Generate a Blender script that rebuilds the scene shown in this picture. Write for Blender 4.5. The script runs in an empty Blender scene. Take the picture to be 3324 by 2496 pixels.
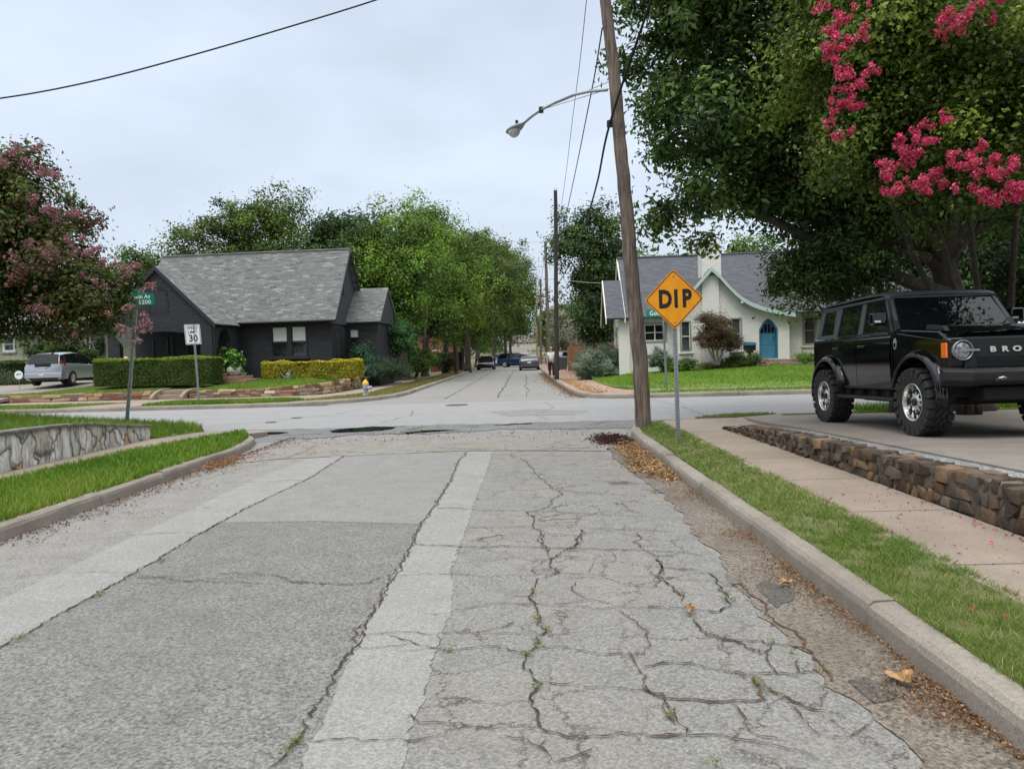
import bpy, math, random
import numpy as np
from math import sin, cos, pi, radians, sqrt, atan2
from mathutils import Vector, Matrix

random.seed(7)
RNG = np.random.default_rng(7)
sc = bpy.context.scene
COL = sc.collection

# ------------------------------------------------------------------ camera
F, CX, CY, CAMH = 1600.0, 1106.0, 830.5, 1.6       # measured on a 2212 px wide copy of the photograph
PSI, THETA, ROLL = 0.0175, 0.0417, 0.030
RC = Matrix.Rotation(PSI, 3, 'Z') @ Matrix.Rotation(pi / 2 - THETA, 3, 'X') @ Matrix.Rotation(-ROLL, 3, 'Z')
cam = bpy.data.cameras.new('camera')
camo = bpy.data.objects.new('camera', cam)
COL.objects.link(camo)
camo.matrix_world = Matrix.Translation((0, 0, CAMH)) @ RC.to_4x4()
cam.lens = 36.0 * F / 2212.0
cam.sensor_width = 36.0
cam.clip_start = 0.05
cam.clip_end = 3000
sc.camera = camo
sc.render.resolution_x, sc.render.resolution_y = 1024, 768

# ------------------------------------------------------------------ light
SUN_EL, SUN_AZ = radians(62), radians(200)          # azimuth from +Y, clockwise
world = bpy.data.worlds.new('World')
sc.world = world
world.use_nodes = True
nt = world.node_tree
nt.nodes.clear()
wo = nt.nodes.new('ShaderNodeOutputWorld')
sky = nt.nodes.new('ShaderNodeTexSky')
sky.sky_type = 'NISHITA'
sky.sun_disc = False
sky.sun_elevation = SUN_EL
sky.sun_rotation = SUN_AZ
b1 = nt.nodes.new('ShaderNodeBackground')
b1.inputs[1].default_value = 0.10
nt.links.new(sky.outputs[0], b1.inputs[0])
tc = nt.nodes.new('ShaderNodeTexCoord')
sx = nt.nodes.new('ShaderNodeSeparateXYZ')
nt.links.new(tc.outputs['Generated'], sx.inputs[0])
ramp = nt.nodes.new('ShaderNodeValToRGB')            # overcast: brighter towards the zenith
nt.links.new(sx.outputs[2], ramp.inputs[0])
cr = ramp.color_ramp
cr.elements[0].position = 0.0
cr.elements[0].color = (0.355, 0.395, 0.44, 1)
cr.elements[1].position = 1.0
cr.elements[1].color = (1.0, 1.0, 1.0, 1)
for p, c in ((0.18, (0.368, 0.415, 0.485, 1)), (0.45, (0.345, 0.393, 0.470, 1)), (0.60, (0.80, 0.83, 0.87, 1))):
    e = cr.elements.new(p)
    e.color = c
cr.elements[-1].color = (1.22, 1.22, 1.22, 1)
mp = nt.nodes.new('ShaderNodeMapping')
mp.inputs['Scale'].default_value = (1.0, 1.0, 2.6)
nt.links.new(tc.outputs['Generated'], mp.inputs[0])
nz = nt.nodes.new('ShaderNodeTexNoise')
nz.inputs['Scale'].default_value = 2.6
nz.inputs['Detail'].default_value = 5
nz.inputs['Roughness'].default_value = 0.5
nt.links.new(mp.outputs[0], nz.inputs['Vector'])
mr = nt.nodes.new('ShaderNodeMapRange')
mr.inputs[1].default_value = 0.3
mr.inputs[2].default_value = 0.7
mr.inputs[3].default_value = 1.50
mr.inputs[4].default_value = 1.94
nt.links.new(nz.outputs[0], mr.inputs[0])
b2 = nt.nodes.new('ShaderNodeBackground')
nt.links.new(ramp.outputs[0], b2.inputs[0])
nt.links.new(mr.outputs[0], b2.inputs[1])
mx = nt.nodes.new('ShaderNodeMixShader')
mx.inputs[0].default_value = 0.93
nt.links.new(b1.outputs[0], mx.inputs[1])
nt.links.new(b2.outputs[0], mx.inputs[2])
nt.links.new(mx.outputs[0], wo.inputs[0])

sl = bpy.data.lights.new('sun', 'SUN')
sl.energy = 1.5
sl.angle = radians(25)
sl.color = (1.0, 0.98, 0.94)
slo = bpy.data.objects.new('sun', sl)
COL.objects.link(slo)
dx, dy, dz = sin(SUN_AZ) * cos(SUN_EL), cos(SUN_AZ) * cos(SUN_EL), sin(SUN_EL)
slo.rotation_euler = Vector((dx, dy, dz)).to_track_quat('Z', 'Y').to_euler()

sc.view_settings.view_transform = 'Standard'
sc.view_settings.look = 'None'
sc.view_settings.exposure = 0.28
sc.view_settings.gamma = 1.0
sc.cycles.max_bounces = 6
sc.cycles.transparent_max_bounces = 6
sc.cycles.use_denoising = True

# ------------------------------------------------------------------ geometry of the street
def ray(px, py):
    return RC @ Vector(((px - CX) / F, -(py - CY) / F, -1.0))

def G(px, py, z=0.0):
    r = ray(px, py)
    t = (z - CAMH) / r.z
    return Vector((r.x * t, r.y * t, z))

def at(px, py, Y):
    r = ray(px, py)
    t = Y / r.y
    return Vector((r.x * t, Y, CAMH + r.z * t))

def H(y):                                            # the road climbs gently past the second block
    t = max(0.0, y - 95.0)
    if t < 130:
        return 0.0088 * t * min(1, t / 60)
    return 0.0088 * 130 + (t - 130) * 0.010

def Hn(y):
    return np.array([H(v) for v in np.atleast_1d(y)])

SL = 0.06
def FY(x, off=0.0):                                  # far kerb line of the cross street
    return 24.6 - SL * x + off

ALPHA = math.atan(SL)
KR, KL = 1.87, -4.88                                 # kerb lines of the near road

# ------------------------------------------------------------------ mesh helpers
class MB:
    def __init__(s):
        s.v, s.f, s.m = [], [], []
    def add(s, V, Fs, mi=0, M=None):
        o = len(s.v)
        if M is not None:
            V = [M @ Vector(p) for p in V]
        s.v += [tuple(p) for p in V]
        for f in Fs:
            s.f.append(tuple(i + o for i in f))
            s.m.append(mi)
        return s
    def box(s, x0, x1, y0, y1, z0, z1, mi=0, M=None):
        V = [(x0, y0, z0), (x1, y0, z0), (x1, y1, z0), (x0, y1, z0), (x0, y0, z1), (x1, y0, z1), (x1, y1, z1), (x0, y1, z1)]
        return s.add(V, [(0, 3, 2, 1), (4, 5, 6, 7), (0, 1, 5, 4), (1, 2, 6, 5), (2, 3, 7, 6), (3, 0, 4, 7)], mi, M)
    def hexa(s, V, mi=0, M=None):                    # eight corners: bottom ring then top ring
        return s.add(V, [(0, 3, 2, 1), (4, 5, 6, 7), (0, 1, 5, 4), (1, 2, 6, 5), (2, 3, 7, 6), (3, 0, 4, 7)], mi, M)
    def tube(s, pts, rad, n=8, mi=0, M=None, caps=True):
        pts = [Vector(p) for p in pts]
        if not hasattr(rad, '__len__'):
            rad = [rad] * len(pts)
        V, Fs = [], []
        ref = Vector((0, 0, 1))
        d0 = (pts[1] - pts[0]).normalized()
        if abs(d0.z) > .9:
            ref = Vector((0, 1, 0))
        for i, p in enumerate(pts):
            d = (pts[min(i + 1, len(pts) - 1)] - pts[max(i - 1, 0)]).normalized()
            a = d.cross(ref)
            if a.length < 1e-3:
                a = d.cross(Vector((1, 0, 0)))
            a.normalize()
            b = d.cross(a).normalized()
            for k in range(n):
                t = 2 * pi * k / n
                V.append(p + (a * cos(t) + b * sin(t)) * rad[i])
        for i in range(len(pts) - 1):
            for k in range(n):
                k2 = (k + 1) % n
                Fs.append((i * n + k, i * n + k2, (i + 1) * n + k2, (i + 1) * n + k))
        if caps:
            Fs.append(tuple(range(n))[::-1])
            Fs.append(tuple((len(pts) - 1) * n + k for k in range(n)))
        return s.add(V, Fs, mi, M)
    def lathe(s, prof, n=24, mi=0, M=None, axis='Z', caps=True):
        V, Fs = [], []
        for r, z in prof:
            for k in range(n):
                t = 2 * pi * k / n
                if axis == 'Z':
                    V.append((r * cos(t), r * sin(t), z))
                elif axis == 'Y':
                    V.append((r * cos(t), z, r * sin(t)))
                else:
                    V.append((z, r * cos(t), r * sin(t)))
        for i in range(len(prof) - 1):
            for k in range(n):
                k2 = (k + 1) % n
                Fs.append((i * n + k, i * n + k2, (i + 1) * n + k2, (i + 1) * n + k))
        if caps:
            Fs.append(tuple(range(n))[::-1])
            Fs.append(tuple((len(prof) - 1) * n + k for k in range(n)))
        return s.add(V, Fs, mi, M)
    def prism(s, poly, a, b, axis='Y', mi=0, M=None):
        n = len(poly)
        def P(p, t):
            if axis == 'Y':
                return (p[0], t, p[1])
            if axis == 'X':
                return (t, p[0], p[1])
            return (p[0], p[1], t)
        V = [P(p, a) for p in poly] + [P(p, b) for p in poly]
        Fs = [tuple(range(n)), tuple(range(2 * n - 1, n - 1, -1))]
        for i in range(n):
            j = (i + 1) % n
            Fs.append((j, i, i + n, j + n))
        return s.add(V, Fs, mi, M)
    def build(s, name, mats, parent=None, smooth=False, bevel=0.0, seg=2, fixn=True):
        me = bpy.data.meshes.new(name)
        me.from_pydata(s.v, [], s.f)
        if not isinstance(mats, (list, tuple)):
            mats = [mats]
        for m in mats:
            me.materials.append(m)
        me.polygons.foreach_set('material_index', s.m)
        if fixn:
            import bmesh
            bm = bmesh.new()
            bm.from_mesh(me)
            bmesh.ops.recalc_face_normals(bm, faces=bm.faces)
            bm.to_mesh(me)
            bm.free()
        # metre-scaled UVs: u runs level, v runs up the slope of each face
        uv = me.uv_layers.new(name='UVMap')
        nl = len(me.loops)
        vi = np.empty(nl, np.int32)
        me.loops.foreach_get('vertex_index', vi)
        co = np.empty(len(me.vertices) * 3, np.float32)
        me.vertices.foreach_get('co', co)
        co = co.reshape(-1, 3)
        nn = np.empty(len(me.polygons) * 3, np.float32)
        me.polygons.foreach_get('normal', nn)
        nn = nn.reshape(-1, 3)
        lt = np.empty(len(me.polygons), np.int32)
        me.polygons.foreach_get('loop_total', lt)
        nl_ = np.repeat(nn, lt, axis=0)
        t = np.stack([-nl_[:, 1], nl_[:, 0], np.zeros(nl)], 1)
        ln = np.linalg.norm(t, axis=1)
        flat = ln < 0.05
        t[flat] = (1, 0, 0)
        ln[flat] = 1
        t /= ln[:, None]
        b = np.cross(nl_, t)
        b[flat] = (0, 1, 0)
        p = co[vi]
        uvs = np.stack([(p * t).sum(1), (p * b).sum(1)], 1).astype(np.float32)
        uv.data.foreach_set('uv', uvs.ravel())
        if smooth:
            me.polygons.foreach_set('use_smooth', [True] * len(me.polygons))
        me.update()
        o = bpy.data.objects.new(name, me)
        COL.objects.link(o)
        if parent is not None:
            o.parent = parent
        if bevel:
            md = o.modifiers.new('bevel', 'BEVEL')
            md.width = bevel
            md.segments = seg
            md.limit_method = 'ANGLE'
            md.angle_limit = radians(35)
            md.harden_normals = False
        return o

def tag(o, label=None, cat=None, group=None, kind=None):
    if label:
        o['label'] = label
    if cat:
        o['category'] = cat
    if group:
        o['group'] = group
    if kind:
        o['kind'] = kind
    return o

def thing(name, label, cat, loc=(0, 0, 0), rz=0.0, group=None):
    o = bpy.data.objects.new(name, None)
    COL.objects.link(o)
    o.empty_display_size = 0.3
    o.location = loc
    o.rotation_euler = (0, 0, rz)
    return tag(o, label, cat, group)

def dup(root, loc, rz=None, label=None, scale=None):
    def cp(o, par):
        c = o.copy()
        COL.objects.link(c)
        if par is not None:
            c.parent = par
        for ch in [x for x in KIDS.get(o.name, [])]:
            cp(ch, c)
        return c
    KIDS = {}
    for x in bpy.data.objects:
        if x.parent:
            KIDS.setdefault(x.parent.name, []).append(x)
    r = cp(root, None)
    r.location = loc
    if rz is not None:
        r.rotation_euler = (0, 0, rz)
    if scale is not None:
        r.scale = (scale,) * 3 if not hasattr(scale, '__len__') else scale
    if label:
        r['label'] = label
    return r

# ------------------------------------------------------------------ materials
MATS = {}
def mat(name, col, rough=0.6, metal=0.0, spec=0.4, coat=0.0, noise=None, bump=0.0, bscale=None, coords='Object', emit=None):
    """noise = (colour2, scale, detail) mixes a second colour with noise"""
    if name in MATS:
        return MATS[name]
    m = bpy.data.materials.new(name)
    m.use_nodes = True
    t = m.node_tree
    p = t.nodes['Principled BSDF']
    p.inputs['Base Color'].default_value = (*col, 1)
    p.inputs['Roughness'].default_value = rough
    p.inputs['Metallic'].default_value = metal
    p.inputs['Specular IOR Level'].default_value = spec
    p.inputs['Coat Weight'].default_value = coat
    p.inputs['Coat Roughness'].default_value = 0.03
    if noise or bump:
        c = t.nodes.new('ShaderNodeTexCoord')
    if noise:
        c2, s, d = noise[:3]
        n = t.nodes.new('ShaderNodeTexNoise')
        n.inputs['Scale'].default_value = s
        n.inputs['Detail'].default_value = d
        n.inputs['Roughness'].default_value = 0.65
        t.links.new(c.outputs[coords], n.inputs['Vector'])
        r = t.nodes.new('ShaderNodeMapRange')
        r.inputs[1].default_value = 0.35
        r.inputs[2].default_value = 0.65
        t.links.new(n.outputs[0], r.inputs[0])
        mi = t.nodes.new('ShaderNodeMix')
        mi.data_type = 'RGBA'
        mi.inputs[6].default_value = (*col, 1)
        mi.inputs[7].default_value = (*c2, 1)
        t.links.new(r.outputs[0], mi.inputs[0])
        t.links.new(mi.outputs[2], p.inputs['Base Color'])
    if bump:
        n2 = t.nodes.new('ShaderNodeTexNoise')
        n2.inputs['Scale'].default_value = bscale or 40
        n2.inputs['Detail'].default_value = 4
        t.links.new(c.outputs[coords], n2.inputs['Vector'])
        b = t.nodes.new('ShaderNodeBump')
        b.inputs['Strength'].default_value = bump
        b.inputs['Distance'].default_value = 0.02
        t.links.new(n2.outputs[0], b.inputs['Height'])
        t.links.new(b.outputs[0], p.inputs['Normal'])
    MATS[name] = m
    return m

def nd(t, typ, **kw):
    n = t.nodes.new(typ)
    for k, v in kw.items():
        if k in n.inputs:
            n.inputs[k].default_value = v
        else:
            setattr(n, k, v)
    return n

def mixc(t, fac, a, b, blend='MIX'):
    n = t.nodes.new('ShaderNodeMix')
    n.data_type = 'RGBA'
    n.blend_type = blend
    for i, x in ((0, fac), (6, a), (7, b)):
        if isinstance(x, (tuple, list)):
            n.inputs[i].default_value = (*x[:3], 1)
        elif isinstance(x, (int, float)):
            n.inputs[i].default_value = x
        else:
            t.links.new(x, n.inputs[i])
    return n.outputs[2]

def mrange(t, x, a, b, c=0.0, d=1.0):
    n = t.nodes.new('ShaderNodeMapRange')
    for i, v in ((1, a), (2, b), (3, c), (4, d)):
        n.inputs[i].default_value = v
    t.links.new(x, n.inputs[0])
    return n.outputs[0]

def newmat(name):
    m = bpy.data.materials.new(name)
    m.use_nodes = True
    t = m.node_tree
    p = t.nodes['Principled BSDF']
    tcn = t.nodes.new('ShaderNodeTexCoord')
    MATS[name] = m
    return m, t, p, tcn

def noise(t, vec, scale, detail=3, rough=0.6):
    n = nd(t, 'ShaderNodeTexNoise')
    n.inputs['Scale'].default_value = scale
    n.inputs['Detail'].default_value = detail
    n.inputs['Roughness'].default_value = rough
    t.links.new(vec, n.inputs['Vector'])
    return n.outputs[0]

def asphalt(name, dark, light, tint, grain=1.0, tint_amt=0.25, rough=0.85, contrast=1.0, wet=None, bump=0.5):
    dark, light, tint = [tuple(q * .86 for q in k_) for k_ in (dark, light, tint)]
    """exposed-aggregate paving: pale and dark stones in a binder, stained in large soft patches"""
    m, t, p, c = newmat(name)
    v = c.outputs['Object']
    n1 = noise(t, v, 55 / grain, 4, 0.75)
    vo = nd(t, 'ShaderNodeTexVoronoi', feature='F1')
    vo.inputs['Scale'].default_value = 95 / grain
    t.links.new(v, vo.inputs['Vector'])
    sepc = nd(t, 'ShaderNodeSeparateColor')
    t.links.new(vo.outputs['Color'], sepc.inputs[0])
    g = nd(t, 'ShaderNodeMath', operation='ADD')
    t.links.new(mrange(t, n1, 0.5 - 0.22 / contrast, 0.5 + 0.22 / contrast, 0, .55), g.inputs[0])
    t.links.new(mrange(t, sepc.outputs[0], 0, 1, 0, .45 * contrast), g.inputs[1])
    col = mixc(t, g.outputs[0], dark, light)
    n2 = noise(t, v, 0.55, 5, 0.65)
    col = mixc(t, mrange(t, n2, .42, .66, 0, tint_amt), col, tint)
    n3 = noise(t, v, 3.2, 5, 0.7)
    col = mixc(t, mrange(t, n3, .38, .66, 0, .20), col, tuple(x * .62 for x in dark))
    t.links.new(col, p.inputs['Base Color'])
    p.inputs['Specular IOR Level'].default_value = 0.25
    if wet:
        w = noise(t, v, wet, 3, .6)
        t.links.new(mrange(t, w, .45, .58, .85, .25), p.inputs['Roughness'])
    else:
        p.inputs['Roughness'].default_value = rough
    bp = nd(t, 'ShaderNodeBump')
    bp.inputs['Strength'].default_value = bump
    bp.inputs['Distance'].default_value = 0.006
    t.links.new(g.outputs[0], bp.inputs['Height'])
    t.links.new(bp.outputs[0], p.inputs['Normal'])
    return m

def brick(name, c1, c2, mortar, bw=0.21, bh=0.068, ms=0.008, rough=0.8, bump=0.5, tint=None, offset=0.5, bias=0.0):
    m, t, p, c = newmat(name)
    b = nd(t, 'ShaderNodeTexBrick')
    b.offset = offset
    b.inputs['Color1'].default_value = (*c1, 1)
    b.inputs['Color2'].default_value = (*c2, 1)
    b.inputs['Mortar'].default_value = (*mortar, 1)
    b.inputs['Scale'].default_value = 1.0
    b.inputs['Mortar Size'].default_value = ms
    b.inputs['Mortar Smooth'].default_value = 0.3
    b.inputs['Bias'].default_value = bias
    b.inputs['Brick Width'].default_value = bw
    b.inputs['Row Height'].default_value = bh
    # a slight wander so that courses are not ruled lines
    nv = noise(t, c.outputs['UV'], 3.0, 2)
    md = nd(t, 'ShaderNodeVectorMath', operation='MULTIPLY_ADD')
    t.links.new(nv, md.inputs[0])
    md.inputs[1].default_value = (0.02, 0.012, 0)
    t.links.new(c.outputs['UV'], md.inputs[2])
    t.links.new(md.outputs[0], b.inputs['Vector'])
    n = noise(t, c.outputs['UV'], 1.4, 5, .7)
    col = mixc(t, mrange(t, n, .35, .7, 0, .38), b.outputs['Color'], tint or tuple(x * .7 for x in c1))
    t.links.new(col, p.inputs['Base Color'])
    p.inputs['Roughness'].default_value = rough
    p.inputs['Specular IOR Level'].default_value = 0.3
    nf = noise(t, c.outputs['UV'], 45, 3)
    ad = nd(t, 'ShaderNodeMath', operation='MULTIPLY_ADD')
    t.links.new(nf, ad.inputs[0])
    ad.inputs[1].default_value = 0.3
    inv = nd(t, 'ShaderNodeMath', operation='SUBTRACT')
    inv.inputs[0].default_value = 1.0
    t.links.new(b.outputs['Fac'], inv.inputs[1])
    t.links.new(inv.outputs[0], ad.inputs[2])
    bp = nd(t, 'ShaderNodeBump')
    bp.inputs['Strength'].default_value = bump
    bp.inputs['Distance'].default_value = 0.02
    t.links.new(ad.outputs[0], bp.inputs['Height'])
    t.links.new(bp.outputs[0], p.inputs['Normal'])
    return m

def colmat(name, rough=0.6, trans=0.0, spec=0.3, nscale=None, namt=0.35, bump=0.0, bscale=30):
    """colour comes from the mesh's own colour attribute (leaf, stone or plank colours)"""
    m, t, p, c = newmat(name)
    a = nd(t, 'ShaderNodeAttribute')
    a.attribute_name = 'Col'
    col = a.outputs['Color']
    if nscale:
        n = noise(t, c.outputs['Object'], nscale, 5, .7)
        dk = mixc(t, 1.0, col, (0.45, 0.43, 0.40), 'MULTIPLY')
        col = mixc(t, mrange(t, n, .35, .68, 0, namt * 2), col, dk)
    t.links.new(col, p.inputs['Base Color'])
    p.inputs['Roughness'].default_value = rough
    p.inputs['Specular IOR Level'].default_value = spec
    if bump:
        nb = noise(t, c.outputs['Object'], bscale, 5, .7)
        bp = nd(t, 'ShaderNodeBump')
        bp.inputs['Strength'].default_value = bump
        bp.inputs['Distance'].default_value = 0.02
        t.links.new(nb, bp.inputs['Height'])
        t.links.new(bp.outputs[0], p.inputs['Normal'])
    if trans:
        tr = nd(t, 'ShaderNodeBsdfTranslucent')
        t.links.new(col, tr.inputs['Color'])
        ms = nd(t, 'ShaderNodeMixShader')
        ms.inputs[0].default_value = trans
        t.links.new(p.outputs[0], ms.inputs[1])
        t.links.new(tr.outputs[0], ms.inputs[2])
        t.links.new(ms.outputs[0], t.nodes['Material Output'].inputs[0])
    return m

def rgb(h):                                          # sRGB 0-255 to linear
    return tuple(((x / 255) / 12.92 if x / 255 <= .04045 else ((x / 255 + .055) / 1.055) ** 2.4) for x in h)

LEAF = colmat('leaf', 0.5, 0.36, 0.35)
PETAL = colmat('petal', 0.6, 0.35, 0.2)
STONE = colmat('stone', 0.9, 0, 0.2, nscale=9, namt=.30, bump=.8, bscale=22)
BARK = mat('bark', (.085, .07, .055), .9, noise=((.045, .036, .03), 9, 6), bump=.9, bscale=18)
BARKG = mat('bark_grey', (.15, .13, .105), .9, noise=((.075, .065, .052), 8, 6), bump=.7, bscale=14)

def quickmesh(name, V, quads, cols, material, parent=None, smooth=False):
    """numpy mesh: V (n,3), quads (m,k), cols per vertex (n,3)"""
    me = bpy.data.meshes.new(name)
    V = np.asarray(V, np.float32)
    quads = np.asarray(quads, np.int32)
    me.vertices.add(len(V))
    me.vertices.foreach_set('co', V.ravel())
    k = quads.shape[1]
    me.loops.add(quads.size)
    me.loops.foreach_set('vertex_index', quads.ravel())
    me.polygons.add(len(quads))
    me.polygons.foreach_set('loop_start', np.arange(len(quads), dtype=np.int32) * k)
    if cols is not None:
        ca = me.color_attributes.new(name='Col', type='FLOAT_COLOR', domain='POINT')
        c4 = np.ones((len(V), 4), np.float32)
        c4[:, :3] = cols
        ca.data.foreach_set('color', c4.ravel())
    me.materials.append(material)
    me.update(calc_edges=True)
    if smooth:
        me.polygons.foreach_set('use_smooth', [True] * len(me.polygons))
    o = bpy.data.objects.new(name, me)
    COL.objects.link(o)
    if parent is not None:
        o.parent = parent
    return o

def unit(a):
    return a / np.maximum(np.linalg.norm(a, axis=1, keepdims=True), 1e-6)

def leafgeo(P, N, L, W, rng, droop=0.0):
    """six-cornered leaves lying roughly across the normals N"""
    n = len(P)
    r = unit(rng.normal(size=(n, 3)))
    t = unit(np.cross(N, r))
    if droop:
        t = unit(t + np.array([0, 0, -droop]))
    b = unit(np.cross(N, t))
    L = L[:, None]
    W = W[:, None]
    fold = N * (W * 0.35)
    V = np.stack([P - t * L * .5, P + b * W * .5 + fold - t * L * .08, P + t * L * .5, P - b * W * .5 + fold - t * L * .08], 1).reshape(-1, 3)
    Q = np.arange(n * 4, dtype=np.int32).reshape(-1, 4)
    return V, Q

def blobpts(blobs, n, rng, shell=0.35, zmin=None):
    """points inside a union of ellipsoids, leaning towards the outside"""
    B = np.array(blobs, float)
    vol = B[:, 3] * B[:, 4] * B[:, 5]
    idx = rng.choice(len(B), n, p=vol / vol.sum())
    d = unit(rng.normal(size=(n, 3)))
    rr = rng.random(n) ** shell
    out = B[idx, :3] + d * rr[:, None] * B[idx, 3:6]
    if zmin is not None:
        k = out[:, 2] > zmin
        out, d = out[k], d[k]
    return out, d

def crown(name, blobs, parent, pal, seed, nclump=400, cr=0.45, nleaf=30000, ls=0.12, lw=0.6, shell=.4, zmin=None, flat=0.75, mat_=None, droop=0.0, stray=0.12, clumpvar=.32, cut=None):
    rng = np.random.default_rng(seed)
    C, D = blobpts(blobs, nclump, rng, shell, zmin)
    # noisy outline: push clumps in and out
    C = C + D * rng.normal(0, cr * .8, size=(len(C), 1))
    if cut is not None:
        k = cut(C)
        C, D = C[k], D[k]
    nc = len(C)
    ci = rng.integers(0, nc, nleaf)
    rad = cr * rng.uniform(.55, 1.35, nc)[ci]
    off = np.clip(rng.normal(size=(nleaf, 3)), -1.8, 1.8) * rad[:, None] * np.array([.62, .62, .62 * flat])
    st = rng.random(nleaf) < stray
    off[st] *= 1.55
    P = C[ci] + off
    N = unit(D[ci] * .5 + unit(off) * .6 + np.array([0, 0, .55]) + rng.normal(size=(nleaf, 3)) * .55)
    L = ls * rng.uniform(.6, 1.35, nleaf)
    V, Q = leafgeo(P, N, L, L * lw, rng, droop)
    pal = np.array(pal)
    ck = rng.integers(0, len(pal), nc)
    mixr = rng.random(nleaf) < .3
    k = np.where(mixr, rng.integers(0, len(pal), nleaf), ck[ci])
    c = pal[k] * (rng.uniform(1 - clumpvar, 1 + clumpvar, nc)[ci] * rng.uniform(.75, 1.25, nleaf))[:, None]
    o = quickmesh(name, V, Q, np.repeat(c, 4, axis=0), mat_ or LEAF, parent)
    return o, C

def limbs(mb, base, r0, C, n, rng, up=0.35, mid=None):
    """branches from a fork point out to some of the leaf clumps"""
    base = Vector(base)
    idx = rng.choice(len(C), min(n, len(C)), replace=False)
    for i in idx:
        e = Vector(C[i])
        L = (e - base).length
        c = base.lerp(e, .45) + Vector((rng.normal(0, .06), rng.normal(0, .06), up * .35)) * L
        pts, rr = [], []
        for k in range(8):
            s = k / 7
            p = base * (1 - s) ** 2 + c * 2 * s * (1 - s) + e * s * s
            p += Vector(rng.normal(0, .012, 3)) * L * (s * (1 - s) * 4)
            pts.append(p)
            rr.append(max(.008, r0 * rng.uniform(.32, .5) * (1 - s) ** 1.2 + .008))
        mb.tube(pts, rr, 6)

def text_obj(name, s, size, material, parent, M, extrude=0.002, bold=0.0, sx=1.0, spacing=1.0, align='CENTER'):
    cu = bpy.data.curves.new(name, 'FONT')
    cu.body = s
    cu.size = size
    cu.extrude = extrude
    cu.offset = bold
    cu.align_x = align
    cu.align_y = 'CENTER'
    cu.space_character = spacing
    cu.resolution_u = 3
    tmp = bpy.data.objects.new('tmp', cu)
    COL.objects.link(tmp)
    dg = bpy.context.evaluated_depsgraph_get()
    me = bpy.data.meshes.new_from_object(tmp.evaluated_get(dg))
    bpy.data.objects.remove(tmp)
    bpy.data.curves.remove(cu)
    me.transform(Matrix.Diagonal((sx, 1, 1, 1)))
    # centre on the cap height
    me.transform(M)
    me.materials.clear()
    me.materials.append(material)
    me.name = name
    o = bpy.data.objects.new(name, me)
    COL.objects.link(o)
    if parent is not None:
        o.parent = parent
    return o

def inpoly(P, poly):
    x, y = P[:, 0], P[:, 1]
    c = np.zeros(len(P), bool)
    n = len(poly)
    for i in range(n):
        x0, y0 = poly[i][:2]
        x1, y1 = poly[(i + 1) % n][:2]
        if y0 == y1:
            continue
        k = ((y0 > y) != (y1 > y)) & (x < (x1 - x0) * (y - y0) / (y1 - y0) + x0)
        c ^= k
    return c

def grass(name, poly, zf, n, h, w, pal, seed, lean=.45, near=None, patchy=0.0):
    """blades of grass over a polygon; near = camera-distance falloff so that blades thin out far away"""
    rng = np.random.default_rng(seed)
    poly = [tuple(p)[:2] for p in poly]
    xs = [p[0] for p in poly]
    ys = [p[1] for p in poly]
    out = []
    tot = 0
    while tot < n:
        m = n * 2
        if near:
            y0, y1 = max(min(ys), .8), max(ys)
            u = rng.random(m)
            yy = (y0 ** (-near) + u * (y1 ** (-near) - y0 ** (-near))) ** (-1 / near)
        else:
            yy = rng.uniform(min(ys), max(ys), m)
        P = np.stack([rng.uniform(min(xs), max(xs), m), yy], 1)
        P = P[inpoly(P, poly)]
        if patchy:
            X_, Y_ = P[:, 0], P[:, 1]
            v = sum(np.sin(X_ * a_ + Y_ * b_ + c_) for a_, b_, c_ in ((3.1, 1.3, 0), (-4.7, 2.9, 1), (7.9, 5.3, 2), (-9.1, 8.7, 3), (15, -11, 4), (-13, -17, 5))) / 3
            P = P[rng.random(len(P)) > patchy * np.clip(v * 1.4 + .1, 0, 1)]
        out.append(P)
        tot += len(P)
    P = np.concatenate(out)[:n]
    z = zf(P[:, 0], P[:, 1])
    B = np.stack([P[:, 0], P[:, 1], z], 1)
    a = rng.uniform(0, 2 * pi, n)
    d = np.stack([np.cos(a), np.sin(a), np.zeros(n)], 1)
    a2 = rng.uniform(0, 2 * pi, n)
    ln = np.stack([np.cos(a2), np.sin(a2), np.zeros(n)], 1)
    hh = h * rng.uniform(.45, 1.3, n)
    sc_ = 1.0
    if near:
        sc_ = np.clip(P[:, 1] / 4.0, 1, 4)
    ww = w * rng.uniform(.7, 1.3, n) * sc_
    tip = B + np.array([0, 0, 1.0]) * hh[:, None] + ln * (hh * lean * rng.uniform(.2, 1.6, n))[:, None]
    V = np.stack([B - d * ww[:, None] / 2, B + d * ww[:, None] / 2, tip], 1).reshape(-1, 3)
    pal = np.array(pal)
    f = np.sin(P[:, 0] * 2.3 + 1.1 * np.sin(P[:, 1] * .9)) * .5 + np.sin(P[:, 1] * 1.6 + P[:, 0]) * .5
    k = np.clip(((f * .35 + rng.random(n)) * len(pal) * .8).astype(int), 0, len(pal) - 1)
    c = pal[k] * rng.uniform(.75, 1.25, n)[:, None]
    o = quickmesh(name, V, np.arange(3 * n).reshape(-1, 3), np.repeat(c, 3, axis=0), LEAF)
    return o

def sheet(name, poly, z, material, kind='structure', step=None):
    mb = MB()
    mb.add([(p[0], p[1], z + H(p[1])) for p in poly], [tuple(range(len(poly)))])
    o = mb.build(name, material)
    if o.data.polygons[0].normal.z < 0:
        o.data.flip_normals()
    return tag(o, kind=kind)

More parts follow.
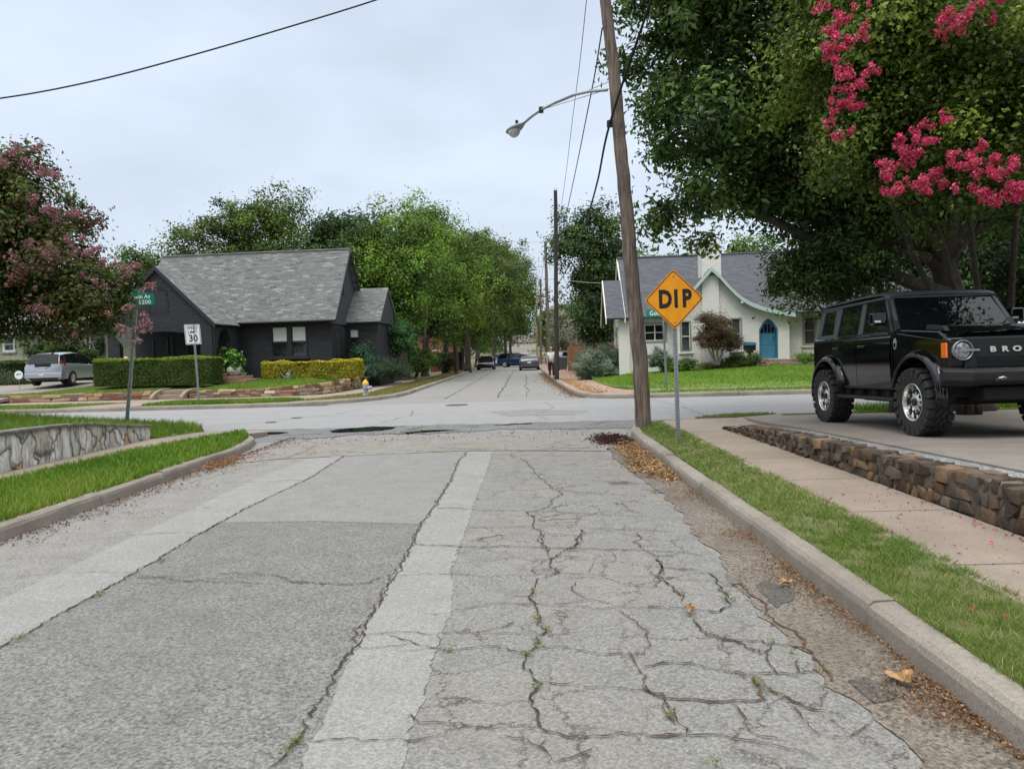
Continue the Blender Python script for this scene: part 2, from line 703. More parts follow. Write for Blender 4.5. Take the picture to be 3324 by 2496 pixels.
def slab(name, poly, z0, z1, material, zf=None, kind='structure'):
    mb = MB()
    n = len(poly)
    zz = zf or (lambda x, y: z1 + H(y))
    V = [(p[0], p[1], z0) for p in poly] + [(p[0], p[1], zz(p[0], p[1])) for p in poly]
    Fs = [tuple(range(n, 2 * n))] + [(i, (i + 1) % n, (i + 1) % n + n, i + n) for i in range(n)]
    mb.add(V, Fs)
    return tag(mb.build(name, material), kind=kind)

def gridsurf(name, poly, zf, material, step=0.35, kind='structure', skirt=.12):
    """height-field patch clipped to a polygon"""
    import bmesh
    poly = [tuple(p)[:2] for p in poly]
    xs = [p[0] for p in poly]
    ys = [p[1] for p in poly]
    bm = bmesh.new()
    vs = [bm.verts.new((x, y, 0)) for x, y in poly]
    bm.faces.new(vs)
    def cuts(a, b, ax):
        v = a + step
        while v < b:
            co = (v, 0, 0) if ax == 0 else (0, v, 0)
            no = (1, 0, 0) if ax == 0 else (0, 1, 0)
            bmesh.ops.bisect_plane(bm, geom=bm.verts[:] + bm.edges[:] + bm.faces[:], plane_co=co, plane_no=no)
            v += step
    cuts(min(xs), max(xs), 0)
    cuts(min(ys), max(ys), 1)
    V = [(v.co.x, v.co.y) for v in bm.verts]
    bm.verts.index_update()
    A = np.array(V)
    Z = zf(A[:, 0], A[:, 1])
    mb = MB()
    Fs = [tuple(v.index for v in f.verts) for f in bm.faces]
    mb.add([(a[0], a[1], z) for a, z in zip(V, Z)], Fs)
    bm.free()
    o = mb.build(name, material, smooth=True, fixn=False)
    if skirt:
        import bmesh as _b
        b2_ = _b.new()
        b2_.from_mesh(o.data)
        ed = [e for e in b2_.edges if e.is_boundary]
        r_ = _b.ops.extrude_edge_only(b2_, edges=ed)
        for v in r_['geom']:
            if isinstance(v, _b.types.BMVert):
                v.co.z -= skirt
        for g_ in r_['geom']:
            if isinstance(g_, _b.types.BMFace):
                g_.smooth = False
        for e_ in ed:
            e_.smooth = False
        b2_.to_mesh(o.data)
        b2_.free()
    if sum(p.normal.z for p in o.data.polygons) < 0:
        o.data.flip_normals()
    return tag(o, kind=kind)

def hairlines(m, scale, width, mask=(.45, .6), colr=(.07, .055, .045), amt=.85):
    """a net of fine irregular cracks over part of a paving"""
    t = m.node_tree
    p = t.nodes['Principled BSDF']
    src = p.inputs['Base Color'].links[0].from_socket
    c = nd(t, 'ShaderNodeTexCoord')
    n = nd(t, 'ShaderNodeTexNoise')
    n.inputs['Scale'].default_value = 4.5
    n.inputs['Detail'].default_value = 6
    n.inputs['Roughness'].default_value = .75
    t.links.new(c.outputs['Object'], n.inputs['Vector'])
    a = nd(t, 'ShaderNodeVectorMath', operation='MULTIPLY_ADD')
    t.links.new(n.outputs['Color'], a.inputs[0])
    a.inputs[1].default_value = (.42, .42, 0)
    t.links.new(c.outputs['Object'], a.inputs[2])
    v = nd(t, 'ShaderNodeTexVoronoi', feature='DISTANCE_TO_EDGE')
    v.inputs['Scale'].default_value = scale
    t.links.new(a.outputs[0], v.inputs['Vector'])
    k = noise(t, c.outputs['Object'], 1.1, 3, .6)
    mu = nd(t, 'ShaderNodeMath', operation='MULTIPLY')
    t.links.new(mrange(t, v.outputs['Distance'], width * .35, width, amt, 0), mu.inputs[0])
    t.links.new(mrange(t, k, mask[0], mask[1], 0, 1), mu.inputs[1])
    t.links.new(mixc(t, mu.outputs[0], src, colr), p.inputs['Base Color'])
# ================================================================== materials of the ground
M_ROAD = asphalt('road_aggregate', (.10, .098, .09), (.42, .41, .385), (.29, .26, .21), 1.0, .34, contrast=1.25)
M_RIGHT = asphalt('right_lane_aggregate', (.105, .104, .098), (.36, .352, .33), (.32, .29, .235), 1.1, .36, contrast=1.3)
M_PALE = asphalt('pale_concrete_patch', (.145, .144, .136), (.37, .365, .345), (.24, .236, .22), .9, .28, contrast=1.3)
M_BAND = asphalt('light_band', (.185, .184, .174), (.42, .417, .395), (.27, .267, .25), .9, .28, contrast=1.3)
M_COARSE = asphalt('coarse_patch', (.065, .064, .06), (.36, .355, .335), (.17, .168, .158), 1.2, .25, contrast=1.35, bump=.9)
M_CROSS = asphalt('cross_street_concrete', (.24, .24, .24), (.40, .40, .40), (.29, .285, .275), 1.2, .45, contrast=.7)
M_WORN = asphalt('worn_apron', (.13, .123, .11), (.39, .37, .335), (.29, .245, .20), 1.3, .45, contrast=1.3)
hairlines(M_WORN, 1.4, .02, (.38, .52), (.07, .055, .045), .85)
M_WET = asphalt('wet_gutter', (.085, .085, .085), (.32, .32, .315), (.13, .12, .105), 1.5, .5, wet=2.2)
M_DIRT = asphalt('gutter_grit', (.07, .056, .044), (.34, .30, .25), (.125, .092, .066), 1.25, .6, contrast=1.5, bump=1.0)
hairlines(M_CROSS, .45, .0045, (.4, .6), (.11, .10, .09), .7)
hairlines(M_RIGHT, 2.4, .020, (.40, .54), (.055, .044, .035), .85)
hairlines(M_ROAD, 1.1, .009, (.48, .6))
hairlines(M_PALE, .8, .004, (.5, .62))
M_PATCH = asphalt('dark_tar_patch', (.035, .033, .032), (.20, .185, .165), (.10, .085, .07), 1.5, .6)
M_CRACK = mat('crack', (.022, .018, .015), 1.0, noise=((.085, .055, .036), 5, 4))
M_CRACK2 = mat('crack_debris', (.13, .075, .042), 1.0, noise=((.035, .027, .022), 18, 4))
M_FAR = asphalt('far_road_aggregate', (.19, .185, .175), (.36, .35, .335), (.27, .245, .22), 1.2, .4)
M_WATER = mat('puddle_water', (.012, .014, .014), .02, spec=.6)
M_KERB = asphalt('kerb_concrete', (.235, .205, .17), (.46, .415, .355), (.15, .125, .10), .9, .6, contrast=1.0)
def walkmat(name, a, b, tint, per=1.25, axis=1):
    m = asphalt(name, a, b, tint, .9, .5, contrast=.7)
    t = m.node_tree
    p = t.nodes['Principled BSDF']
    src = p.inputs['Base Color'].links[0].from_socket
    c = nd(t, 'ShaderNodeTexCoord')
    s = nd(t, 'ShaderNodeSeparateXYZ')
    t.links.new(c.outputs['Object'], s.inputs[0])
    n = noise(t, c.outputs['Object'], 2.0, 3)
    a_ = nd(t, 'ShaderNodeMath', operation='MULTIPLY_ADD')
    t.links.new(n, a_.inputs[0])
    a_.inputs[1].default_value = .05
    t.links.new(s.outputs[axis], a_.inputs[2])
    d = nd(t, 'ShaderNodeMath', operation='PINGPONG')
    t.links.new(a_.outputs[0], d.inputs[0])
    d.inputs[1].default_value = per / 2
    col = mixc(t, mrange(t, d.outputs[0], 0.006, .016, .75, 0), src, (.05, .04, .032))
    t.links.new(col, p.inputs['Base Color'])
    return m
M_WALK = walkmat('sidewalk_concrete', (.26, .21, .165), (.46, .39, .32), (.19, .145, .11), 1.6)
M_WALKF = walkmat('far_sidewalk_concrete', (.30, .24, .19), (.43, .36, .30), (.25, .19, .15), 1.5, 0)
M_PINK = walkmat('pinkish_pavement', (.34, .22, .165), (.46, .33, .26), (.27, .17, .12), 1.6)
M_DRIVE = walkmat('driveway_concrete', (.235, .205, .175), (.36, .325, .285), (.14, .12, .10), 3.0)
M_SOIL = mat('soil', (.075, .055, .035), 1, noise=((.05, .07, .02), 3, 5), bump=.6, bscale=20)
M_TURF = mat('turf', (.095, .155, .022), .95, noise=((.15, .20, .035), 1.6, 6), bump=.8, bscale=30)
M_TURFD = mat('turf_worn', (.10, .12, .035), .95, noise=((.16, .13, .07), 9, 6), bump=.8, bscale=30)
M_GROUND = mat('ground_cover', (.075, .10, .03), 1, noise=((.10, .085, .045), .4, 6))
M_GRAVEL = asphalt('white_gravel', (.07, .075, .08), (.44, .46, .47), (.16, .13, .09), 2.6, .7, contrast=1.8, bump=1.0)

# ================================================================== ground, roads, pavements
def strip(name, x0, x1, ys, dz, material):
    mb = MB()
    V, Fs = [], []
    for i, y in enumerate(ys):
        a = x0(y) if callable(x0) else x0
        b = x1(y) if callable(x1) else x1
        V += [(a, y, H(y) + dz), (b, y, H(y) + dz)]
        if i:
            Fs.append((2 * i - 2, 2 * i - 1, 2 * i + 1, 2 * i))
    mb.add(V, Fs)
    o = mb.build(name, material)
    if o.data.polygons[0].normal.z < 0:
        o.data.flip_normals()
    return tag(o, kind='structure')

FARY = [-8, 95] + list(range(100, 226, 10)) + [300, 420, 1200]
strip('ground', -700, 700, FARY, -.05, M_GROUND)

rd = MB()
ys = [-6, 14.9] + [28] + [60, 95] + list(range(100, 226, 10)) + [300, 420]
for a, b in zip(ys[:-1], ys[1:]):
    rd.add([(-6.9, a, H(a)), (3.6, a, H(a)), (3.6, b, H(b)), (-6.9, b, H(b))], [(0, 1, 2, 3)], 0 if a < 14 else 7)
def gp(pts, z=.004):
    return [tuple(G(x, y, 0))[:2] + (z,) for x, y in pts]
def flat(pts, mi, z=.004, jit=0.0, step=.12):
    """an overlay on the road; long edges get a ragged outline"""
    P = [Vector(p) for p in gp(pts, z)]
    out = []
    for i, p in enumerate(P):
        q = P[(i + 1) % len(P)]
        n = max(1, int((q - p).length / step)) if jit else 1
        for k in range(n):
            s = p.lerp(q, k / n)
            if jit:
                s = s + Vector((random.gauss(0, jit), random.gauss(0, jit), 0))
            out.append(tuple(s))
    rd.add(out, [tuple(range(len(out)))], mi)
conv = lambda ox, oy, s: (lambda L: [(ox + x * s, oy + y * s) for x, y in L])
r1b = conv(0, 831.9, .3009)
r2b = conv(0, 1131.3, .3611)
r3b = conv(599, 898.4, .3611)
r4b = conv(665.5, 1131.3, .3611)
r6b = conv(1397.6, 1131.4, .3682)
band1R = [(745, 985), (662, 1036.5), (540, 1095), (420, 1160), (290, 1240), (129, 1328), (0, 1403), (-260, 1560)]
band1L = [(-330, 1480), (0, 1297), (120, 1240), (295, 1157), (427, 1094), (541, 1040), (666, 991)]
band2L = [(1011, 976), (991, 996), (975, 1039), (938, 1093), (911, 1131), (881, 1194), (839, 1265), (785, 1362), (761, 1409), (720, 1510), (683, 1597), (645, 1668), (590, 1800)]
band2R = [(845, 1800), (871, 1661), (882, 1593), (915, 1510), (940, 1413), (965, 1340), (977, 1301), (982, 1265), (972, 1239), (992, 1185), (1012, 1131), (1014, 1115), (1029, 1079), (1047, 1032), (1061, 989), (1065, 976)]
flat(band1R + band1L, 1, .0056, .007, .05)
flat(band2L + band2R, 1, .0058, .009, .04)
flat([(480, 1130), (690, 1127), (905, 1134)] + band2L[5:] + [(100, 1800), (-260, 1560), (0, 1403), (129, 1328), (290, 1240), (420, 1160)], 3, .0040, .006)
flat([(745, 985), (1003, 975), (975, 1039), (938, 1093), (905, 1133), (690, 1126), (480, 1129), (540, 1095), (662, 1036)], 2, .0030, .004)
flat(band2R[::-1] + [(900, 1900), (2150, 1900), (1987, 1661), (1950, 1610), (1858, 1518), (1766, 1444), (1685, 1360), (1574, 1249), (1564, 1221), (1504, 1161), (1449, 1084), (1384, 1036), (1324, 989), (1300, 980)], 4, .0022, .006)
# gutter grit along the right kerb
kerbfoot = [(KR + .02, y) for y in (13.4, 11, 9, 7, 5, 3.5, 1.5)]
gut = [tuple(G(*p, 0))[:2] for p in [(1990, 1668), (1950, 1610), (1895, 1560), (1858, 1518), (1800, 1490), (1766, 1444), (1700, 1380), (1685, 1360), (1610, 1290), (1574, 1249), (1556, 1205), (1504, 1161), (1470, 1110), (1449, 1084), (1410, 1055), (1384, 1036), (1350, 1010), (1324, 989), (1318, 965)]]
gp_ = []
for i in range(len(gut) - 1):
    a, b = Vector(gut[i]), Vector(gut[i + 1])
    n = max(1, int((b - a).length / .08))
    for k in range(n):
        p = a.lerp(b, k / n)
        gp_.append((p.x + random.gauss(0, .022), p.y + random.gauss(0, .02), .008))
poly = [(KR + .02, 1.4, .008), (1.2, 1.4, .008)] + gp_ + [(k[0], k[1], .008) for k in kerbfoot[:-1]]
rd.add(poly, [tuple(range(len(poly)))], 5)
# dark tar patches in the gutter, worn apron and the wet low strip at the junction
for L in ([(640, 370), (700, 340), (760, 360), (860, 390), (870, 440), (800, 480), (760, 500), (700, 440)], [(1180, 930), (1280, 915), (1400, 960), (1480, 1010), (1440, 1050), (1330, 1060), (1240, 1000)]):
    flat(r6b(L), 6, .012, .008, .05)
flat([(285, 1000), (460, 958), (540, 950), (700, 950), (1000, 955), (1320, 945), (1330, 975), (1200, 974), (1003, 974), (745, 986), (600, 992), (430, 1010)], 8, .0070, .01)
rows = [(-7.2, 14.6, 16.6), (-5, 14.4, 16.9), (-3.5, 15.4, 17.0), (-2, 15.1, 17.1), (-.5, 15.6, 16.8), (1, 15.3, 16.9), (2.2, 15.2, 16.9), (3.6, 16.2, 16.7)]
pw = []
for i in range(len(rows) - 1):
    a, b = rows[i], rows[i + 1]
    for k in range(8):
        s = k / 8
        pw.append((a[0] + (b[0] - a[0]) * s, a[1] + (b[1] - a[1]) * s + random.gauss(0, .09)))
pe = [(rows[i][0], rows[i][2]) for i in range(len(rows))][::-1]
pe2 = []
for i in range(len(pe) - 1):
    for k in range(8):
        s = k / 8
        pe2.append((pe[i][0] + (pe[i + 1][0] - pe[i][0]) * s, pe[i][1] + (pe[i + 1][1] - pe[i][1]) * s + random.gauss(0, .08)))
pp = [(x, y, .0085) for x, y in pw + pe2]
rd.add(pp, [tuple(range(len(pp)))], 9)
# light bands carried on beyond the junction
for xa, xb, wob in ((-3.55, -2.95, .03), (-.95, -.42, .05), (.45, .75, .08)):
    ysb = [28 + 2.2 * i for i in range(22)]
    L = [(xa + random.gauss(0, wob), y, .004) for y in ysb] + [(xb + random.gauss(0, wob), y, .004) for y in ysb[::-1]]
    rd.add(L, [tuple(range(len(L)))], 2)

# cracks, traced as thin ribbons
def ribbon(P, w, mi=10, z=.0125, jit=.009, step=.028, taper=True):
    P = [Vector((p[0], p[1], z)) for p in P]
    Q = []
    for i in range(len(P) - 1):
        n = max(1, int((P[i + 1] - P[i]).length / step))
        for k in range(n):
            Q.append(P[i].lerp(P[i + 1], k / n))
    Q.append(P[-1])
    if len(Q) < 2:
        return
    ox = oy = 0
    V = []
    for i, q in enumerate(Q):
        ox = ox * .75 + random.gauss(0, jit)
        oy = oy * .75 + random.gauss(0, jit)
        d = (Q[min(i + 1, len(Q) - 1)] - Q[max(i - 1, 0)])
        d.z = 0
        d.normalize()
        s = Vector((-d.y, d.x, 0))
        ww = w * random.uniform(.12, .78) * .5
        if taper and (i == 0 or i == len(Q) - 1):
            ww *= .2
        c = q + Vector((ox + random.gauss(0, w * .22), oy + random.gauss(0, w * .22), 0))
        V += [c - s * ww, c + s * ww]
    rd.add(V, [(2 * i, 2 * i + 1, 2 * i + 3, 2 * i + 2) for i in range(len(Q) - 1)], mi)
def crack(L, w=.012, mi=10, **k):
    ribbon([G(x, y, 0) for x, y in L], w, mi, **k)
for L, w, mi in [
    ([(1640, 40), (1620, 120), (1560, 160), (1450, 210), (1440, 260), (1480, 300), (1400, 340), (1360, 380), (1330, 440), (1350, 480), (1370, 570), (1390, 620), (1430, 650), (1370, 690), (1360, 740), (1400, 740), (1300, 790), (1300, 870), (1340, 930), (1390, 965), (1330, 1010), (1310, 1060), (1350, 1110), (1380, 1170), (1380, 1240)], .022, 10),
    ([(1380, 1240), (1480, 1275), (1640, 1280), (1850, 1275), (2050, 1280), (2212, 1275)], .018, 10),
    ([(530, 320), (700, 310), (860, 312), (1000, 320), (1200, 320), (1340, 318), (1480, 300), (1650, 310), (1850, 315), (2100, 325), (2212, 330)], .013, 10),
    ([(700, 545), (830, 540), (950, 520), (1090, 490), (1200, 485), (1300, 488), (1450, 490), (1560, 480), (1640, 460)], .012, 10),
    ([(1600, 490), (1700, 515), (1900, 505), (2212, 512)], .011, 10),
    ([(300, 670), (450, 660), (570, 658), (740, 675), (790, 660), (920, 655), (1100, 660), (1360, 668)], .012, 10),
    ([(265, 745), (400, 750), (560, 730), (600, 722)], .008, 10),
    ([(470, 672), (600, 715), (720, 748), (850, 760), (1000, 742), (1130, 745), (1280, 780)], .014, 10),
    ([(450, 765), (600, 770), (760, 755)], .006, 10),
    ([(770, 675), (800, 710), (790, 745)], .012, 11),
    ([(1400, 735), (1500, 745), (1620, 770), (1850, 775), (2000, 785), (2050, 740), (2030, 650), (1960, 590), (1850, 520)], .015, 11),
    ([(1390, 962), (1550, 970), (1750, 1000), (2000, 1010), (2212, 1045)], .012, 10),
    ([(1940, 780), (1950, 860), (1990, 930), (2030, 1000), (2130, 1020), (2160, 1120), (2212, 1200)], .02, 11),
    ([(0, 1322), (150, 1310), (300, 1305), (430, 1315), (590, 1310), (700, 1290), (800, 1250)], .011, 10),
    ([(600, 1155), (800, 1205), (900, 1215), (1000, 1250), (1200, 1250), (1380, 1240)], .014, 10),
    ([(1140, 1275), (1220, 1300), (1310, 1300), (1380, 1350), (1430, 1400), (1430, 1467)], .015, 11),
    ([(1380, 1350), (1450, 1300)], .010, 10),
    ([(1450, 1440), (1600, 1410), (1720, 1370)], .013, 10),
    ([(1980, 870), (2100, 850), (2212, 825)], .012, 11),
    ([(650, 132), (780, 135), (900, 140), (1100, 145), (1180, 135), (1350, 140), (1560, 155), (1850, 158), (2212, 175)], .013, 10),
    ([(960, 25), (1340, 28), (1350, 10)], .009, 10),
    ([(1340, 28), (1420, 62), (1600, 80)], .009, 10),
    ([(1420, 62), (1380, 80), (1420, 140), (1450, 210)], .014, 10),
    ([(1640, 30), (1850, 35), (2212, 52)], .012, 10),
    ([(1265, 320), (1300, 350), (1370, 375)], .009, 10),
    ([(1550, 335), (1700, 325)], .007, 10),
    ([(1590, 355), (1590, 400), (1640, 450)], .013, 10),
    ([(1280, 660), (1300, 630), (1380, 600)], .009, 10),
    ([(1400, 575), (1520, 560), (1600, 540)], .007, 10),
    ([(1870, 40), (1910, 5)], .009, 10),
    ([(1960, 60), (2010, 90), (1960, 115), (1990, 160), (2050, 195), (2180, 200)], .02, 11),
    ([(2090, 210), (2110, 260), (2110, 320), (2150, 370)], .025, 11),
    ([(1450, 205), (1400, 225), (1355, 260), (1335, 310)], .013, 10),
    ([(1810, 160), (1825, 200), (1820, 230), (1700, 250), (1670, 300)], .009, 11)]:
    crack(r4b(L), w, mi)
for L, w in [
    ([(1390, 235), (1470, 260), (1510, 310), (1570, 370), (1650, 440), (1710, 470), (1660, 500), (1610, 545), (1540, 575), (1500, 580), (1530, 610), (1520, 640), (1540, 665), (1570, 700), (1580, 760), (1620, 820)], .02),
    ([(1140, 365), (1240, 372), (1550, 375), (1900, 388), (2150, 397)], .016),
    ([(940, 555), (1150, 560), (1200, 568), (1500, 573), (1650, 580), (1850, 590), (2200, 605)], .018),
    ([(1650, 445), (1950, 470), (2200, 487)], .016), ([(1650, 555), (1700, 530), (1900, 515), (2050, 525)], .013),
    ([(1650, 555), (1680, 575), (1900, 590), (2000, 565)], .012), ([(1130, 670), (1350, 672), (1530, 665)], .012),
    ([(1540, 655), (1780, 660), (1810, 620), (1790, 600)], .013), ([(820, 775), (1000, 778), (1150, 790), (1350, 785), (1600, 795), (1900, 800), (2200, 812)], .016),
    ([(1800, 680), (1830, 700), (1800, 760), (1740, 800)], .016), ([(1850, 675), (2050, 680), (2200, 685)], .014),
    ([(140, 410), (480, 402), (700, 395), (1000, 400)], .013), ([(0, 388), (160, 388)], .013),
    ([(960, 195), (1300, 205), (1500, 207), (1950, 217)], .03), ([(1500, 580), (1640, 610), (1740, 640)], .01),
    ([(1285, 235), (1390, 238), (1470, 210)], .014), ([(2050, 525), (2120, 580), (2212, 600)], .013),
    ([(230, 175), (180, 210), (40, 260)], .02), ([(0, 190), (400, 175), (700, 150), (900, 130)], .02)]:
    crack(r3b(L), w)
for L, w in [
    ([(0, 1392), (200, 1380), (400, 1360), (700, 1350), (960, 1355)], .010), ([(500, 1130), (750, 1105), (900, 1090), (1150, 1065), (1510, 1062)], .012),
    ([(800, 755), (1200, 750), (1600, 710), (1800, 700), (2200, 685)], .015), ([(100, 1170), (300, 1130), (480, 1010), (640, 950), (850, 880), (970, 860)], .012),
    ([(300, 950), (600, 940), (900, 920), (1200, 905), (1500, 880)], .014), ([(960, 840), (1250, 740), (1700, 610), (2212, 480)], .014),
    ([(1000, 1380), (1250, 1390), (1500, 1355), (1700, 1350), (1950, 1370), (2100, 1420), (2212, 1430)], .014), ([(950, 1430), (1200, 1425), (1500, 1395), (1650, 1390)], .012),
    ([(980, 1385), (1150, 1392), (1400, 1415), (1700, 1425), (1900, 1430)], .014), ([(1200, 700), (1450, 640), (1600, 600)], .01), ([(1200, 605), (1500, 590), (1900, 580)], .01)]:
    crack(r1b(L), w)
crack(band1R, .024, 10, jit=.007)
crack(band2L[:9], .018, 10, jit=.008)
crack(band2L[:9], .018, 11, jit=.014, z=.0122)
crack(r2b([(2130, 740), (2050, 830), (1980, 930), (1920, 1060), (1870, 1150), (1760, 1310), (1690, 1400), (1620, 1467), (1560, 1560)]), .022, 10)
crack(r2b([(1700, 350), (1850, 360), (2000, 370), (2212, 360), (2300, 330)]), .022, 10)
for L, w, mi in [
    ([(0, 500), (180, 500), (300, 515), (430, 530), (480, 490), (430, 370), (360, 290)], .022, 10), ([(260, 540), (300, 600), (350, 650), (520, 690), (620, 750), (700, 780)], .02, 10),
    ([(520, 690), (690, 700), (720, 740), (710, 830), (750, 880), (920, 880), (1020, 870)], .018, 10), ([(0, 850), (100, 820), (230, 815), (400, 850), (580, 890), (750, 880)], .016, 10),
    ([(580, 890), (660, 960), (700, 1050), (560, 1055), (350, 1050), (100, 1030), (0, 960)], .024, 11), ([(700, 960), (860, 1050), (1080, 1100)], .022, 11),
    ([(520, 1080), (590, 1150), (610, 1250), (700, 1280), (800, 1300)], .016, 11), ([(100, 1040), (170, 1180), (230, 1250), (0, 1260)], .016, 10),
    ([(830, 1090), (900, 1150), (1000, 1250), (1200, 1260), (1350, 1210)], .012, 11), ([(0, 160), (200, 170), (350, 185)], .014, 10),
    ([(50, 200), (90, 260), (70, 320), (180, 400), (230, 470)], .022, 11), ([(0, 310), (200, 330), (400, 340), (550, 380)], .012, 10),
    ([(230, 1250), (500, 1270), (700, 1300), (900, 1340), (1000, 1400)], .014, 10), ([(430, 370), (560, 360), (640, 440), (720, 560), (860, 640), (930, 740), (1040, 860), (1130, 940)], .028, 11),
    ([(700, 700), (820, 720), (930, 730)], .014, 10), ([(900, 800), (920, 880)], .014, 10), ([(0, 95), (150, 100), (300, 95)], .014, 10), ([(150, 105), (220, 170), (140, 190), (0, 200)], .014, 11)]:
    crack(r6b(L), w, mi)
# tar seams and cracks beyond the junction
for xx, yy0, yy1, w in ((-1.0, 27, 75, .08), (-2.95, 27, 75, .06), (.1, 27, 55, .05)):
    ribbon([(xx + random.gauss(0, .04), y) for y in np.arange(yy0, yy1, 2.5)], w, 10, z=.0085, jit=.02, step=.4)
for k in range(12):
    y = 29 + k * 3.3
    ribbon([(-4.5, y + random.gauss(0, .2)), (-2.5, y + random.gauss(0, .2)), (0, y), (1.2, y + .2)], .035, 10, z=.0085, jit=.03, step=.3)
road = rd.build('road', [M_ROAD, M_BAND, M_PALE, M_COARSE, M_RIGHT, M_DIRT, M_PATCH, M_FAR, M_WORN, M_WET, M_CRACK, M_CRACK2], fixn=False)
for p in road.data.polygons:
    if p.normal.z < 0:
        p.flip()
tag(road, kind='structure')

cs = MB()
top = [(x, FY(x, .12), .006) for x in (80, 30, 3.5, -8, -30, -80)]
bot = []
x = -80.0
while x < 80:
    bot.append((x, 16.55 - SL * x + (random.gauss(0, .10) if abs(x) < 12 else 0), .006))
    x += .35 if abs(x) < 12 else 6
cs.add(top + bot, [tuple(range(len(top) + len(bot)))])
tmp = rd
rd = cs
for L, w in [([(-9, 17.3), (-7, 19.2), (-5.5, 21), (-5, 24.4)], .03), ([(-3.5, 18), (-3.1, 20.3), (-3.4, 22)], .03), ([(4, 23.8), (4.3, 20), (4.2, 17)], .03),
             ([(-12, 20.8), (-4, 20.4), (2, 20.1), (12, 19.4)], .025), ([(6, 21.5), (9, 19.6), (12, 17.2)], .04), ([(.5, 17.4), (.2, 19), (.9, 21.5), (.6, 24)], .03),
             ([(-1.4, 23.5), (1.5, 23.2), (4.8, 23.2)], .03), ([(-14, 23.7), (-10, 22.6), (-7, 22.7)], .03)]:
    ribbon(L, w, 1, z=.0105, jit=.03, step=.2)
flat([(1060, 890), (1150, 884), (1280, 888), (1240, 897), (1090, 899)], 3, .0098, .05, .3)
rd = tmp
o = cs.build('cross_street', [M_CROSS, M_CRACK, M_BAND, M_PALE], fixn=False)
for p in o.data.polygons:
    if p.normal.z < 0:
        p.flip()
tag(o, kind='structure')

def puddle(pts, z=.0135):
    P = gp(pts, z)
    c = sum((Vector(p) for p in P), Vector()) / len(P)
    out = []
    for i, p in enumerate(P):
        q = P[(i + 1) % len(P)]
        for k in range(4):
            s = Vector(p).lerp(Vector(q), k / 4) + Vector((random.gauss(0, .02), random.gauss(0, .03), 0))
            out.append(tuple(s))
    mb = MB()
    mb.add(out, [tuple(range(len(out)))])
    o = mb.build('water', M_WATER, fixn=False)
    if o.data.polygons[0].normal.z < 0:
        o.data.flip_normals()
    return tag(o, kind='structure')
puddle([(712, 932), (735, 928), (770, 925), (812, 922), (856, 924), (842, 929), (800, 933), (760, 935), (722, 936)])
puddle([(1062, 920), (1100, 917), (1150, 914), (1150, 916), (1100, 919)])
puddle([(545, 938), (585, 934), (628, 935), (600, 939), (560, 941)])
puddle([(865, 935), (930, 930), (985, 929), (940, 934), (880, 938)])
puddle([(0, 1136), (0, 1143), (60, 1118), (110, 1101), (172, 1074), (160, 1074), (60, 1110)])
puddle([(350, 1023), (430, 996), (480, 981), (475, 986), (400, 1012)])

# ------------------------------------------------------------------ kerbs
def kerb(name, path, side, seglen=1.7, z0=0.0):
    """side=+1: the pavement lies to the right of the path direction"""
    P = [Vector((*p[:2], 0)) for p in path]
    fine = []
    for i in range(len(P) - 1):
        L = (P[i + 1] - P[i]).length
        n = max(1, int(L / (.3 if P[i].y < 30 and L < 30 else 3)))
        for k in range(n):
            fine.append(P[i].lerp(P[i + 1], k / n))
    fine.append(P[-1])
    mb = MB()
    prof = [(0, -.06), (.010, .09), (.022, .125), (.05, .148), (.165, .150), (.17, -.06)]
    seg, acc = [], 0
    def flush(seg):
        if len(seg) < 2:
            return
        dz = random.gauss(0, .004)
        ds = random.gauss(0, .004)
        V, Fs = [], []
        seg = [s.copy() for s in seg]
        d = (seg[0] - seg[1]).normalized() * .006
        seg[0] -= d
        d = (seg[-1] - seg[-2]).normalized() * .006
        seg[-1] -= d
        for i, p in enumerate(seg):
            d = (seg[min(i + 1, len(seg) - 1)] - seg[max(i - 1, 0)]).normalized()
            s = Vector((d.y, -d.x, 0)) * side
            for a, z in prof:
                q = p + s * (a + ds + random.gauss(0, .0018))
                V.append((q.x, q.y, z + dz + H(p.y) + z0 + random.gauss(0, .0015)))
        k = len(prof)
        for i in range(len(seg) - 1):
            for j in range(k):
                j2 = (j + 1) % k
                Fs.append((i * k + j, i * k + j2, (i + 1) * k + j2, (i + 1) * k + j))
        Fs.append(tuple(range(k)))
        Fs.append(tuple((len(seg) - 1) * k + j for j in range(k))[::-1])
        mb.add(V, Fs)
    lim = random.uniform(.8, 1.25) * seglen
    for i, p in enumerate(fine):
        seg.append(p)
        if i:
            acc += (fine[i] - fine[i - 1]).length
        if acc > lim:
            flush(seg)
            seg = [p]
            acc = 0
            lim = random.uniform(.7, 1.3) * seglen
    flush(seg)
    return tag(mb.build(name, M_KERB), kind='structure')

kNR = [(KR, .2), (KR, 12.6), (1.92, 13.6), (2.06, 14.4), (2.36, 15.0), (2.85, 15.35), (3.5, 15.5), (4.3, 15.45)]
kNL = [(KL, .5), (KL - .02, 12.3), (-5.0, 13.3), (-5.2, 14.1), (-5.55, 14.7)]
kFL = [(-80, FY(-80)), (-9.4, FY(-9.4)), (-8.2, 25.3), (-7.1, 25.85), (-6.2, 26.6), (-5.5, 27.7), (-5.05, 29.2), (-4.9, 31), (-4.9, 95), (-4.9, 240)]
kFR = [(80, FY(80)), (3.9, FY(3.9)), (3.0, 24.55), (2.4, 25.1), (2.02, 26.1), (1.84, 27.6), (1.75, 30), (1.62, 38), (1.5, 60), (1.5, 95), (1.5, 240)]
kerb('kerb', kNR, 1)
kerb('kerb', kNL, -1)
kerb('kerb', kFL, -1, 2.5)
kerb('kerb', kFR, 1, 2.5)

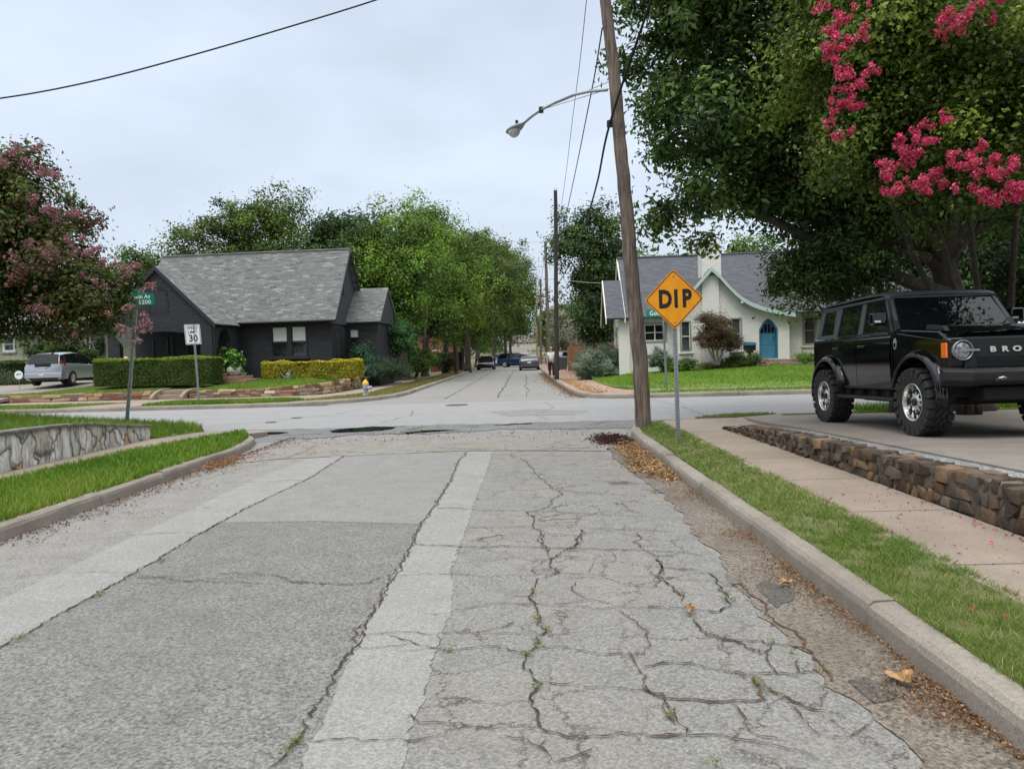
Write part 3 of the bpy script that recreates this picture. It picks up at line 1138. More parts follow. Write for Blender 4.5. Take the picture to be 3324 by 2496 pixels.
# ------------------------------------------------------------------ near right corner
TOPZ = .142
blockNR = [(KR + .16, .2), (KR + .16, 12.7), (2.08, 13.6), (2.22, 14.3), (2.5, 14.85), (2.95, 15.18), (3.5, 15.33), (4.3, 15.3), (4.6, 15.95), (6.9, 15.9), (40, 14.2), (40, .2)]
slab('soil', blockNR, -.04, TOPZ, M_SOIL)
slab('sidewalk', [(2.68, .2), (2.68, 13.6), (2.62, 14.6), (2.85, 15.1), (3.3, 15.22), (4.3, 15.2), (4.75, 15.75), (5.4, 15.8), (5.2, 14.6), (4.4, 13.6), (3.62, 13.1), (3.6, .2)], .1, .152, M_WALK)
def drive_z(x, y):
    y = np.asarray(y, float)
    return np.interp(y, [-1, 5, 10, 13, 15.2, 16.6], [.50, .46, .32, .235, .165, .02])
def dz1(x, y):
    return float(drive_z(x, y))
gridsurf('driveway', [(4.42, .2), (4.42, 12.2), (4.3, 13.3), (4.35, 14.6), (4.7, 16.6), (7.1, 16.45), (6.9, 15.5), (13.5, 14.9), (13.5, .2)], lambda x, y: drive_z(x, y) + .006, M_DRIVE, 1.0)
gridsurf('gravel', [(3.7, .2), (3.7, 11.5), (3.55, 13.2), (3.7, 13.75), (4.3, 13.7), (4.5, 12.2), (4.5, .2)], lambda x, y: np.minimum(drive_z(x, y) - .015, np.interp(y, [0, 10, 12.8, 13.8], [.5, .36, .19, .16])), M_GRAVEL, .5)
grnr = [(6.8, 15.25), (13, 14.8), (26, 14.0), (26, 15.2), (13, 15.9), (7.1, 16.15)]
slab('grass_verge', grnr, 0, .2, M_TURF)
slab('grass_verge', [(3.5, 15.36), (4.4, 15.3), (5.3, 15.75), (4.4, 15.72)], 0, .17, M_TURFD)
slab('grass_verge', [(2.05, .2), (2.05, 12.7), (2.1, 13.6), (2.25, 14.25), (2.55, 14.8), (2.62, 14.6), (2.7, 13.4), (2.7, .2)], .1, .149, M_TURFD)
gridsurf('planted_bank', [(13.5, .2), (13.5, 14.6), (60, 11.8), (60, .2)], lambda x, y: .5 + 0 * x, M_SOIL, 3)

# ------------------------------------------------------------------ near left corner
blockNL = [(KL - .16, .5), (KL - .16, 12.2), (-5.15, 13.2), (-5.35, 14.0), (-5.7, 14.5), (-7.2, 14.6), (-7.3, 16.6), (-8.0, 17.0), (-60, 20.2), (-60, .5)]
slab('soil', blockNL, -.04, .10, M_SOIL)
slab('grass_verge', [(-5.0, .5), (-5.02, 12.3), (-5.13, 13.2), (-5.32, 14.0), (-5.8, 15.0), (-6.1, 13.9), (-6.5, 12.2), (-6.65, 10), (-6.65, .5)], .05, .149, M_TURF)
gridsurf('sidewalk', [(-6.6, .5), (-6.6, 10), (-6.5, 12.2), (-6.05, 13.9), (-5.72, 14.7), (-5.5, 15.6), (-6.0, 16.8), (-7.2, 16.95), (-7.3, 16.2), (-7.05, 15.4), (-7.28, 14.5), (-7.4, 14.4), (-7.4, .5)], lambda x, y: np.interp(y + .25 * (x + 6.2), [14.6, 15.4, 16.6], [.137, .125, .016]), M_WALK, .5)
def nl_z(x, y):
    x = np.asarray(x, float)
    y = np.asarray(y, float)
    base = np.interp(-x, [6.9, 7.6, 9.7, 12.4, 20], [.15, .20, .33, .55, .75])
    near = np.interp(y, [12.4, 14.6, 17.2], [.62, .38, .0])
    w = np.clip((-x - 7.3) / .4, 0, 1)
    return np.maximum(base, near * w * np.interp(-x, [7.3, 12, 20], [1, 1, 1.1])) - .02
lawnNL = [(-7.0, 15.7), (-7.15, 16.2), (-7.6, 16.85), (-12, 17.15), (-40, 18.9), (-40, .5), (-7.62, .5), (-7.62, 14.45), (-7.25, 14.6)]
gridsurf('lawn', lawnNL, nl_z, M_TURF, .5)
kerb('kerb', [(-8.3, 17.12), (-40, 19.0)], -1)

# ------------------------------------------------------------------ far left corner
yfl = [(x, FY(x, .16)) for x in (-80, -9.4)] + [(-8.3, 25.45), (-7.2, 26.0), (-6.35, 26.75), (-5.65, 27.8), (-5.2, 29.2), (-5.06, 31), (-5.06, 95), (-80, 95)]
slab('grass_verge', yfl, 0, .146, M_TURFD)
strip('grass_verge', -80, -5.06, [95] + list(range(100, 226, 10)) + [300], .146, M_TURFD)
strip('grass_verge', 1.66, 80, [95] + list(range(100, 226, 10)) + [300], .146, M_TURFD)
slab('sidewalk', [(x, FY(x, 2.3)) for x in (-80, -9.2)] + [(-7.9, 27.9), (-7.0, 29.2), (-6.6, 31), (-6.5, 90), (-7.7, 90), (-7.75, 33), (-8.0, 31), (-8.5, 29.9), (-9.2, FY(-9.2, 4.6))] + [(-80, FY(-80, 4.6))], .1, .156, M_WALKF)
def fl_z(x, y):
    off = np.asarray(y) - (24.6 - SL * np.asarray(x))
    a = np.interp(off, [4.6, 5.2, 9.5, 14], [.46, .50, .76, .80])
    b = np.interp(-np.asarray(x), [8.0, 8.6, 11], [.52, .56, .9])
    return np.minimum(a, b)
lawnFL = [(x, FY(x, 4.75)) for x in (-23.5, -15.3)] + [(-15.25, 31.2), (-13.75, 31.1), (-13.7, FY(-13.7, 4.75)), (-9.3, FY(-9.3, 4.75)), (-8.7, 30.2), (-8.25, 31.3), (-8.1, 33), (-8.0, 52), (-60, 52), (-60, 33.5)]
gridsurf('lawn', lawnFL, lambda x, y: fl_z(x, y) - .02, M_TURF, .8)
gridsurf('driveway', [(-28.5, FY(-28.5, .2)), (-22.6, FY(-22.6, .2)), (-22.2, FY(-22, 3.0)), (-21.3, 30.9), (-20.2, 33.2), (-19.2, 36), (-19.0, 40), (-25.5, 41), (-26.5, 34), (-29.5, 31)], lambda x, y: np.minimum(fl_z(x, y) + .012, .165 + np.maximum(0, np.asarray(y) - 24.6 + SL * np.asarray(x) - 3.2) * .16), M_DRIVE, .8)
slab('footpath', [(-16.5, FY(-16.5, .17)), (-13.6, FY(-13.6, .17)), (-13.2, FY(-13.2, 2.35)), (-14.9, FY(-14.9, 2.35))], .1, .160, M_WALKF)
# ------------------------------------------------------------------ far right corner
yfr = [(x, FY(x, .16)) for x in (80, 4.0)] + [(3.1, 24.75), (2.55, 25.25), (2.18, 26.2), (2.0, 27.7), (1.9, 30), (1.78, 38), (1.66, 60), (1.66, 95), (80, 95)]
slab('pavement', yfr, 0, .146, M_PINK)
grv = [(4.0, FY(4.0, .22)), (60, FY(60, .22)), (60, FY(60, 1.75)), (5.2, FY(5.2, 1.75)), (4.2, FY(4.2, 1.4)), (3.6, FY(3.6, .8))]
slab('grass_verge', grv, .1, .154, M_TURF)
slab('sidewalk', [(4.6, FY(4.6, 1.75)), (60, FY(60, 1.75)), (60, FY(60, 2.75)), (4.2, FY(4.2, 2.75))], .1, .157, M_WALKF)
def fr_z(x, y):
    off = np.asarray(y) - (24.6 - SL * np.asarray(x))
    a = np.interp(off, [2.8, 3.1, 4.5, 10], [.17, .26, .38, .66])
    b = np.interp(np.asarray(x), [3.3, 3.7, 5.2, 12], [.17, .25, .40, .68])
    return np.minimum(a, b)
lawnFR = [(4.1, FY(4.1, 2.78)), (60, FY(60, 2.78)), (60, 55), (5.5, 55), (3.9, 44), (3.5, 38), (3.35, 33), (3.45, 29), (3.7, 27.6)]
gridsurf('lawn', lawnFR, fr_z, M_TURF, .8)
gridsurf('footpath', [(13.2, 35.4), (20, FY(20, 2.7)), (22, FY(22, 2.7)), (15.5, 35.2)], lambda x, y: fr_z(x, y) + .02, M_WALKF, 1.5)

# ------------------------------------------------------------------ grass blades
GR1 = [(.10, .18, .022), (.14, .23, .03), (.17, .26, .04), (.24, .29, .07), (.36, .34, .15), (.13, .21, .03), (.42, .36, .20)]
GRB = [(.08, .17, .014), (.12, .23, .02), (.16, .28, .025), (.22, .32, .035), (.30, .34, .07)]
GRF = [(.15, .27, .03), (.19, .32, .035), (.24, .36, .05)]
def gz(z):
    return lambda x, y: z + 0 * x
tag(grass('grass', [(2.03, 1.2), (2.03, 12.7), (2.1, 13.6), (2.28, 14.3), (2.6, 14.85), (2.68, 14.6), (2.76, 13.2), (2.76, 1.2)], gz(.145), 120000, .045, .0045, GR1, 1, near=.9, lean=1.1, patchy=.8), kind='stuff')
tag(grass('grass', [(-5.0, 3), (-5.0, 12.3), (-5.13, 13.2), (-5.3, 14.0), (-5.8, 15.05), (-6.15, 13.9), (-6.55, 12.2), (-6.7, 10), (-6.7, 3)], gz(.145), 70000, .10, .008, GRB, 2, near=.3, lean=.6), kind='stuff')
tag(grass('grass', [(-7.0, 15.7), (-7.15, 16.2), (-7.6, 16.85), (-12, 17.15), (-20, 17.6), (-20, 10), (-7.55, 10), (-7.5, 14.45), (-7.25, 14.6)], nl_z, 80000, .13, .016, GRB + GRB + [(.34, .36, .06)], 3, lean=.6), kind='stuff')
tag(grass('grass', grv[:2] + grv[2:], gz(.15), 22000, .08, .03, GRF, 4), kind='stuff')
tag(grass('grass', [(4.1, FY(4.1, 2.8)), (22, FY(22, 2.8)), (20, 36.5), (5.2, 37), (3.5, 36), (3.4, 33), (3.5, 29), (3.75, 27.6)], fr_z, 60000, .075, .032, GRF, 5), kind='stuff')
tag(grass('grass', [(-60 + 37, FY(-23, 4.9)), (-15.4, FY(-15.4, 4.9)), (-15.2, 32), (-13.8, 33.2), (-13.2, 34.2), (-20, 34.5), (-20.3, 31.4)], lambda x, y: fl_z(x, y) - .02, 30000, .07, .032, GRF + GR1[3:], 6), kind='stuff')
tag(grass('grass', [(-13.6, FY(-13.6, 4.9)), (-9.3, FY(-9.3, 4.9)), (-8.8, 30.3), (-8.4, 31.6), (-8.4, 33.5), (-12, 34.6), (-13.2, 32.8)], lambda x, y: fl_z(x, y) - .02, 24000, .07, .032, GRF, 7), kind='stuff')
tag(grass('grass', [(-30, FY(-30, .3)), (-23, FY(-23, .3)), (-23, FY(-23, 2.2)), (-30, FY(-30, 2.2))], gz(.15), 6000, .08, .03, GRB, 8), kind='stuff')
tag(grass('grass', [(-22.4, FY(-22.4, .3)), (-16.5, FY(-16.5, .3)), (-15, FY(-15, 2.2)), (-22.4, FY(-22.4, 2.2))], gz(.148), 9000, .08, .03, GRB + GR1[2:], 9, patchy=.8), kind='stuff')
tag(grass('grass', [(-13.5, FY(-13.5, .3)), (-9.4, FY(-9.4, .3)), (-8.3, 25.7), (-8.0, 26.6), (-8.9, FY(-8.9, 2.2)), (-13.1, FY(-13.1, 2.2))], gz(.15), 12000, .10, .03, GRB, 10), kind='stuff')
tag(grass('grass', [(-8, 26.2), (-6.3, 27), (-5.3, 29), (-5.1, 32), (-5.1, 60), (-6.4, 60), (-6.5, 31), (-7.3, 28.4)], gz(.148), 16000, .06, .03, [(.26, .24, .08), (.16, .20, .05), (.30, .20, .09), (.12, .19, .04)], 11), kind='stuff')
tag(grass('grass', grnr, gz(.2), 14000, .15, .02, GRB, 12), kind='stuff')
tag(grass('grass', [(3.5, 15.36), (4.4, 15.3), (5.3, 15.75), (4.4, 15.72)], gz(.168), 1500, .05, .012, GR1 + [(.3, .22, .1)], 13), kind='stuff')

def debris(name, fn, n, size, pal, seed, z=.012, h=.012):
    """loose flakes lying about: fn(rng, n) gives x, y"""
    rng = np.random.default_rng(seed)
    xy = fn(rng, n)
    n = len(xy)
    P = np.concatenate([xy, (z + rng.random(n) * h)[:, None]], 1)
    N = unit(np.array([0, 0, 1.0]) + rng.normal(size=(n, 3)) * .45)
    L = size * rng.uniform(.4, 1.5, n)
    V, Q = leafgeo(P, N, L, L * rng.uniform(.25, .7, n), rng)
    c = np.array(pal)[rng.integers(0, len(pal), n)] * rng.uniform(.6, 1.3, n)[:, None]
    return tag(quickmesh(name, V, Q, np.repeat(c, 4, axis=0), PETAL), kind='stuff')
RUST = [(.27, .135, .06), (.36, .20, .10), (.19, .10, .055), (.42, .28, .17), (.15, .11, .08)]
def gutr(rng, n):
    y = 2.2 / (1 - rng.random(n) * .82)
    cl = .5 + .5 * np.sin(y * 4.2 + 1.3 * np.sin(y * 2.1))
    x = KR - .01 - np.abs(rng.exponential(.07, n)) * (.5 + cl)
    k = (rng.random(n) < .15 + .85 * cl ** 2) & (x > KR - .5)
    return np.stack([x, y], 1)[k]
debris('leaf_litter', gutr, 20000, .016, RUST, 21, .012, .02)
def straw(rng, n):
    y = np.where(rng.random(n) < .5, rng.normal(10.0, .45, n), rng.normal(11.3, .6, n))
    x = KR - .02 - np.abs(rng.normal(0, .17, n))
    return np.stack([x, y], 1)
debris('dry_straw', straw, 7000, .05, [(.42, .25, .12), (.52, .36, .20), (.30, .17, .08), (.2, .12, .07)], 22, .012, .035)
def gutl(rng, n):
    y = rng.uniform(6.5, 15, n)
    x = KL + .03 + np.abs(rng.exponential(.14, n)) * (.6 + .8 * np.sin(y * 2.2) ** 2)
    return np.stack([x, y], 1)
debris('leaf_litter', gutl, 2600, .026, [(.10, .045, .035), (.14, .06, .04), (.2, .10, .06)], 23)
def gutl2(rng, n):
    return np.stack([rng.normal(-4.72, .12, n), rng.normal(11.3, .35, n)], 1)
debris('leaf_litter', gutl2, 380, .055, [(.36, .19, .08), (.26, .14, .06)], 24, .015, .06)
def gutf(rng, n):
    y = rng.uniform(25.5, 58, n)
    x = np.interp(y, [25, 27.6, 38, 60], [2.2, 1.84, 1.62, 1.5]) - .02 - np.abs(rng.exponential(.16, n))
    return np.stack([x, y], 1)
debris('leaf_litter', gutf, 5000, .06, [(.28, .17, .09), (.2, .12, .07)], 25)
def gutf2(rng, n):
    y = rng.uniform(25.5, 40, n)
    x = np.interp(y, [25, 27.6, 38, 60], [2.45, 2.1, 1.9, 1.8]) + np.abs(rng.exponential(.22, n))
    return np.stack([x, y], 1)
debris('leaf_litter', gutf2, 3000, .07, [(.50, .30, .14), (.42, .24, .12), (.55, .4, .2)], 26, .152)
def walkl(rng, n):
    return np.stack([rng.uniform(2.7, 3.6, n), 3 / (1 - rng.random(n) * .7)], 1)
debris('leaf_litter', walkl, 420, .014, [(.10, .06, .04), (.16, .09, .05)], 27, .154, .004)
def petl(rng, n):
    y = rng.uniform(3, 7.2, n)
    return np.stack([rng.uniform(2.2, 3.58, n) + 0 * y, y], 1)
debris('fallen_petals', petl, 60, .036, [(.75, .06, .22), (.65, .04, .2)], 28, .156, .012)
def petl2(rng, n):
    y = rng.normal(5.4, .7, n)
    return np.stack([3.56 - np.abs(rng.normal(0, .05, n)), y], 1)
debris('fallen_petals', petl2, 60, .03, [(.72, .06, .22), (.3, .05, .08)], 29, .156, .01)
def wetl(rng, n):
    return np.stack([rng.uniform(-4.6, 1.5, n), rng.normal(14.6, .5, n)], 1)
debris('leaf_litter', wetl, 450, .035, [(.12, .05, .035), (.09, .045, .03), (.2, .1, .06)], 30)
def muck(rng, n):
    return np.stack([rng.normal(1.55, .16, n), rng.normal(13.2, .38, n)], 1)
debris('leaf_litter', muck, 2600, .05, [(.05, .022, .018), (.07, .03, .02)], 31)

# weeds rooted in the cracks
wd = []
for L in (r4b([(1340, 410), (1335, 440), (1365, 560), (1375, 580), (1415, 625), (1435, 640), (1365, 690), (1365, 715), (1290, 780), (1330, 780), (1400, 742), (1355, 985), (1370, 975), (1130, 747), (850, 757), (2170, 1155)]),
          r2b([(610, 420), (590, 430), (980, 222), (960, 230), (120, 680), (80, 700), (150, 672), (1770, 1310), (1720, 1370), (1740, 1330), (1790, 1290), (1800, 355)]),
          r6b([(140, 1130), (640, 920), (655, 940), (710, 990), (860, 760), (470, 430), (510, 450), (450, 60), (500, 55), (1040, 860), (390, 1400), (380, 655), (205, 410), (720, 690)]),
          r3b([(2030, 530), (985, 470), (950, 510), (1010, 420), (870, 640)])):
    wd += [G(x, y, .01) for x, y in L]
rng = np.random.default_rng(5)
P = []
for w in wd:
    n = 26
    s = .010
    P.append(np.array([w.x, w.y, .012]) + np.abs(rng.normal(size=(n, 3))) * [0, 0, .012] + rng.normal(size=(n, 3)) * [s * 1.5, s * 1.5, 0])
P = np.concatenate(P)
n = len(P)
V, Q = leafgeo(P, unit(np.array([0, 0, 1.]) + rng.normal(size=(n, 3)) * .6), rng.uniform(.008, .02, n), rng.uniform(.004, .009, n), rng)
c = np.array([(.10, .17, .03), (.16, .22, .05), (.26, .25, .08)])[rng.integers(0, 3, n)]
tag(quickmesh('weeds', V, Q, np.repeat(c, 4, axis=0), LEAF), kind='stuff')

def dry_leaf(px, py, size, label, z=.02):
    g = G(px, py, z)
    rng = np.random.default_rng(int(px))
    n = 26
    V = [(0, 0, .012)]
    for k in range(n):
        a = 2 * pi * k / n
        r = size * (.42 + .22 * cos(a * 5 + 1) + .18 * cos(a) + rng.normal(0, .03))
        V.append((r * cos(a), r * .62 * sin(a), .012 + size * .22 * abs(sin(a * 1.5 + .6)) + rng.normal(0, .003)))
    mb = MB()
    mb.add(V, [(0, k, k % n + 1) for k in range(1, n + 1)])
    o = mb.build('dry_leaf', mat('dry_leaf', (.42, .25, .11), .7, noise=((.24, .13, .06), 40, 4)))
    md = o.modifiers.new('thickness', 'SOLIDIFY')
    md.thickness = .0012
    o.location = g
    o.rotation_euler = (0, 0, rng.uniform(0, 6))
    return tag(o, label, 'leaf', 'dry leaves fallen in the gutter')
dry_leaf(1954, 1476, .16, 'large curled brown dry leaf lying against the right kerb')
dry_leaf(1490, 1317, .11, 'pale dry leaf lying in a road crack left of the gutter')
dry_leaf(1700, 1262, .10, 'torn tan dry leaf at the foot of the right kerb, farther up')
# ================================================================== stone walls
def stones_wall(name, label, path, zb, zt, th, lx, courses, pal, seed, cap=None, jit=.02, group=None, cat='wall', face_side=1, mortar=(.20, .19, .17), gap=.012, slant=.05):
    """dry-laid stones along a path; zb, zt give the foot and the top at a point"""
    rng = np.random.default_rng(seed)
    P = [Vector((*p, 0)) for p in path]
    cum = [0]
    for i in range(len(P) - 1):
        cum.append(cum[-1] + (P[i + 1] - P[i]).length)
    def pt(s):
        s = min(max(s, 0), cum[-1] - 1e-4)
        i = max(k for k in range(len(cum) - 1) if cum[k] <= s)
        d = (P[i + 1] - P[i]).normalized()
        return P[i] + d * (s - cum[i]), d
    V, Q, C = [], [], []
    def block(s0, s1, f0, f1, t, col, out=0.0, sl=0.0):
        o = len(V)
        vs = []
        nx = 3
        for (s, d_, f) in [(s0, 0, f0), (s1, 0, f0), (s1, 1, f0), (s0, 1, f0), (s0 + sl, 0, f1), (s1 + sl, 0, f1), (s1 + sl, 1, f1), (s0 + sl, 1, f1)]:
            p, d = pt(s)
            nrm = Vector((d.y, -d.x, 0)) * face_side
            z0, z1 = zb(p.x, p.y), zt(p.x, p.y)
            z = z0 + (z1 - z0) * f
            q = p + nrm * (out if d_ == 0 else -t) + Vector((rng.normal(0, jit * .6), rng.normal(0, jit * .6), 0))
            V.append((q.x, q.y, z + rng.normal(0, jit * .45)))
            C.append(col)
        for f in [(0, 3, 2, 1), (4, 5, 6, 7), (0, 1, 5, 4), (1, 2, 6, 5), (2, 3, 7, 6), (3, 0, 4, 7)]:
            Q.append([i + o for i in f])
    for c in range(courses):
        s = rng.uniform(-.1, 0)
        f0, f1 = c / courses, (c + 1) / courses
        while s < cum[-1]:
            L = lx * rng.uniform(.45, 1.6)
            p, _ = pt(s + L / 2)
            hh = zt(p.x, p.y) - zb(p.x, p.y)
            if hh > .03:
                a, b = f0 + rng.uniform(-.02, .07), f1 - rng.uniform(-.02, .07)
                if courses > 1 and c == courses - 1:
                    b = 1 + rng.normal(0, .02)
                g = .012
                g = gap
                block(s + g, s + L - g, max(0, a), b, th * .55, np.array(pal[rng.integers(0, len(pal))]) * rng.uniform(.6, 1.3), rng.uniform(-.012, .022), rng.normal(0, slant) if courses < 3 else rng.normal(0, .02))
                if c == courses - 1 and not cap:
                    dd = rng.uniform(-.3, .3) * L
                    block(s + g + dd, s + L - g + dd, max(0, a), b - .015, th, np.array(pal[rng.integers(0, len(pal))]) * rng.uniform(.6, 1.3), -th * .57)
            s += L
    me = quickmesh(name, V, Q, np.array(C), STONE)
    md = me.modifiers.new('bevel', 'BEVEL')
    md.width = min(.022, lx * .08)
    md.segments = 2
    # mortar core just behind the faces
    core = MB()
    n = max(2, int(cum[-1] / .5))
    rows = []
    for k in range(n + 1):
        p, d = pt(cum[-1] * k / n)
        nrm = Vector((d.y, -d.x, 0)) * face_side
        z0, z1 = zb(p.x, p.y), zt(p.x, p.y)
        a, b = p - nrm * .012, p - nrm * th * .9
        zz = z0 + (z1 - z0) * .93 - .01
        rows.append([(a.x, a.y, z0 - .03), (a.x, a.y, zz), (b.x, b.y, zz), (b.x, b.y, z0 - .03)])
    Vc = [q for r in rows for q in r]
    Fc = []
    for k in range(n):
        for j in range(4):
            j2 = (j + 1) % 4
            Fc.append((k * 4 + j, k * 4 + j2, k * 4 + 4 + j2, k * 4 + 4 + j))
    core.add(Vc, Fc)
    core.build('mortar', mat('mortar' + str(mortar), mortar, .95, noise=((mortar[0] * .4, mortar[1] * .4, mortar[2] * .4), 12, 4)), me)
    if cap:
        V.clear(); Q.clear(); C.clear()
        s = 0
        while s < cum[-1]:
            L = cap[0] * rng.uniform(.6, 1.4)
            p0, d0 = pt(s + .008)
            p1, d1 = pt(min(s + L - .008, cum[-1]))
            o = len(V)
            col = np.array(cap[2]) * rng.uniform(.8, 1.2)
            for (p, d, dd, up) in [(p0, d0, 0, 0), (p1, d1, 0, 0), (p1, d1, 1, 0), (p0, d0, 1, 0), (p0, d0, 0, 1), (p1, d1, 0, 1), (p1, d1, 1, 1), (p0, d0, 1, 1)]:
                nrm = Vector((d.y, -d.x, 0)) * face_side
                q = p + nrm * (.035 + rng.normal(0, .008) if dd == 0 else -th - .01)
                V.append((q.x, q.y, zt(p.x, p.y) + .003 + up * cap[1] + rng.normal(0, .003)))
                C.append(col)
            for f in [(0, 3, 2, 1), (4, 5, 6, 7), (0, 1, 5, 4), (1, 2, 6, 5), (2, 3, 7, 6), (3, 0, 4, 7)]:
                Q.append([i + o for i in f])
            s += L
        co = quickmesh('coping', V, Q, np.array(C), STONE, me)
        md = co.modifiers.new('bevel', 'BEVEL')
        md.width = .01
        md.segments = 2
    return tag(me, label, cat, group)

BROWN = [(.18, .125, .085), (.22, .145, .095), (.13, .10, .075), (.27, .19, .12), (.14, .125, .11), (.19, .16, .13), (.25, .15, .09), (.10, .075, .06), (.17, .13, .10)]
wtop = lambda x, y: float(np.interp(y, [0, 5.4, 7.6, 10, 12, 13.15], [.54, .50, .46, .40, .31, .18]))
stones_wall('stone_wall', 'low wall of rough brown and rust stones between the sidewalk and the driveway', [(3.62, 2.2), (3.64, 6), (3.60, 9), (3.55, 11.5), (3.5, 13.2)], lambda x, y: .15, wtop, .30, .125, 3, [tuple(q * .82 for q in k) for k in BROWN], 41, jit=.022, mortar=(.15, .12, .095), face_side=-1, gap=.007)
m, t, p, c = newmat('stained_flagstone')
mp_ = nd(t, 'ShaderNodeMapping')
mp_.inputs['Scale'].default_value = (0, 2.9, 1.5)
t.links.new(c.outputs['Object'], mp_.inputs[0])
nn_ = nd(t, 'ShaderNodeTexNoise')
nn_.inputs['Scale'].default_value = 3
t.links.new(c.outputs['Object'], nn_.inputs['Vector'])
ad_ = nd(t, 'ShaderNodeVectorMath', operation='MULTIPLY_ADD')
t.links.new(nn_.outputs['Color'], ad_.inputs[0])
ad_.inputs[1].default_value = (0, .9, .9)
t.links.new(mp_.outputs[0], ad_.inputs[2])
vc, ve = nd(t, 'ShaderNodeTexVoronoi', feature='F1'), nd(t, 'ShaderNodeTexVoronoi', feature='DISTANCE_TO_EDGE')
for q in (vc, ve):
    q.inputs['Scale'].default_value = 1.0
    t.links.new(ad_.outputs[0], q.inputs['Vector'])
rp = nd(t, 'ShaderNodeValToRGB')
rp.color_ramp.interpolation = 'CONSTANT'
for i, cc in enumerate([(.62, .62, .58), (.50, .47, .40), (.66, .65, .60), (.50, .31, .16), (.46, .46, .43), (.68, .66, .61)]):
    e = rp.color_ramp.elements[i] if i < 2 else rp.color_ramp.elements.new(i / 6)
    e.position, e.color = i / 6, (*cc, 1)
sc_ = nd(t, 'ShaderNodeSeparateColor')
t.links.new(vc.outputs['Color'], sc_.inputs[0])
t.links.new(sc_.outputs[0], rp.inputs[0])
mp2_ = nd(t, 'ShaderNodeMapping')
mp2_.inputs['Scale'].default_value = (9, 9, 2)
t.links.new(c.outputs['Object'], mp2_.inputs[0])
col = mixc(t, mrange(t, noise(t, mp2_.outputs[0], 1.2, 6, .7), .42, .66, 0, .9), rp.outputs[0], (.14, .12, .09))
col = mixc(t, mrange(t, ve.outputs['Distance'], .004, .045, .85, 0), col, (.045, .035, .028))
t.links.new(col, p.inputs['Base Color'])
p.inputs['Roughness'].default_value = .85
bp = nd(t, 'ShaderNodeBump')
bp.inputs['Strength'].default_value = .8
bp.inputs['Distance'].default_value = .04
t.links.new(mrange(t, ve.outputs['Distance'], 0, .12), bp.inputs['Height'])
t.links.new(bp.outputs[0], p.inputs['Normal'])
ltop = lambda x, y: float(np.interp(y, [0, 9, 11, 12.3, 13.2, 14.45], [.68, .68, .66, .62, .50, .37]))
lw_ = MB()
cp_ = MB()
ysl = [14.45, 13.8, 13.2, 12.6, 12.0, 11.2, 10.3, 9.4, 8.4, 7.2, 5.0]
for a, b in zip(ysl[:-1], ysl[1:]):
    za, zb_ = ltop(0, a), ltop(0, b)
    xa, xb = -7.42 - .006 * (14.4 - a), -7.42 - .006 * (14.4 - b)
    lw_.hexa([(xa, a, .1), (xa - .22, a, .1), (xb - .22, b, .1), (xb, b, .1), (xa - .01, a, za), (xa - .22, a, za), (xb - .22, b, zb_), (xb - .01, b, zb_)])
    r_ = random.uniform(.0, .02)
    cp_.hexa([(xa + .04 + r_, a - .006, za), (xa - .25, a - .006, za), (xb - .25, b + .006, zb_), (xb + .04 - r_, b + .006, zb_), (xa + .04 + r_, a - .006, za + .045), (xa - .25, a - .006, za + .045), (xb - .25, b + .006, zb_ + .04), (xb + .04 - r_, b + .006, zb_ + .045)])
lw_o = tag(lw_.build('retaining_wall', m), 'stained white and grey flagstone retaining wall with a flat coping beside the left sidewalk', 'wall')
cp_.build('coping', mat('coping_stone', (.22, .215, .19), .9, noise=((.09, .085, .07), 7, 5), bump=.6), lw_o, bevel=.01)
TAN = [(.42, .27, .15), (.50, .35, .21), (.30, .14, .09), (.24, .12, .08), (.46, .33, .22), (.36, .24, .15)]
zfoot = lambda x, y: .155
lowt = lambda x, y: .155 + float(np.interp(-x, [8, 9.5, 11, 24], [.46, .40, .33, .30]))
stones_wall('garden_wall', 'low ledge of long tan and dark red stones under the lawn left of the garden steps', [(-22.4, FY(-22.4, 4.62)), (-15.35, FY(-15.35, 4.62))], zfoot, lowt, .3, .62, 2, TAN, 43)
stones_wall('garden_wall', 'low stone wall curving round the lawn corner behind the fire hydrant', [(-13.75, FY(-13.75, 4.62)), (-9.2, FY(-9.2, 4.62)), (-8.55, 30.0), (-8.15, 31.2), (-8.05, 33)], zfoot, lowt, .3, .42, 3, TAN + [(.55, .45, .30)], 44)
stones_wall('garden_wall', 'long low tan stone wall running along the side street below the shrubs', [(-8.05, 33.1), (-7.95, 40), (-7.9, 51)], zfoot, lambda x, y: .155 + float(np.interp(y, [33, 51], [.52, .42])), .3, .32, 4, TAN + [(.55, .45, .30)], 45)

# garden steps with curved cheeks
st = thing('garden_steps', 'two concrete steps between curved cheeks leading up to the left lawn', 'steps', (-14.55, FY(-14.55, 4.6), .15), -ALPHA)
MCON = asphalt('step_concrete', (.26, .20, .15), (.42, .34, .27), (.2, .15, .11), 1.0, .4, contrast=.6)
for k in range(2):
    MB().box(-.55, .55, .38 * k, 1.3, .17 * k, .17 * (k + 1)).build('step', MCON, st, bevel=.012)
for s in (-1, 1):
    mb = MB()
    prof = [(-.35, -.02), (-.35, .10), (-.25, .18), (-.05, .28), (.2, .36), (.5, .40), (1.2, .41), (1.2, -.02)]
    mb.prism(prof, s * .56, s * .72, 'X')
    mb.build('cheek', MCON, st, bevel=.02)

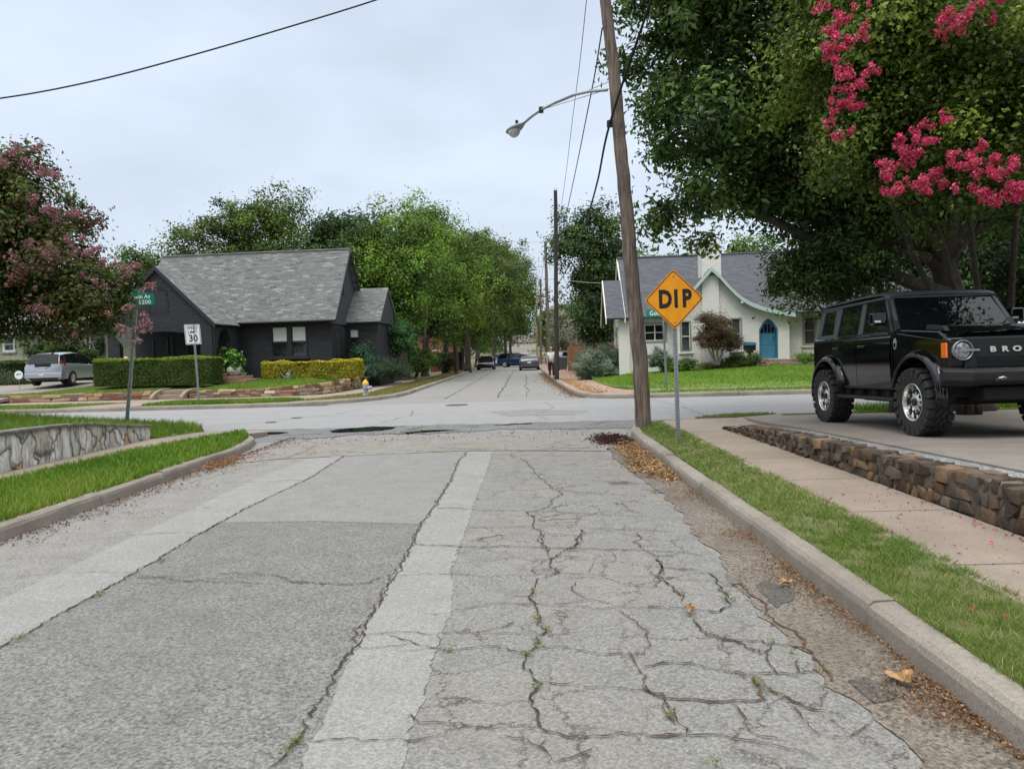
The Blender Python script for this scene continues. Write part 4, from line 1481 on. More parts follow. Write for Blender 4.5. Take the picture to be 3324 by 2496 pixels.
# ================================================================== windows, houses
GLASSD = mat('window_glass_dark', (.012, .014, .017), .05, spec=.7)
GLASSM = mat('window_glass', (.06, .065, .07), .08, spec=.7, noise=((.02, .022, .025), 2.5, 3))
BLIND = brick('window_blind', (.78, .78, .76), (.82, .82, .80), (.40, .40, .39), bw=9, bh=.028, ms=.004, rough=.6, bump=.3)
def window(par, u0, u1, w0, w1, v, fm, fw=.07, kind='sash', glass=GLASSD, face=-1, axis='v', sill=None, blind=0.0, proud=.04, lites=None):
    """a window in a wall plane: frame, glass set back, meeting rail or glazing bars, sill, blind"""
    W = u1 - u0
    Hh = w1 - w0
    def bx(mb, a0, a1, b0, b1, c0, c1):
        if axis == 'v':
            mb.box(a0, a1, min(v + face * b0, v + face * b1), max(v + face * b0, v + face * b1), c0, c1)
        else:
            mb.box(min(v + face * b0, v + face * b1), max(v + face * b0, v + face * b1), a0, a1, c0, c1)
    f = MB()
    bx(f, u0 - .01, u0 + fw, -.12, proud, w0, w1)
    bx(f, u1 - fw, u1 + .01, -.12, proud, w0, w1)
    bx(f, u0 + fw, u1 - fw, -.12, proud - .003, w1 - fw, w1 + .01)
    bx(f, u0 + fw, u1 - fw, -.12, proud - .003, w0 - .01, w0 + fw)
    win = f.build('window', fm, par, bevel=.006, seg=1)
    g = MB()
    if kind == 'sash':
        bx(g, u0 + fw, u1 - fw, -.05, -.01, w0 + Hh * .5 - .02, w0 + Hh * .5 + .025)
        bx(g, u0 + fw, u0 + fw + .03, -.05, -.012, w0 + fw, w1 - fw)
        bx(g, u1 - fw - .03, u1 - fw, -.05, -.012, w0 + fw, w1 - fw)
        g.build('sash_rail', lites or fm, win)
    elif kind == 'lites':
        bx(g, u0 + W / 2 - .025, u0 + W / 2 + .025, -.05, -.008, w0 + fw, w1 - fw)
        bx(g, u0 + fw, u1 - fw, -.05, -.011, w0 + Hh * .5 - .02, w0 + Hh * .5 + .02)
        bx(g, u0 + fw, u0 + fw + .04, -.05, -.012, w0 + fw, w1 - fw)
        bx(g, u1 - fw - .04, u1 - fw, -.05, -.012, w0 + fw, w1 - fw)
        bx(g, u0 + fw + .04, u1 - fw - .04, -.05, -.014, w1 - fw - .04, w1 - fw)
        bx(g, u0 + fw + .04, u1 - fw - .04, -.05, -.014, w0 + fw, w0 + fw + .04)
        g.build('glazing_bar', lites or fm, win)
    p = MB()
    bx(p, u0 + fw - .01, u1 - fw + .01, -.075, -.06, w0 + fw - .01, w1 - fw + .01)
    p.build('pane', glass, win)
    if blind:
        b = MB()
        bx(b, u0 + fw + .035, u1 - fw - .035, -.058, -.050, w1 - fw - Hh * blind, w1 - fw - .005)
        b.build('blind', BLIND, win)
    if sill:
        s = MB()
        bx(s, u0 - .09, u1 + .09, -.05, .09, w0 - .10, w0 - .012)
        s.build('sill', sill, win, bevel=.01, seg=1)
    return win

def wallgrid(mb, u0, u1, w0, w1, v0, v1, holes, axis='v', mi=0):
    us = sorted({u0, u1, *[h[0] for h in holes], *[h[1] for h in holes]})
    ws = sorted({w0, w1, *[h[2] for h in holes], *[h[3] for h in holes]})
    us = [u for u in us if u0 <= u <= u1]
    ws = [w for w in ws if w0 <= w <= w1]
    for a, b in zip(us[:-1], us[1:]):
        for c, d in zip(ws[:-1], ws[1:]):
            m, n = (a + b) / 2, (c + d) / 2
            if any(h[0] < m < h[1] and h[2] < n < h[3] for h in holes):
                continue
            if axis == 'v':
                mb.box(a, b, v0, v1, c, d, mi)
            else:
                mb.box(v0, v1, a, b, c, d, mi)

def frame_of(loc, rz):
    M = Matrix.Translation(loc) @ Matrix.Rotation(rz, 4, 'Z')
    return M, M.inverted()

def pl(Minv, px, py, v):
    """photo pixel -> (u, w) on the plane at depth v of a house's own frame"""
    o = Minv @ Vector((0, 0, CAMH))
    d = Minv.to_3x3() @ ray(px, py)
    t = (v - o.y) / d.y
    p = o + d * t
    return p.x, p.z
def pu(Minv, px, py, u):
    o = Minv @ Vector((0, 0, CAMH))
    d = Minv.to_3x3() @ ray(px, py)
    t = (u - o.x) / d.x
    p = o + d * t
    return p.y, p.z
r2 = lambda x, y: (199.6 + .3009 * x, 465.9 + .3009 * y)
r5 = lambda x, y: (1264.5 + .2605 * x, 499.1 + .2605 * y)

def roofplane(mb, a, b, c, d, th=.07, mi=0):
    """a sloping slab: a,b along the eave, c,d along the ridge (c above b)"""
    V = [Vector(p) for p in (a, b, c, d)]
    n = (V[1] - V[0]).cross(V[3] - V[0]).normalized()
    if n.z < 0:
        n = -n
    lo = [p - n * th for p in V]
    mb.hexa([*lo, *V], mi)

# ---------------------------------------------------------------- dark brick cottage
DB = brick('charcoal_brick', (.030, .031, .036), (.044, .045, .051), (.010, .010, .012), bw=.30, bh=.085, ms=.012, rough=.55, bump=.9)
DT = mat('charcoal_trim', (.021, .021, .024), .5, bump=.15, bscale=30)
DS = mat('charcoal_stucco', (.042, .043, .048), .8, bump=.5, bscale=60)
def shingles(name, cols, bw, bh, dark):
    m, t, p, c = newmat(name)
    base = nd(t, 'ShaderNodeTexBrick')
    base.offset = .5
    for k, v in (('Color1', (0, 0, 0, 1)), ('Color2', (1, 1, 1, 1)), ('Mortar', (.5, .5, .5, 1)), ('Scale', 1.0), ('Mortar Size', .004), ('Brick Width', bw), ('Row Height', bh), ('Bias', 0.0), ('Mortar Smooth', .2)):
        base.inputs[k].default_value = v
    t.links.new(c.outputs['UV'], base.inputs['Vector'])
    rp = nd(t, 'ShaderNodeValToRGB')
    rp.color_ramp.interpolation = 'CONSTANT'
    el = rp.color_ramp.elements
    el[0].position, el[0].color = 0, (*cols[0], 1)
    el[1].position, el[1].color = 1 / len(cols), (*cols[1], 1)
    for i, cc in enumerate(cols[2:], 2):
        e = el.new(i / len(cols))
        e.color = (*cc, 1)
    # blend shingle randomness with long streaks so that neighbours often match
    mp_ = nd(t, 'ShaderNodeMapping')
    mp_.inputs['Scale'].default_value = (.9, 4.5, 1)
    t.links.new(c.outputs['UV'], mp_.inputs[0])
    nn = noise(t, mp_.outputs[0], 1.6, 3, .6)
    a = nd(t, 'ShaderNodeMath', operation='MULTIPLY_ADD')
    t.links.new(base.outputs['Color'], a.inputs[0])
    a.inputs[1].default_value = .85
    t.links.new(mrange(t, nn, .3, .7, -.12, .28), a.inputs[2])
    t.links.new(a.outputs[0], rp.inputs[0])
    col = mixc(t, base.outputs['Fac'], rp.outputs[0], dark)
    n2 = noise(t, c.outputs['UV'], 28, 4, .7)
    col = mixc(t, mrange(t, n2, .3, .7, 0, .3), col, dark)
    t.links.new(col, p.inputs['Base Color'])
    p.inputs['Roughness'].default_value = .85
    # each course steps down like overlapping shingles
    s = nd(t, 'ShaderNodeSeparateXYZ')
    t.links.new(c.outputs['UV'], s.inputs[0])
    dv = nd(t, 'ShaderNodeMath', operation='DIVIDE')
    t.links.new(s.outputs[1], dv.inputs[0])
    dv.inputs[1].default_value = bh
    fr = nd(t, 'ShaderNodeMath', operation='FRACT')
    t.links.new(dv.outputs[0], fr.inputs[0])
    iv = nd(t, 'ShaderNodeMath', operation='SUBTRACT')
    iv.inputs[0].default_value = 1
    t.links.new(fr.outputs[0], iv.inputs[1])
    bp = nd(t, 'ShaderNodeBump')
    bp.inputs['Strength'].default_value = .6
    bp.inputs['Distance'].default_value = .03
    t.links.new(iv.outputs[0], bp.inputs['Height'])
    t.links.new(bp.outputs[0], p.inputs['Normal'])
    return m
RS = shingles('grey_shingles', [(.07, .075, .085), (.13, .125, .12), (.10, .108, .10), (.155, .165, .155), (.115, .112, .118), (.135, .145, .135), (.21, .23, .215)], .34, .14, (.05, .05, .05))
RB = shingles('slate_blue_shingles', [(.055, .058, .072), (.075, .078, .092), (.065, .068, .08), (.09, .092, .105)], .30, .145, (.03, .03, .036))

HL = Vector((-9.19, 35.7, .68))
ML, MLi = frame_of(HL, -ALPHA)
hl = thing('brick_house', 'charcoal painted brick cottage with a steep mottled grey shingle roof on the left corner', 'house', HL, -ALPHA)
EV, EW = -.5, 2.78                                   # eave of the main roof
RV, RW = 2.45, 6.5                                   # ridge
wb = [(r2(1290, 805), r2(1400, 1010)), (r2(1425, 800), r2(1540, 1008))]
def rect(Mi, x0, y0, x1, y1, v):
    a, b = pl(Mi, x0, y0, v), pl(Mi, x1, y1, v)
    return min(a[0], b[0]), max(a[0], b[0]), min(a[1], b[1]), max(a[1], b[1])
wr = [rect(MLi, *r2(1283, 800), *r2(1410, 1012), 0), rect(MLi, *r2(1422, 796), *r2(1545, 1008), 0)]
wr[1] = (wr[1][0], wr[1][1], wr[0][2], wr[0][3])
w = MB()
wallgrid(w, -4.5, 0, -.5, 2.85, 0, .25, wr)
w.box(-10.0, -4.5, .0, .25, -.5, 2.85)               # back of the porch
w.prism([(.25, -.5), (RV * 2 + .0, -.5), (RV * 2, 2.78), (.25, 2.78)], -.25, 0, 'X')
w.build('wall', DB, hl)
# gable end in stucco
g = MB()
g.prism([(EV + .15, 2.60), (2 * RV - EV - .15, 2.60), (RV, RW - .16)], -.22, .03, 'X')
g.prism([(EV + .1, 2.62), (2 * RV - EV - .3, 2.62), (2 * RV - EV - .3, 2.78), (EV + .1, 2.78)], .03, .07, 'X')
g.build('gable', DS, hl)
# side window and vent
sy = pu(MLi, *r2(1765, 900), 0.0)[0]
window(hl, .35, 1.25, pu(MLi, *r2(1775, 1000), 0)[1], pu(MLi, *r2(1775, 805), 0)[1], 0.0, DT, .08, 'sash', GLASSD, face=1, axis='u', sill=DT)
v_ = MB()
for k in range(9):
    v_.box(.035, .075, 1.35, 1.8, 4.15 + k * .11, 4.21 + k * .11)
v_.box(.03, .06, 1.3, 1.35, 4.1, 5.15)
v_.box(.03, .06, 1.8, 1.85, 4.1, 5.15)
v_.build('vent', DT, hl)
# main roof
UE = .28
UL = -10.1
r = MB()
roofplane(r, (UL, EV, EW), (UE, EV, EW), (UE - .03, RV, RW), (UL + .35, RV, RW), .08)
roofplane(r, (UE, 2 * RV - EV, EW), (UL, 2 * RV - EV, EW), (UL + .35, RV, RW), (UE - .03, RV, RW), .08)
roof = r.build('roof', RS, hl)
ct = MB()
ct.tube([(UE - .02, RV, RW + .02), (UL + .35, RV, RW + .02)], .06, 6)
ct.build('ridge_cap', RS, roof)
fa = MB()
d = Vector((0, RV - EV, RW - EW)).normalized()
for s in (1, -1):
    n = Vector((0, -d.z, d.y))
    a = Vector((UE - .01, EV if s == 1 else 2 * RV - EV, EW))
    b = Vector((UE - .01, RV, RW))
    off = Vector((0, 0, -.2))
    fa.hexa([a + off, b + off, b + off + Vector((.04, 0, 0)), a + off + Vector((.04, 0, 0)), a, b, b + Vector((.04, 0, 0)), a + Vector((.04, 0, 0))])
fa.build('bargeboard', DT, roof)
# wing with the porch arch
WV = -2.95
pk = pl(MLi, *r2(455, 368), WV)
re = pl(MLi, *r2(888, 775), WV)
UC = pk[0]
WH = re[0] - UC
PW, EWW = pk[1], re[1]
a0 = pl(MLi, *r2(773, 890), WV)
ar_half = a0[0] - UC
spring = a0[1]
crownw = pl(MLi, *r2(530, 832), WV)[1]
WR = UC + WH - .22
WLx = UC - WH + .22
outline = [(WLx, -.5), (UC - ar_half, -.5)]
for k in range(17):
    t = -1 + 2 * k / 16
    outline.append((UC + t * ar_half, spring + (crownw - spring) * sqrt(max(0, 1 - t * t * .92)) - (crownw - spring) * sqrt(.08) * 0))
outline += [(UC + ar_half, -.5), (WR, -.5), (WR, EWW - .05 + .2), (UC, PW - .12), (WLx, EWW - .05 + .2)]
w = MB()
w.prism(outline, WV, WV + .28, 'Y')
# side wall with a tall narrow arch
sa0 = pu(MLi, *r2(905, 950), WR)[0]
sa1 = pu(MLi, *r2(997, 950), WR)[0]
stp = pu(MLi, *r2(950, 812), WR)[1]
ssp = pu(MLi, *r2(905, 900), WR)[1]
cen = (sa0 + sa1) / 2
hw = (sa1 - sa0) / 2
so = [(WV + .28, -.5), (sa0, -.5)]
for k in range(13):
    t = -1 + 2 * k / 12
    so.append((cen + t * hw, ssp + (stp - ssp) * (1 - abs(t) ** 2.2)))
so += [(sa1, -.5), (0.0, -.5), (0.0, 2.75), (WV + .28, 2.75)]
w.prism(so, WR - .26, WR, 'X')
w.build('wall', DB, hl)
rg = MB()
for k in range(22):                                  # ring of bricks round the porch arch
    t0, t1 = -1 + 2 * k / 22, -1 + 2 * (k + 1) / 22 - .012
    f = lambda t: spring + (crownw - spring) * sqrt(max(0, 1 - t * t * .92))
    rg.hexa([(UC + t0 * ar_half, WV - .015, f(t0)), (UC + t1 * ar_half, WV - .015, f(t1)), (UC + t1 * ar_half, WV + .02, f(t1)), (UC + t0 * ar_half, WV + .02, f(t0)),
             (UC + t0 * ar_half, WV - .015, f(t0) + .22), (UC + t1 * ar_half, WV - .015, f(t1) + .22), (UC + t1 * ar_half, WV + .02, f(t1) + .22), (UC + t0 * ar_half, WV + .02, f(t0) + .22)])
rg.build('brick_arch', DB, hl)
rg = MB()
n0 = pl(MLi, *r2(405, 690), WV)
n1 = pl(MLi, *r2(530, 515), WV)
nu0, nu1, nw0, nw1 = n0[0], n1[0], n0[1], n1[1]
cu = (nu0 + nu1) / 2
hu = (nu1 - nu0) / 2
k = nw0
while k < nw1 - hu * .8:
    for s in (-1, 1):
        rg.box(cu + s * hu - .06, cu + s * hu + .06, WV - .02, WV + .02, k, k + .07)
    k += .085
for q in range(13):
    a = pi * q / 12
    c = (cu + hu * cos(a), nw1 - hu * .8 + hu * .8 * sin(a))
    M = Matrix.Translation((c[0], WV, c[1])) @ Matrix.Rotation(-(a - pi / 2), 4, 'Y')
    rg.box(-.035, .035, -.02, .02, -.06, .06, M=M)
for q in range(9):
    u = nu0 + (nu1 - nu0) * q / 8
    rg.box(u - .035, u + .035, WV - .02, WV + .02, nw0 - .13, nw0 - .01)
rg.build('brick_arch', DB, hl)
# wing roof
def vint(wz):                                        # where the main roof reaches height wz
    return EV + (wz - EW) * (RV - EV) / (RW - EW)
r = MB()
for s in (1, -1):
    eu = UC + s * WH
    roofplane(r, (eu, WV - .12, EWW), (eu, EV + .05, EWW), (UC, vint(PW) + .12, PW + .02), (UC, WV - .12, PW + .02), .07)
wroof = r.build('roof', RS, hl)
b = MB()
for s in (1, -1):
    A, B = Vector((UC + s * WH, WV - .15, EWW)), Vector((UC, WV - .15, PW + .02))
    o1 = Vector((0, 0, -.19))
    o2 = Vector((0, .045, 0))
    b.hexa([A + o1, B + o1, B + o1 + o2, A + o1 + o2, A + Vector((0, 0, .02)), B + Vector((0, 0, .02)), B + o2 + Vector((0, 0, .02)), A + o2 + Vector((0, 0, .02))])
b.build('bargeboard', DT, wroof)
ch = MB().box(UC - WH - .25, UC - WH + .4, 1.2, 2.0, 2.5, 5.45).box(UC - WH - .3, UC - WH + .45, 1.15, 2.05, 5.45, 5.57)
ch.build('chimney', DB, hl)
# porch windows behind the arch
for a, bb in ((430, 545), (570, 690)):
    u0 = pl(MLi, *r2(a, 950), -.02)[0]
    u1 = pl(MLi, *r2(bb, 950), -.02)[0]
    window(hl, u0, u1, .75, 2.25, -.0, DT, .10, 'sash', GLASSD, blind=.62)
MB().box(WLx, WR, WV - .1, 0, -.55, .02).build('porch_floor', MCON, hl)
for (a, b_, c, d_) in wr:
    window(hl, a, b_, c, d_, 0.0, DT, .035, 'sash', GLASSD, blind=.50)
MB().box(wr[0][0] - .1, wr[1][1] + .1, -.10, .02, wr[0][2] - .14, wr[0][2] - .015).build('sill', DT, hl, bevel=.01)
MB().box(wr[0][1] - .01, wr[1][0] + .01, -.03, .12, wr[0][2], wr[0][3]).build('mullion', DT, hl)
# gutter and downpipes
gt = MB()
gt.tube([(WR - .2, EV - .03, EW - .02), (UE, EV - .03, EW - .02)], .055, 8)
gt.build('gutter', DT, hl)
for (x, v0) in ((WR + .04, WV + .1), (-.06, -.06)):
    q = MB()
    q.tube([(x, v0 - .25 if x > -1 else v0, EW - .05), (x, v0 - .02, EW - .3), (x, v0 - .02, -.3)], .04, 6)
    q.build('downpipe', DT, hl)
# bump-out wing on the right
BV, BU = 2.25, 1.62
bw0 = rect(MLi, *r2(1842, 812), *r2(1920, 940), BV)
w = MB()
wallgrid(w, .0, BU, -.5, 2.75, BV, BV + .2, [bw0])
w.prism([(BV + .2, -.5), (5.6, -.5), (5.6, 2.75), (4.0, 4.6), (BV + .2, 2.9)], BU - .2, BU, 'X')
w.build('wall', DB, hl)
window(hl, *bw0, BV, DT, .035, 'sash', GLASSD, sill=DT, blind=.45)
MB().box(-.02, BU + .05, BV - .04, BV + .0, 2.38, 2.72).build('frieze', DT, hl)
bz = pl(MLi, *r2(1990, 522), 4.0)[1]
r = MB()
roofplane(r, (-.1, BV - .35, 2.76), (BU + .22, BV - .35, 2.76), (BU + .2, 4.0, bz), (-.1, 4.0, bz), .08)
roofplane(r, (BU + .22, 6.0, 2.76), (-.1, 6.0, 2.76), (-.1, 4.0, bz), (BU + .2, 4.0, bz), .08)
r.build('roof', RS, hl)
MB().prism([(BV - .25, 2.7), (5.9, 2.7), (4.0, bz - .12)], BU - .05, BU + .12, 'X').build('gable', DS, hl)

# ---------------------------------------------------------------- white brick house
WB = brick('white_painted_brick', (.76, .745, .675), (.80, .785, .715), (.62, .60, .54), bw=.215, bh=.072, ms=.009, rough=.65, bump=.8, tint=(.64, .61, .54))
WT = mat('cream_trim', (.66, .63, .52), .5)
SAGE = mat('sage_trim', (.40, .50, .46), .5)
SAGED = mat('sage_window_frame', (.24, .27, .23), .5)
HW = Vector((4.85, 37.1, .45))
MW, MWi = frame_of(HW, -ALPHA)
hw_ = thing('brick_house', 'white painted brick cottage with a swooping gable, chimney and arched blue door', 'house', HW, -ALPHA)
GV = -.75                                            # plane of the gabled front
g0 = pl(MWi, *r5(1692, 900), GV)[0]                  # right corner of the gable front
gl = pl(MWi, *r5(735, 900), GV)[0]
w1 = rect(MWi, *r5(476, 765), *r5(676, 920), 0)
w2 = rect(MWi, *r5(783, 748), *r5(880, 1000), GV)
w3 = rect(MWi, *r5(1203, 722), *r5(1300, 985), GV)
w4 = rect(MWi, *r5(1800, 705), *r5(1922, 945), .3)
w5 = (w4[1] + .35, w4[1] + 1.45, w4[2], w4[3])
dr = rect(MWi, *r5(1438, 715), *r5(1600, 1057), GV)
wend = 16.5
EVW, RIDV = -.55, 4.3
eaw = pl(MWi, *r5(1740, 668), EVW)[1] - .02
riw = pl(MWi, *r5(900, 207), RIDV)[1]
w = MB()
wallgrid(w, .0, gl + .2, -.4, eaw + .2, 0, .25, [w1])
wallgrid(w, g0 - .2, wend, -.4, eaw + .2, .3, .55, [w4, w5])
DW = dr[2]
doorh = (dr[0], dr[1], DW, dr[3])
wallgrid(w, gl, g0, -.4, eaw - .05, GV, GV + .28, [w2, w3, doorh])
w.box(g0 - .25, g0, GV + .28, .3, -.4, eaw - .02)
w.box(gl, gl + .25, GV + .28, 0, -.4, eaw)
w.prism([(.25, -.4), (8.6, -.4), (8.6, eaw), (RIDV, riw - .25), (.25, eaw + .2)], .35, .6, 'X')
w.box(-.0, .25, .25, 5.6, -.4, eaw)
w.box(-.12, .42, -.14, .0, -.6, eaw - .12)           # corner pier
# swooping gable
prof = [r5(*p) for p in [(1045, 305), (1110, 362), (1160, 420), (1200, 462), (1250, 512), (1300, 552), (1350, 583), (1400, 606), (1450, 625), (1500, 640), (1560, 653), (1620, 664), (1680, 675), (1740, 684)]]
GP = [pl(MWi, *p, GV - .35) for p in prof]
pku, pkw = GP[0]
lslope = (pl(MWi, *r5(1045, 305), GV - .35)[1] - pl(MWi, *r5(900, 472), GV - .35)[1]) / (pku - pl(MWi, *r5(900, 472), GV - .35)[0])
lu = pku - (pkw - eaw - .05) / lslope
GP = [(lu, eaw + .05)] + GP
gpoly = [(gl, eaw - .05)] + [(u, wv - .10) for u, wv in GP if gl < u < g0]
yr = np.interp(g0, [p[0] for p in GP], [p[1] for p in GP])
gpoly += [(g0, float(yr) - .1), (g0, eaw - .05)]
w.prism(gpoly, GV, GV + .28, 'Y')
wallw = w.build('wall', WB, hw_)
# door recess filler making the pointed arch
cu = (dr[0] + dr[1]) / 2
hu = (dr[1] - dr[0]) / 2
top_ = dr[3]
def archy(t):
    return top_ - .07 - .52 * abs(t) ** 1.7
f = MB()
L = [(cu + t * hu, archy(t)) for t in np.linspace(-1, 1, 15)]
f.prism(L + [(dr[1], top_), (dr[0], top_)], GV + .01, GV + .27, 'Y')
f.build('arch_head', WB, hw_)
BLUE = mat('blue_paint', (.055, .20, .30), .4, noise=((.045, .17, .26), 3, 3))
jb = MB()
ins = .13
def ring(s0, s1, v0, v1):
    n = 15
    T = np.linspace(-1, 1, n)
    A = [(cu - s0 * hu, DW)] + [(cu + t * hu * s0, archy(t) - (1 - s0) * .5) for t in T] + [(cu + s0 * hu, DW)]
    B = [(cu - s1 * hu, DW)] + [(cu + t * hu * s1, archy(t) - (1 - s1) * .5) for t in T] + [(cu + s1 * hu, DW)]
    for i in range(len(A) - 1):
        jb.hexa([(A[i][0], v0, A[i][1]), (A[i + 1][0], v0, A[i + 1][1]), (A[i + 1][0], v1, A[i + 1][1]), (A[i][0], v1, A[i][1]),
                 (B[i][0], v0, B[i][1]), (B[i + 1][0], v0, B[i + 1][1]), (B[i + 1][0], v1, B[i + 1][1]), (B[i][0], v1, B[i][1])])
ring(1.0, .86, GV + .02, GV + .24)
jb.build('door_frame', BLUE, hw_)
dm = MB()
DVv = GV + .20
dpoly = [(cu - .85 * hu, DW)] + [(cu + t * hu * .85, archy(t) - .08) for t in np.linspace(-1, 1, 15)] + [(cu + .85 * hu, DW)]
dm.prism(dpoly, DVv, DVv + .05, 'Y')
for (a, b_) in ((-.7, -.08), (.08, .7)):
    for (c, d_) in ((DW + .12, DW + .60), (DW + .68, DW + 1.12)):
        dm.box(cu + a * hu, cu + b_ * hu, DVv - .015, DVv, c, d_)
door = dm.build('door', BLUE, hw_, bevel=.008)
wnd = MB()
for k in range(4):
    a = cu + (-.74 + k * .38) * hu
    tt = abs((a + .15 * hu - cu) / hu)
    wnd.box(a, a + .31 * hu, DVv - .012, DVv - .006, DW + 1.25, top_ - .32 - .42 * tt ** 1.7)
wnd.build('pane', GLASSD, door)
MB().tube([(cu + .62 * hu, DVv - .05, DW + .9), (cu + .62 * hu, DVv - .05, DW + 1.07)], .015, 6).build('handle', mat('dark_metal', (.03, .03, .03), .4, .8), door)
# roofs
def wint(wz):
    return EVW + (wz - eaw) * (RIDV - EVW) / (riw - eaw)
r = MB()
ul = .22
roofplane(r, (ul, EVW, eaw), (wend + .4, EVW, eaw), (wend + .4, RIDV, riw), (ul, RIDV, riw), .09)
roofplane(r, (wend + .4, 2 * RIDV - EVW, eaw), (ul, 2 * RIDV - EVW, eaw), (ul, RIDV, riw), (wend + .4, RIDV, riw), .09)
mroof = r.build('roof', RB, hw_)
MB().tube([(ul, RIDV, riw + .02), (wend, RIDV, riw + .02)], .07, 6).build('ridge_cap', RB, mroof)
b = MB()
for sgn in (0, 1):
    A = Vector((ul - .06, EVW if not sgn else 2 * RIDV - EVW, eaw))
    B = Vector((ul - .06, RIDV, riw))
    o1, o2 = Vector((0, 0, -.24)), Vector((.06, 0, 0))
    b.hexa([A + o1, B + o1, B + o1 + o2, A + o1 + o2, A, B, B + o2, A + o2])
b.build('bargeboard', WT, mroof)
# lower left roof
lw = pl(MWi, *r5(250, 413), 2.6)[1]
lv = EVW + (lw - eaw) * (RIDV - EVW) / (riw - eaw)
r = MB()
LU = -.72
roofplane(r, (LU, EVW - .02, eaw - .01), (ul - .02, EVW - .02, eaw - .01), (ul - .02, lv, lw), (LU, lv, lw), .085)
roofplane(r, (ul - .02, 2 * lv - EVW, eaw - .01), (LU, 2 * lv - EVW, eaw - .01), (LU, lv, lw), (ul - .02, lv, lw), .085)
lroof = r.build('roof', RB, hw_)
b = MB()
for sgn in (0, 1):
    A = Vector((LU - .04, (EVW if not sgn else 2 * lv - EVW), eaw))
    B = Vector((LU - .04, lv, lw + .01))
    o1, o2 = Vector((0, 0, -.30)), Vector((.05, 0, 0))
    b.hexa([A + o1, B + o1, B + o1 + o2, A + o1 + o2, A, B, B + o2, A + o2])
b.prism([(EVW + .1, eaw - .1), (2 * lv - EVW - .1, eaw - .1), (lv, lw - .25)], -.02, .0, 'X')
b.build('bargeboard', WT, lroof)
# gable roof: each point of the curve runs back until it meets the main roof
r = MB()
V, Fs = [], []
for (u, wz) in GP:
    vb = max(wint(wz) + .05, EVW + .1)
    V += [(u, GV - .38, wz + .02), (u, vb, wz + .02), (u, GV - .38, wz - .06), (u, vb, wz - .06)]
for i in range(len(GP) - 1):
    a = 4 * i
    Fs += [(a, a + 4, a + 5, a + 1), (a + 2, a + 3, a + 7, a + 6), (a, a + 2, a + 6, a + 4)]
r.add(V, Fs)
groof = r.build('roof', RB, hw_)
b = MB()
V, Fs = [], []
for (u, wz) in GP:
    V += [(u, GV - .42, wz + .03), (u, GV - .42, wz - .17), (u, GV - .36, wz + .03), (u, GV - .36, wz - .17)]
for i in range(len(GP) - 1):
    a = 4 * i
    Fs += [(a, a + 1, a + 5, a + 4), (a + 2, a + 6, a + 7, a + 3), (a, a + 4, a + 6, a + 2), (a + 1, a + 3, a + 7, a + 5)]
Fs.append((4 * len(GP) - 4, 4 * len(GP) - 3, 4 * len(GP) - 1, 4 * len(GP) - 2))
b.add(V, Fs)
b.build('bargeboard', SAGE, groof)
br = MB()
bu = pl(MWi, *r5(1292, 585), GV - .2)
br.box(bu[0] - .05, bu[0] + .05, GV - .42, GV, bu[1] - .10, bu[1] + .02)
for uu in (w1[0] - .3, w1[1] + .3, w4[0] + .4, w5[0] + 1.2):
    MB().box(uu, uu + .07, EVW + .02, .3 if uu > 6 else 0, eaw - .16, eaw - .07).build('bracket', WT, hw_)
br.build('bracket', SAGE, hw_)
# chimney
c0, c1 = pl(MWi, *r5(966, 450), GV - .12)[0], pl(MWi, *r5(1106, 450), GV - .12)[0]
ctop = pl(MWi, *r5(1030, 150), GV + .1)[1] + .25
c = MB()
c.box(c0, c1, GV - .14, GV + .0, -.5, pkw - .35)
c.box(c0 - .16, c1 + .35, GV - .12, GV - .002, -.5, 1.2)
q0 = pl(MWi, *r5(950, 250), GV + .9)[0]
q1 = pl(MWi, *r5(1103, 250), GV + .9)[0]
ct2 = pl(MWi, *r5(1030, 145), GV + .9)[1] + .2
c.box(q0, q1, GV + .3, GV + 1.5, eaw, ct2)
c.build('chimney', WB, hw_)
window(hw_, *w1, 0, SAGED, .08, 'lites', GLASSD, lites=WT)
for ww_, vv in ((w2, GV), (w3, GV)):
    window(hw_, *ww_, vv, SAGED, .06, 'sash', GLASSM, sill=WB, lites=WT)
BRN = mat('brown_curtain_glass', (.07, .045, .035), .15, spec=.6, noise=((.04, .028, .022), 3, 3))
for ww_ in (w4, w5):
    window(hw_, *ww_, .3, SAGED, .09, 'sash', BRN, sill=WB)
MB().box(w4[1] + .01, w5[0] - .01, .27, .32, w4[2], w4[3]).build('mullion', SAGE, hw_)
window(hw_, .9, 3.2, 1.1, 2.35, 0.0, SAGED, .1, 'lites', GLASSM, face=-1, axis='u', sill=SAGE, lites=WT)
# siding under the wide window
s = MB()
for k in range(5):
    s.box(w1[0] - .25, w1[1] + .35, -.02, 0, -.25 + k * .27, -.25 + k * .27 + .255)
s.build('siding', mat('white_siding', (.60, .60, .57), .6), hw_)
stp = MB().box(dr[0] - .15, g0 + .95, GV - .95, GV - .002, -.42, DW - .02).box(dr[0] + .6, g0 + .95, GV - 1.3, GV - .955, -.42, DW - .17)
stp.build('door_step', MCON, hw_, bevel=.01)
MB().box(dr[0] - .32, dr[0] - .24, GV - .04, GV, 1.05, 1.22).build('doorbell_light', mat('dark_metal', (.03, .03, .03)), hw_)

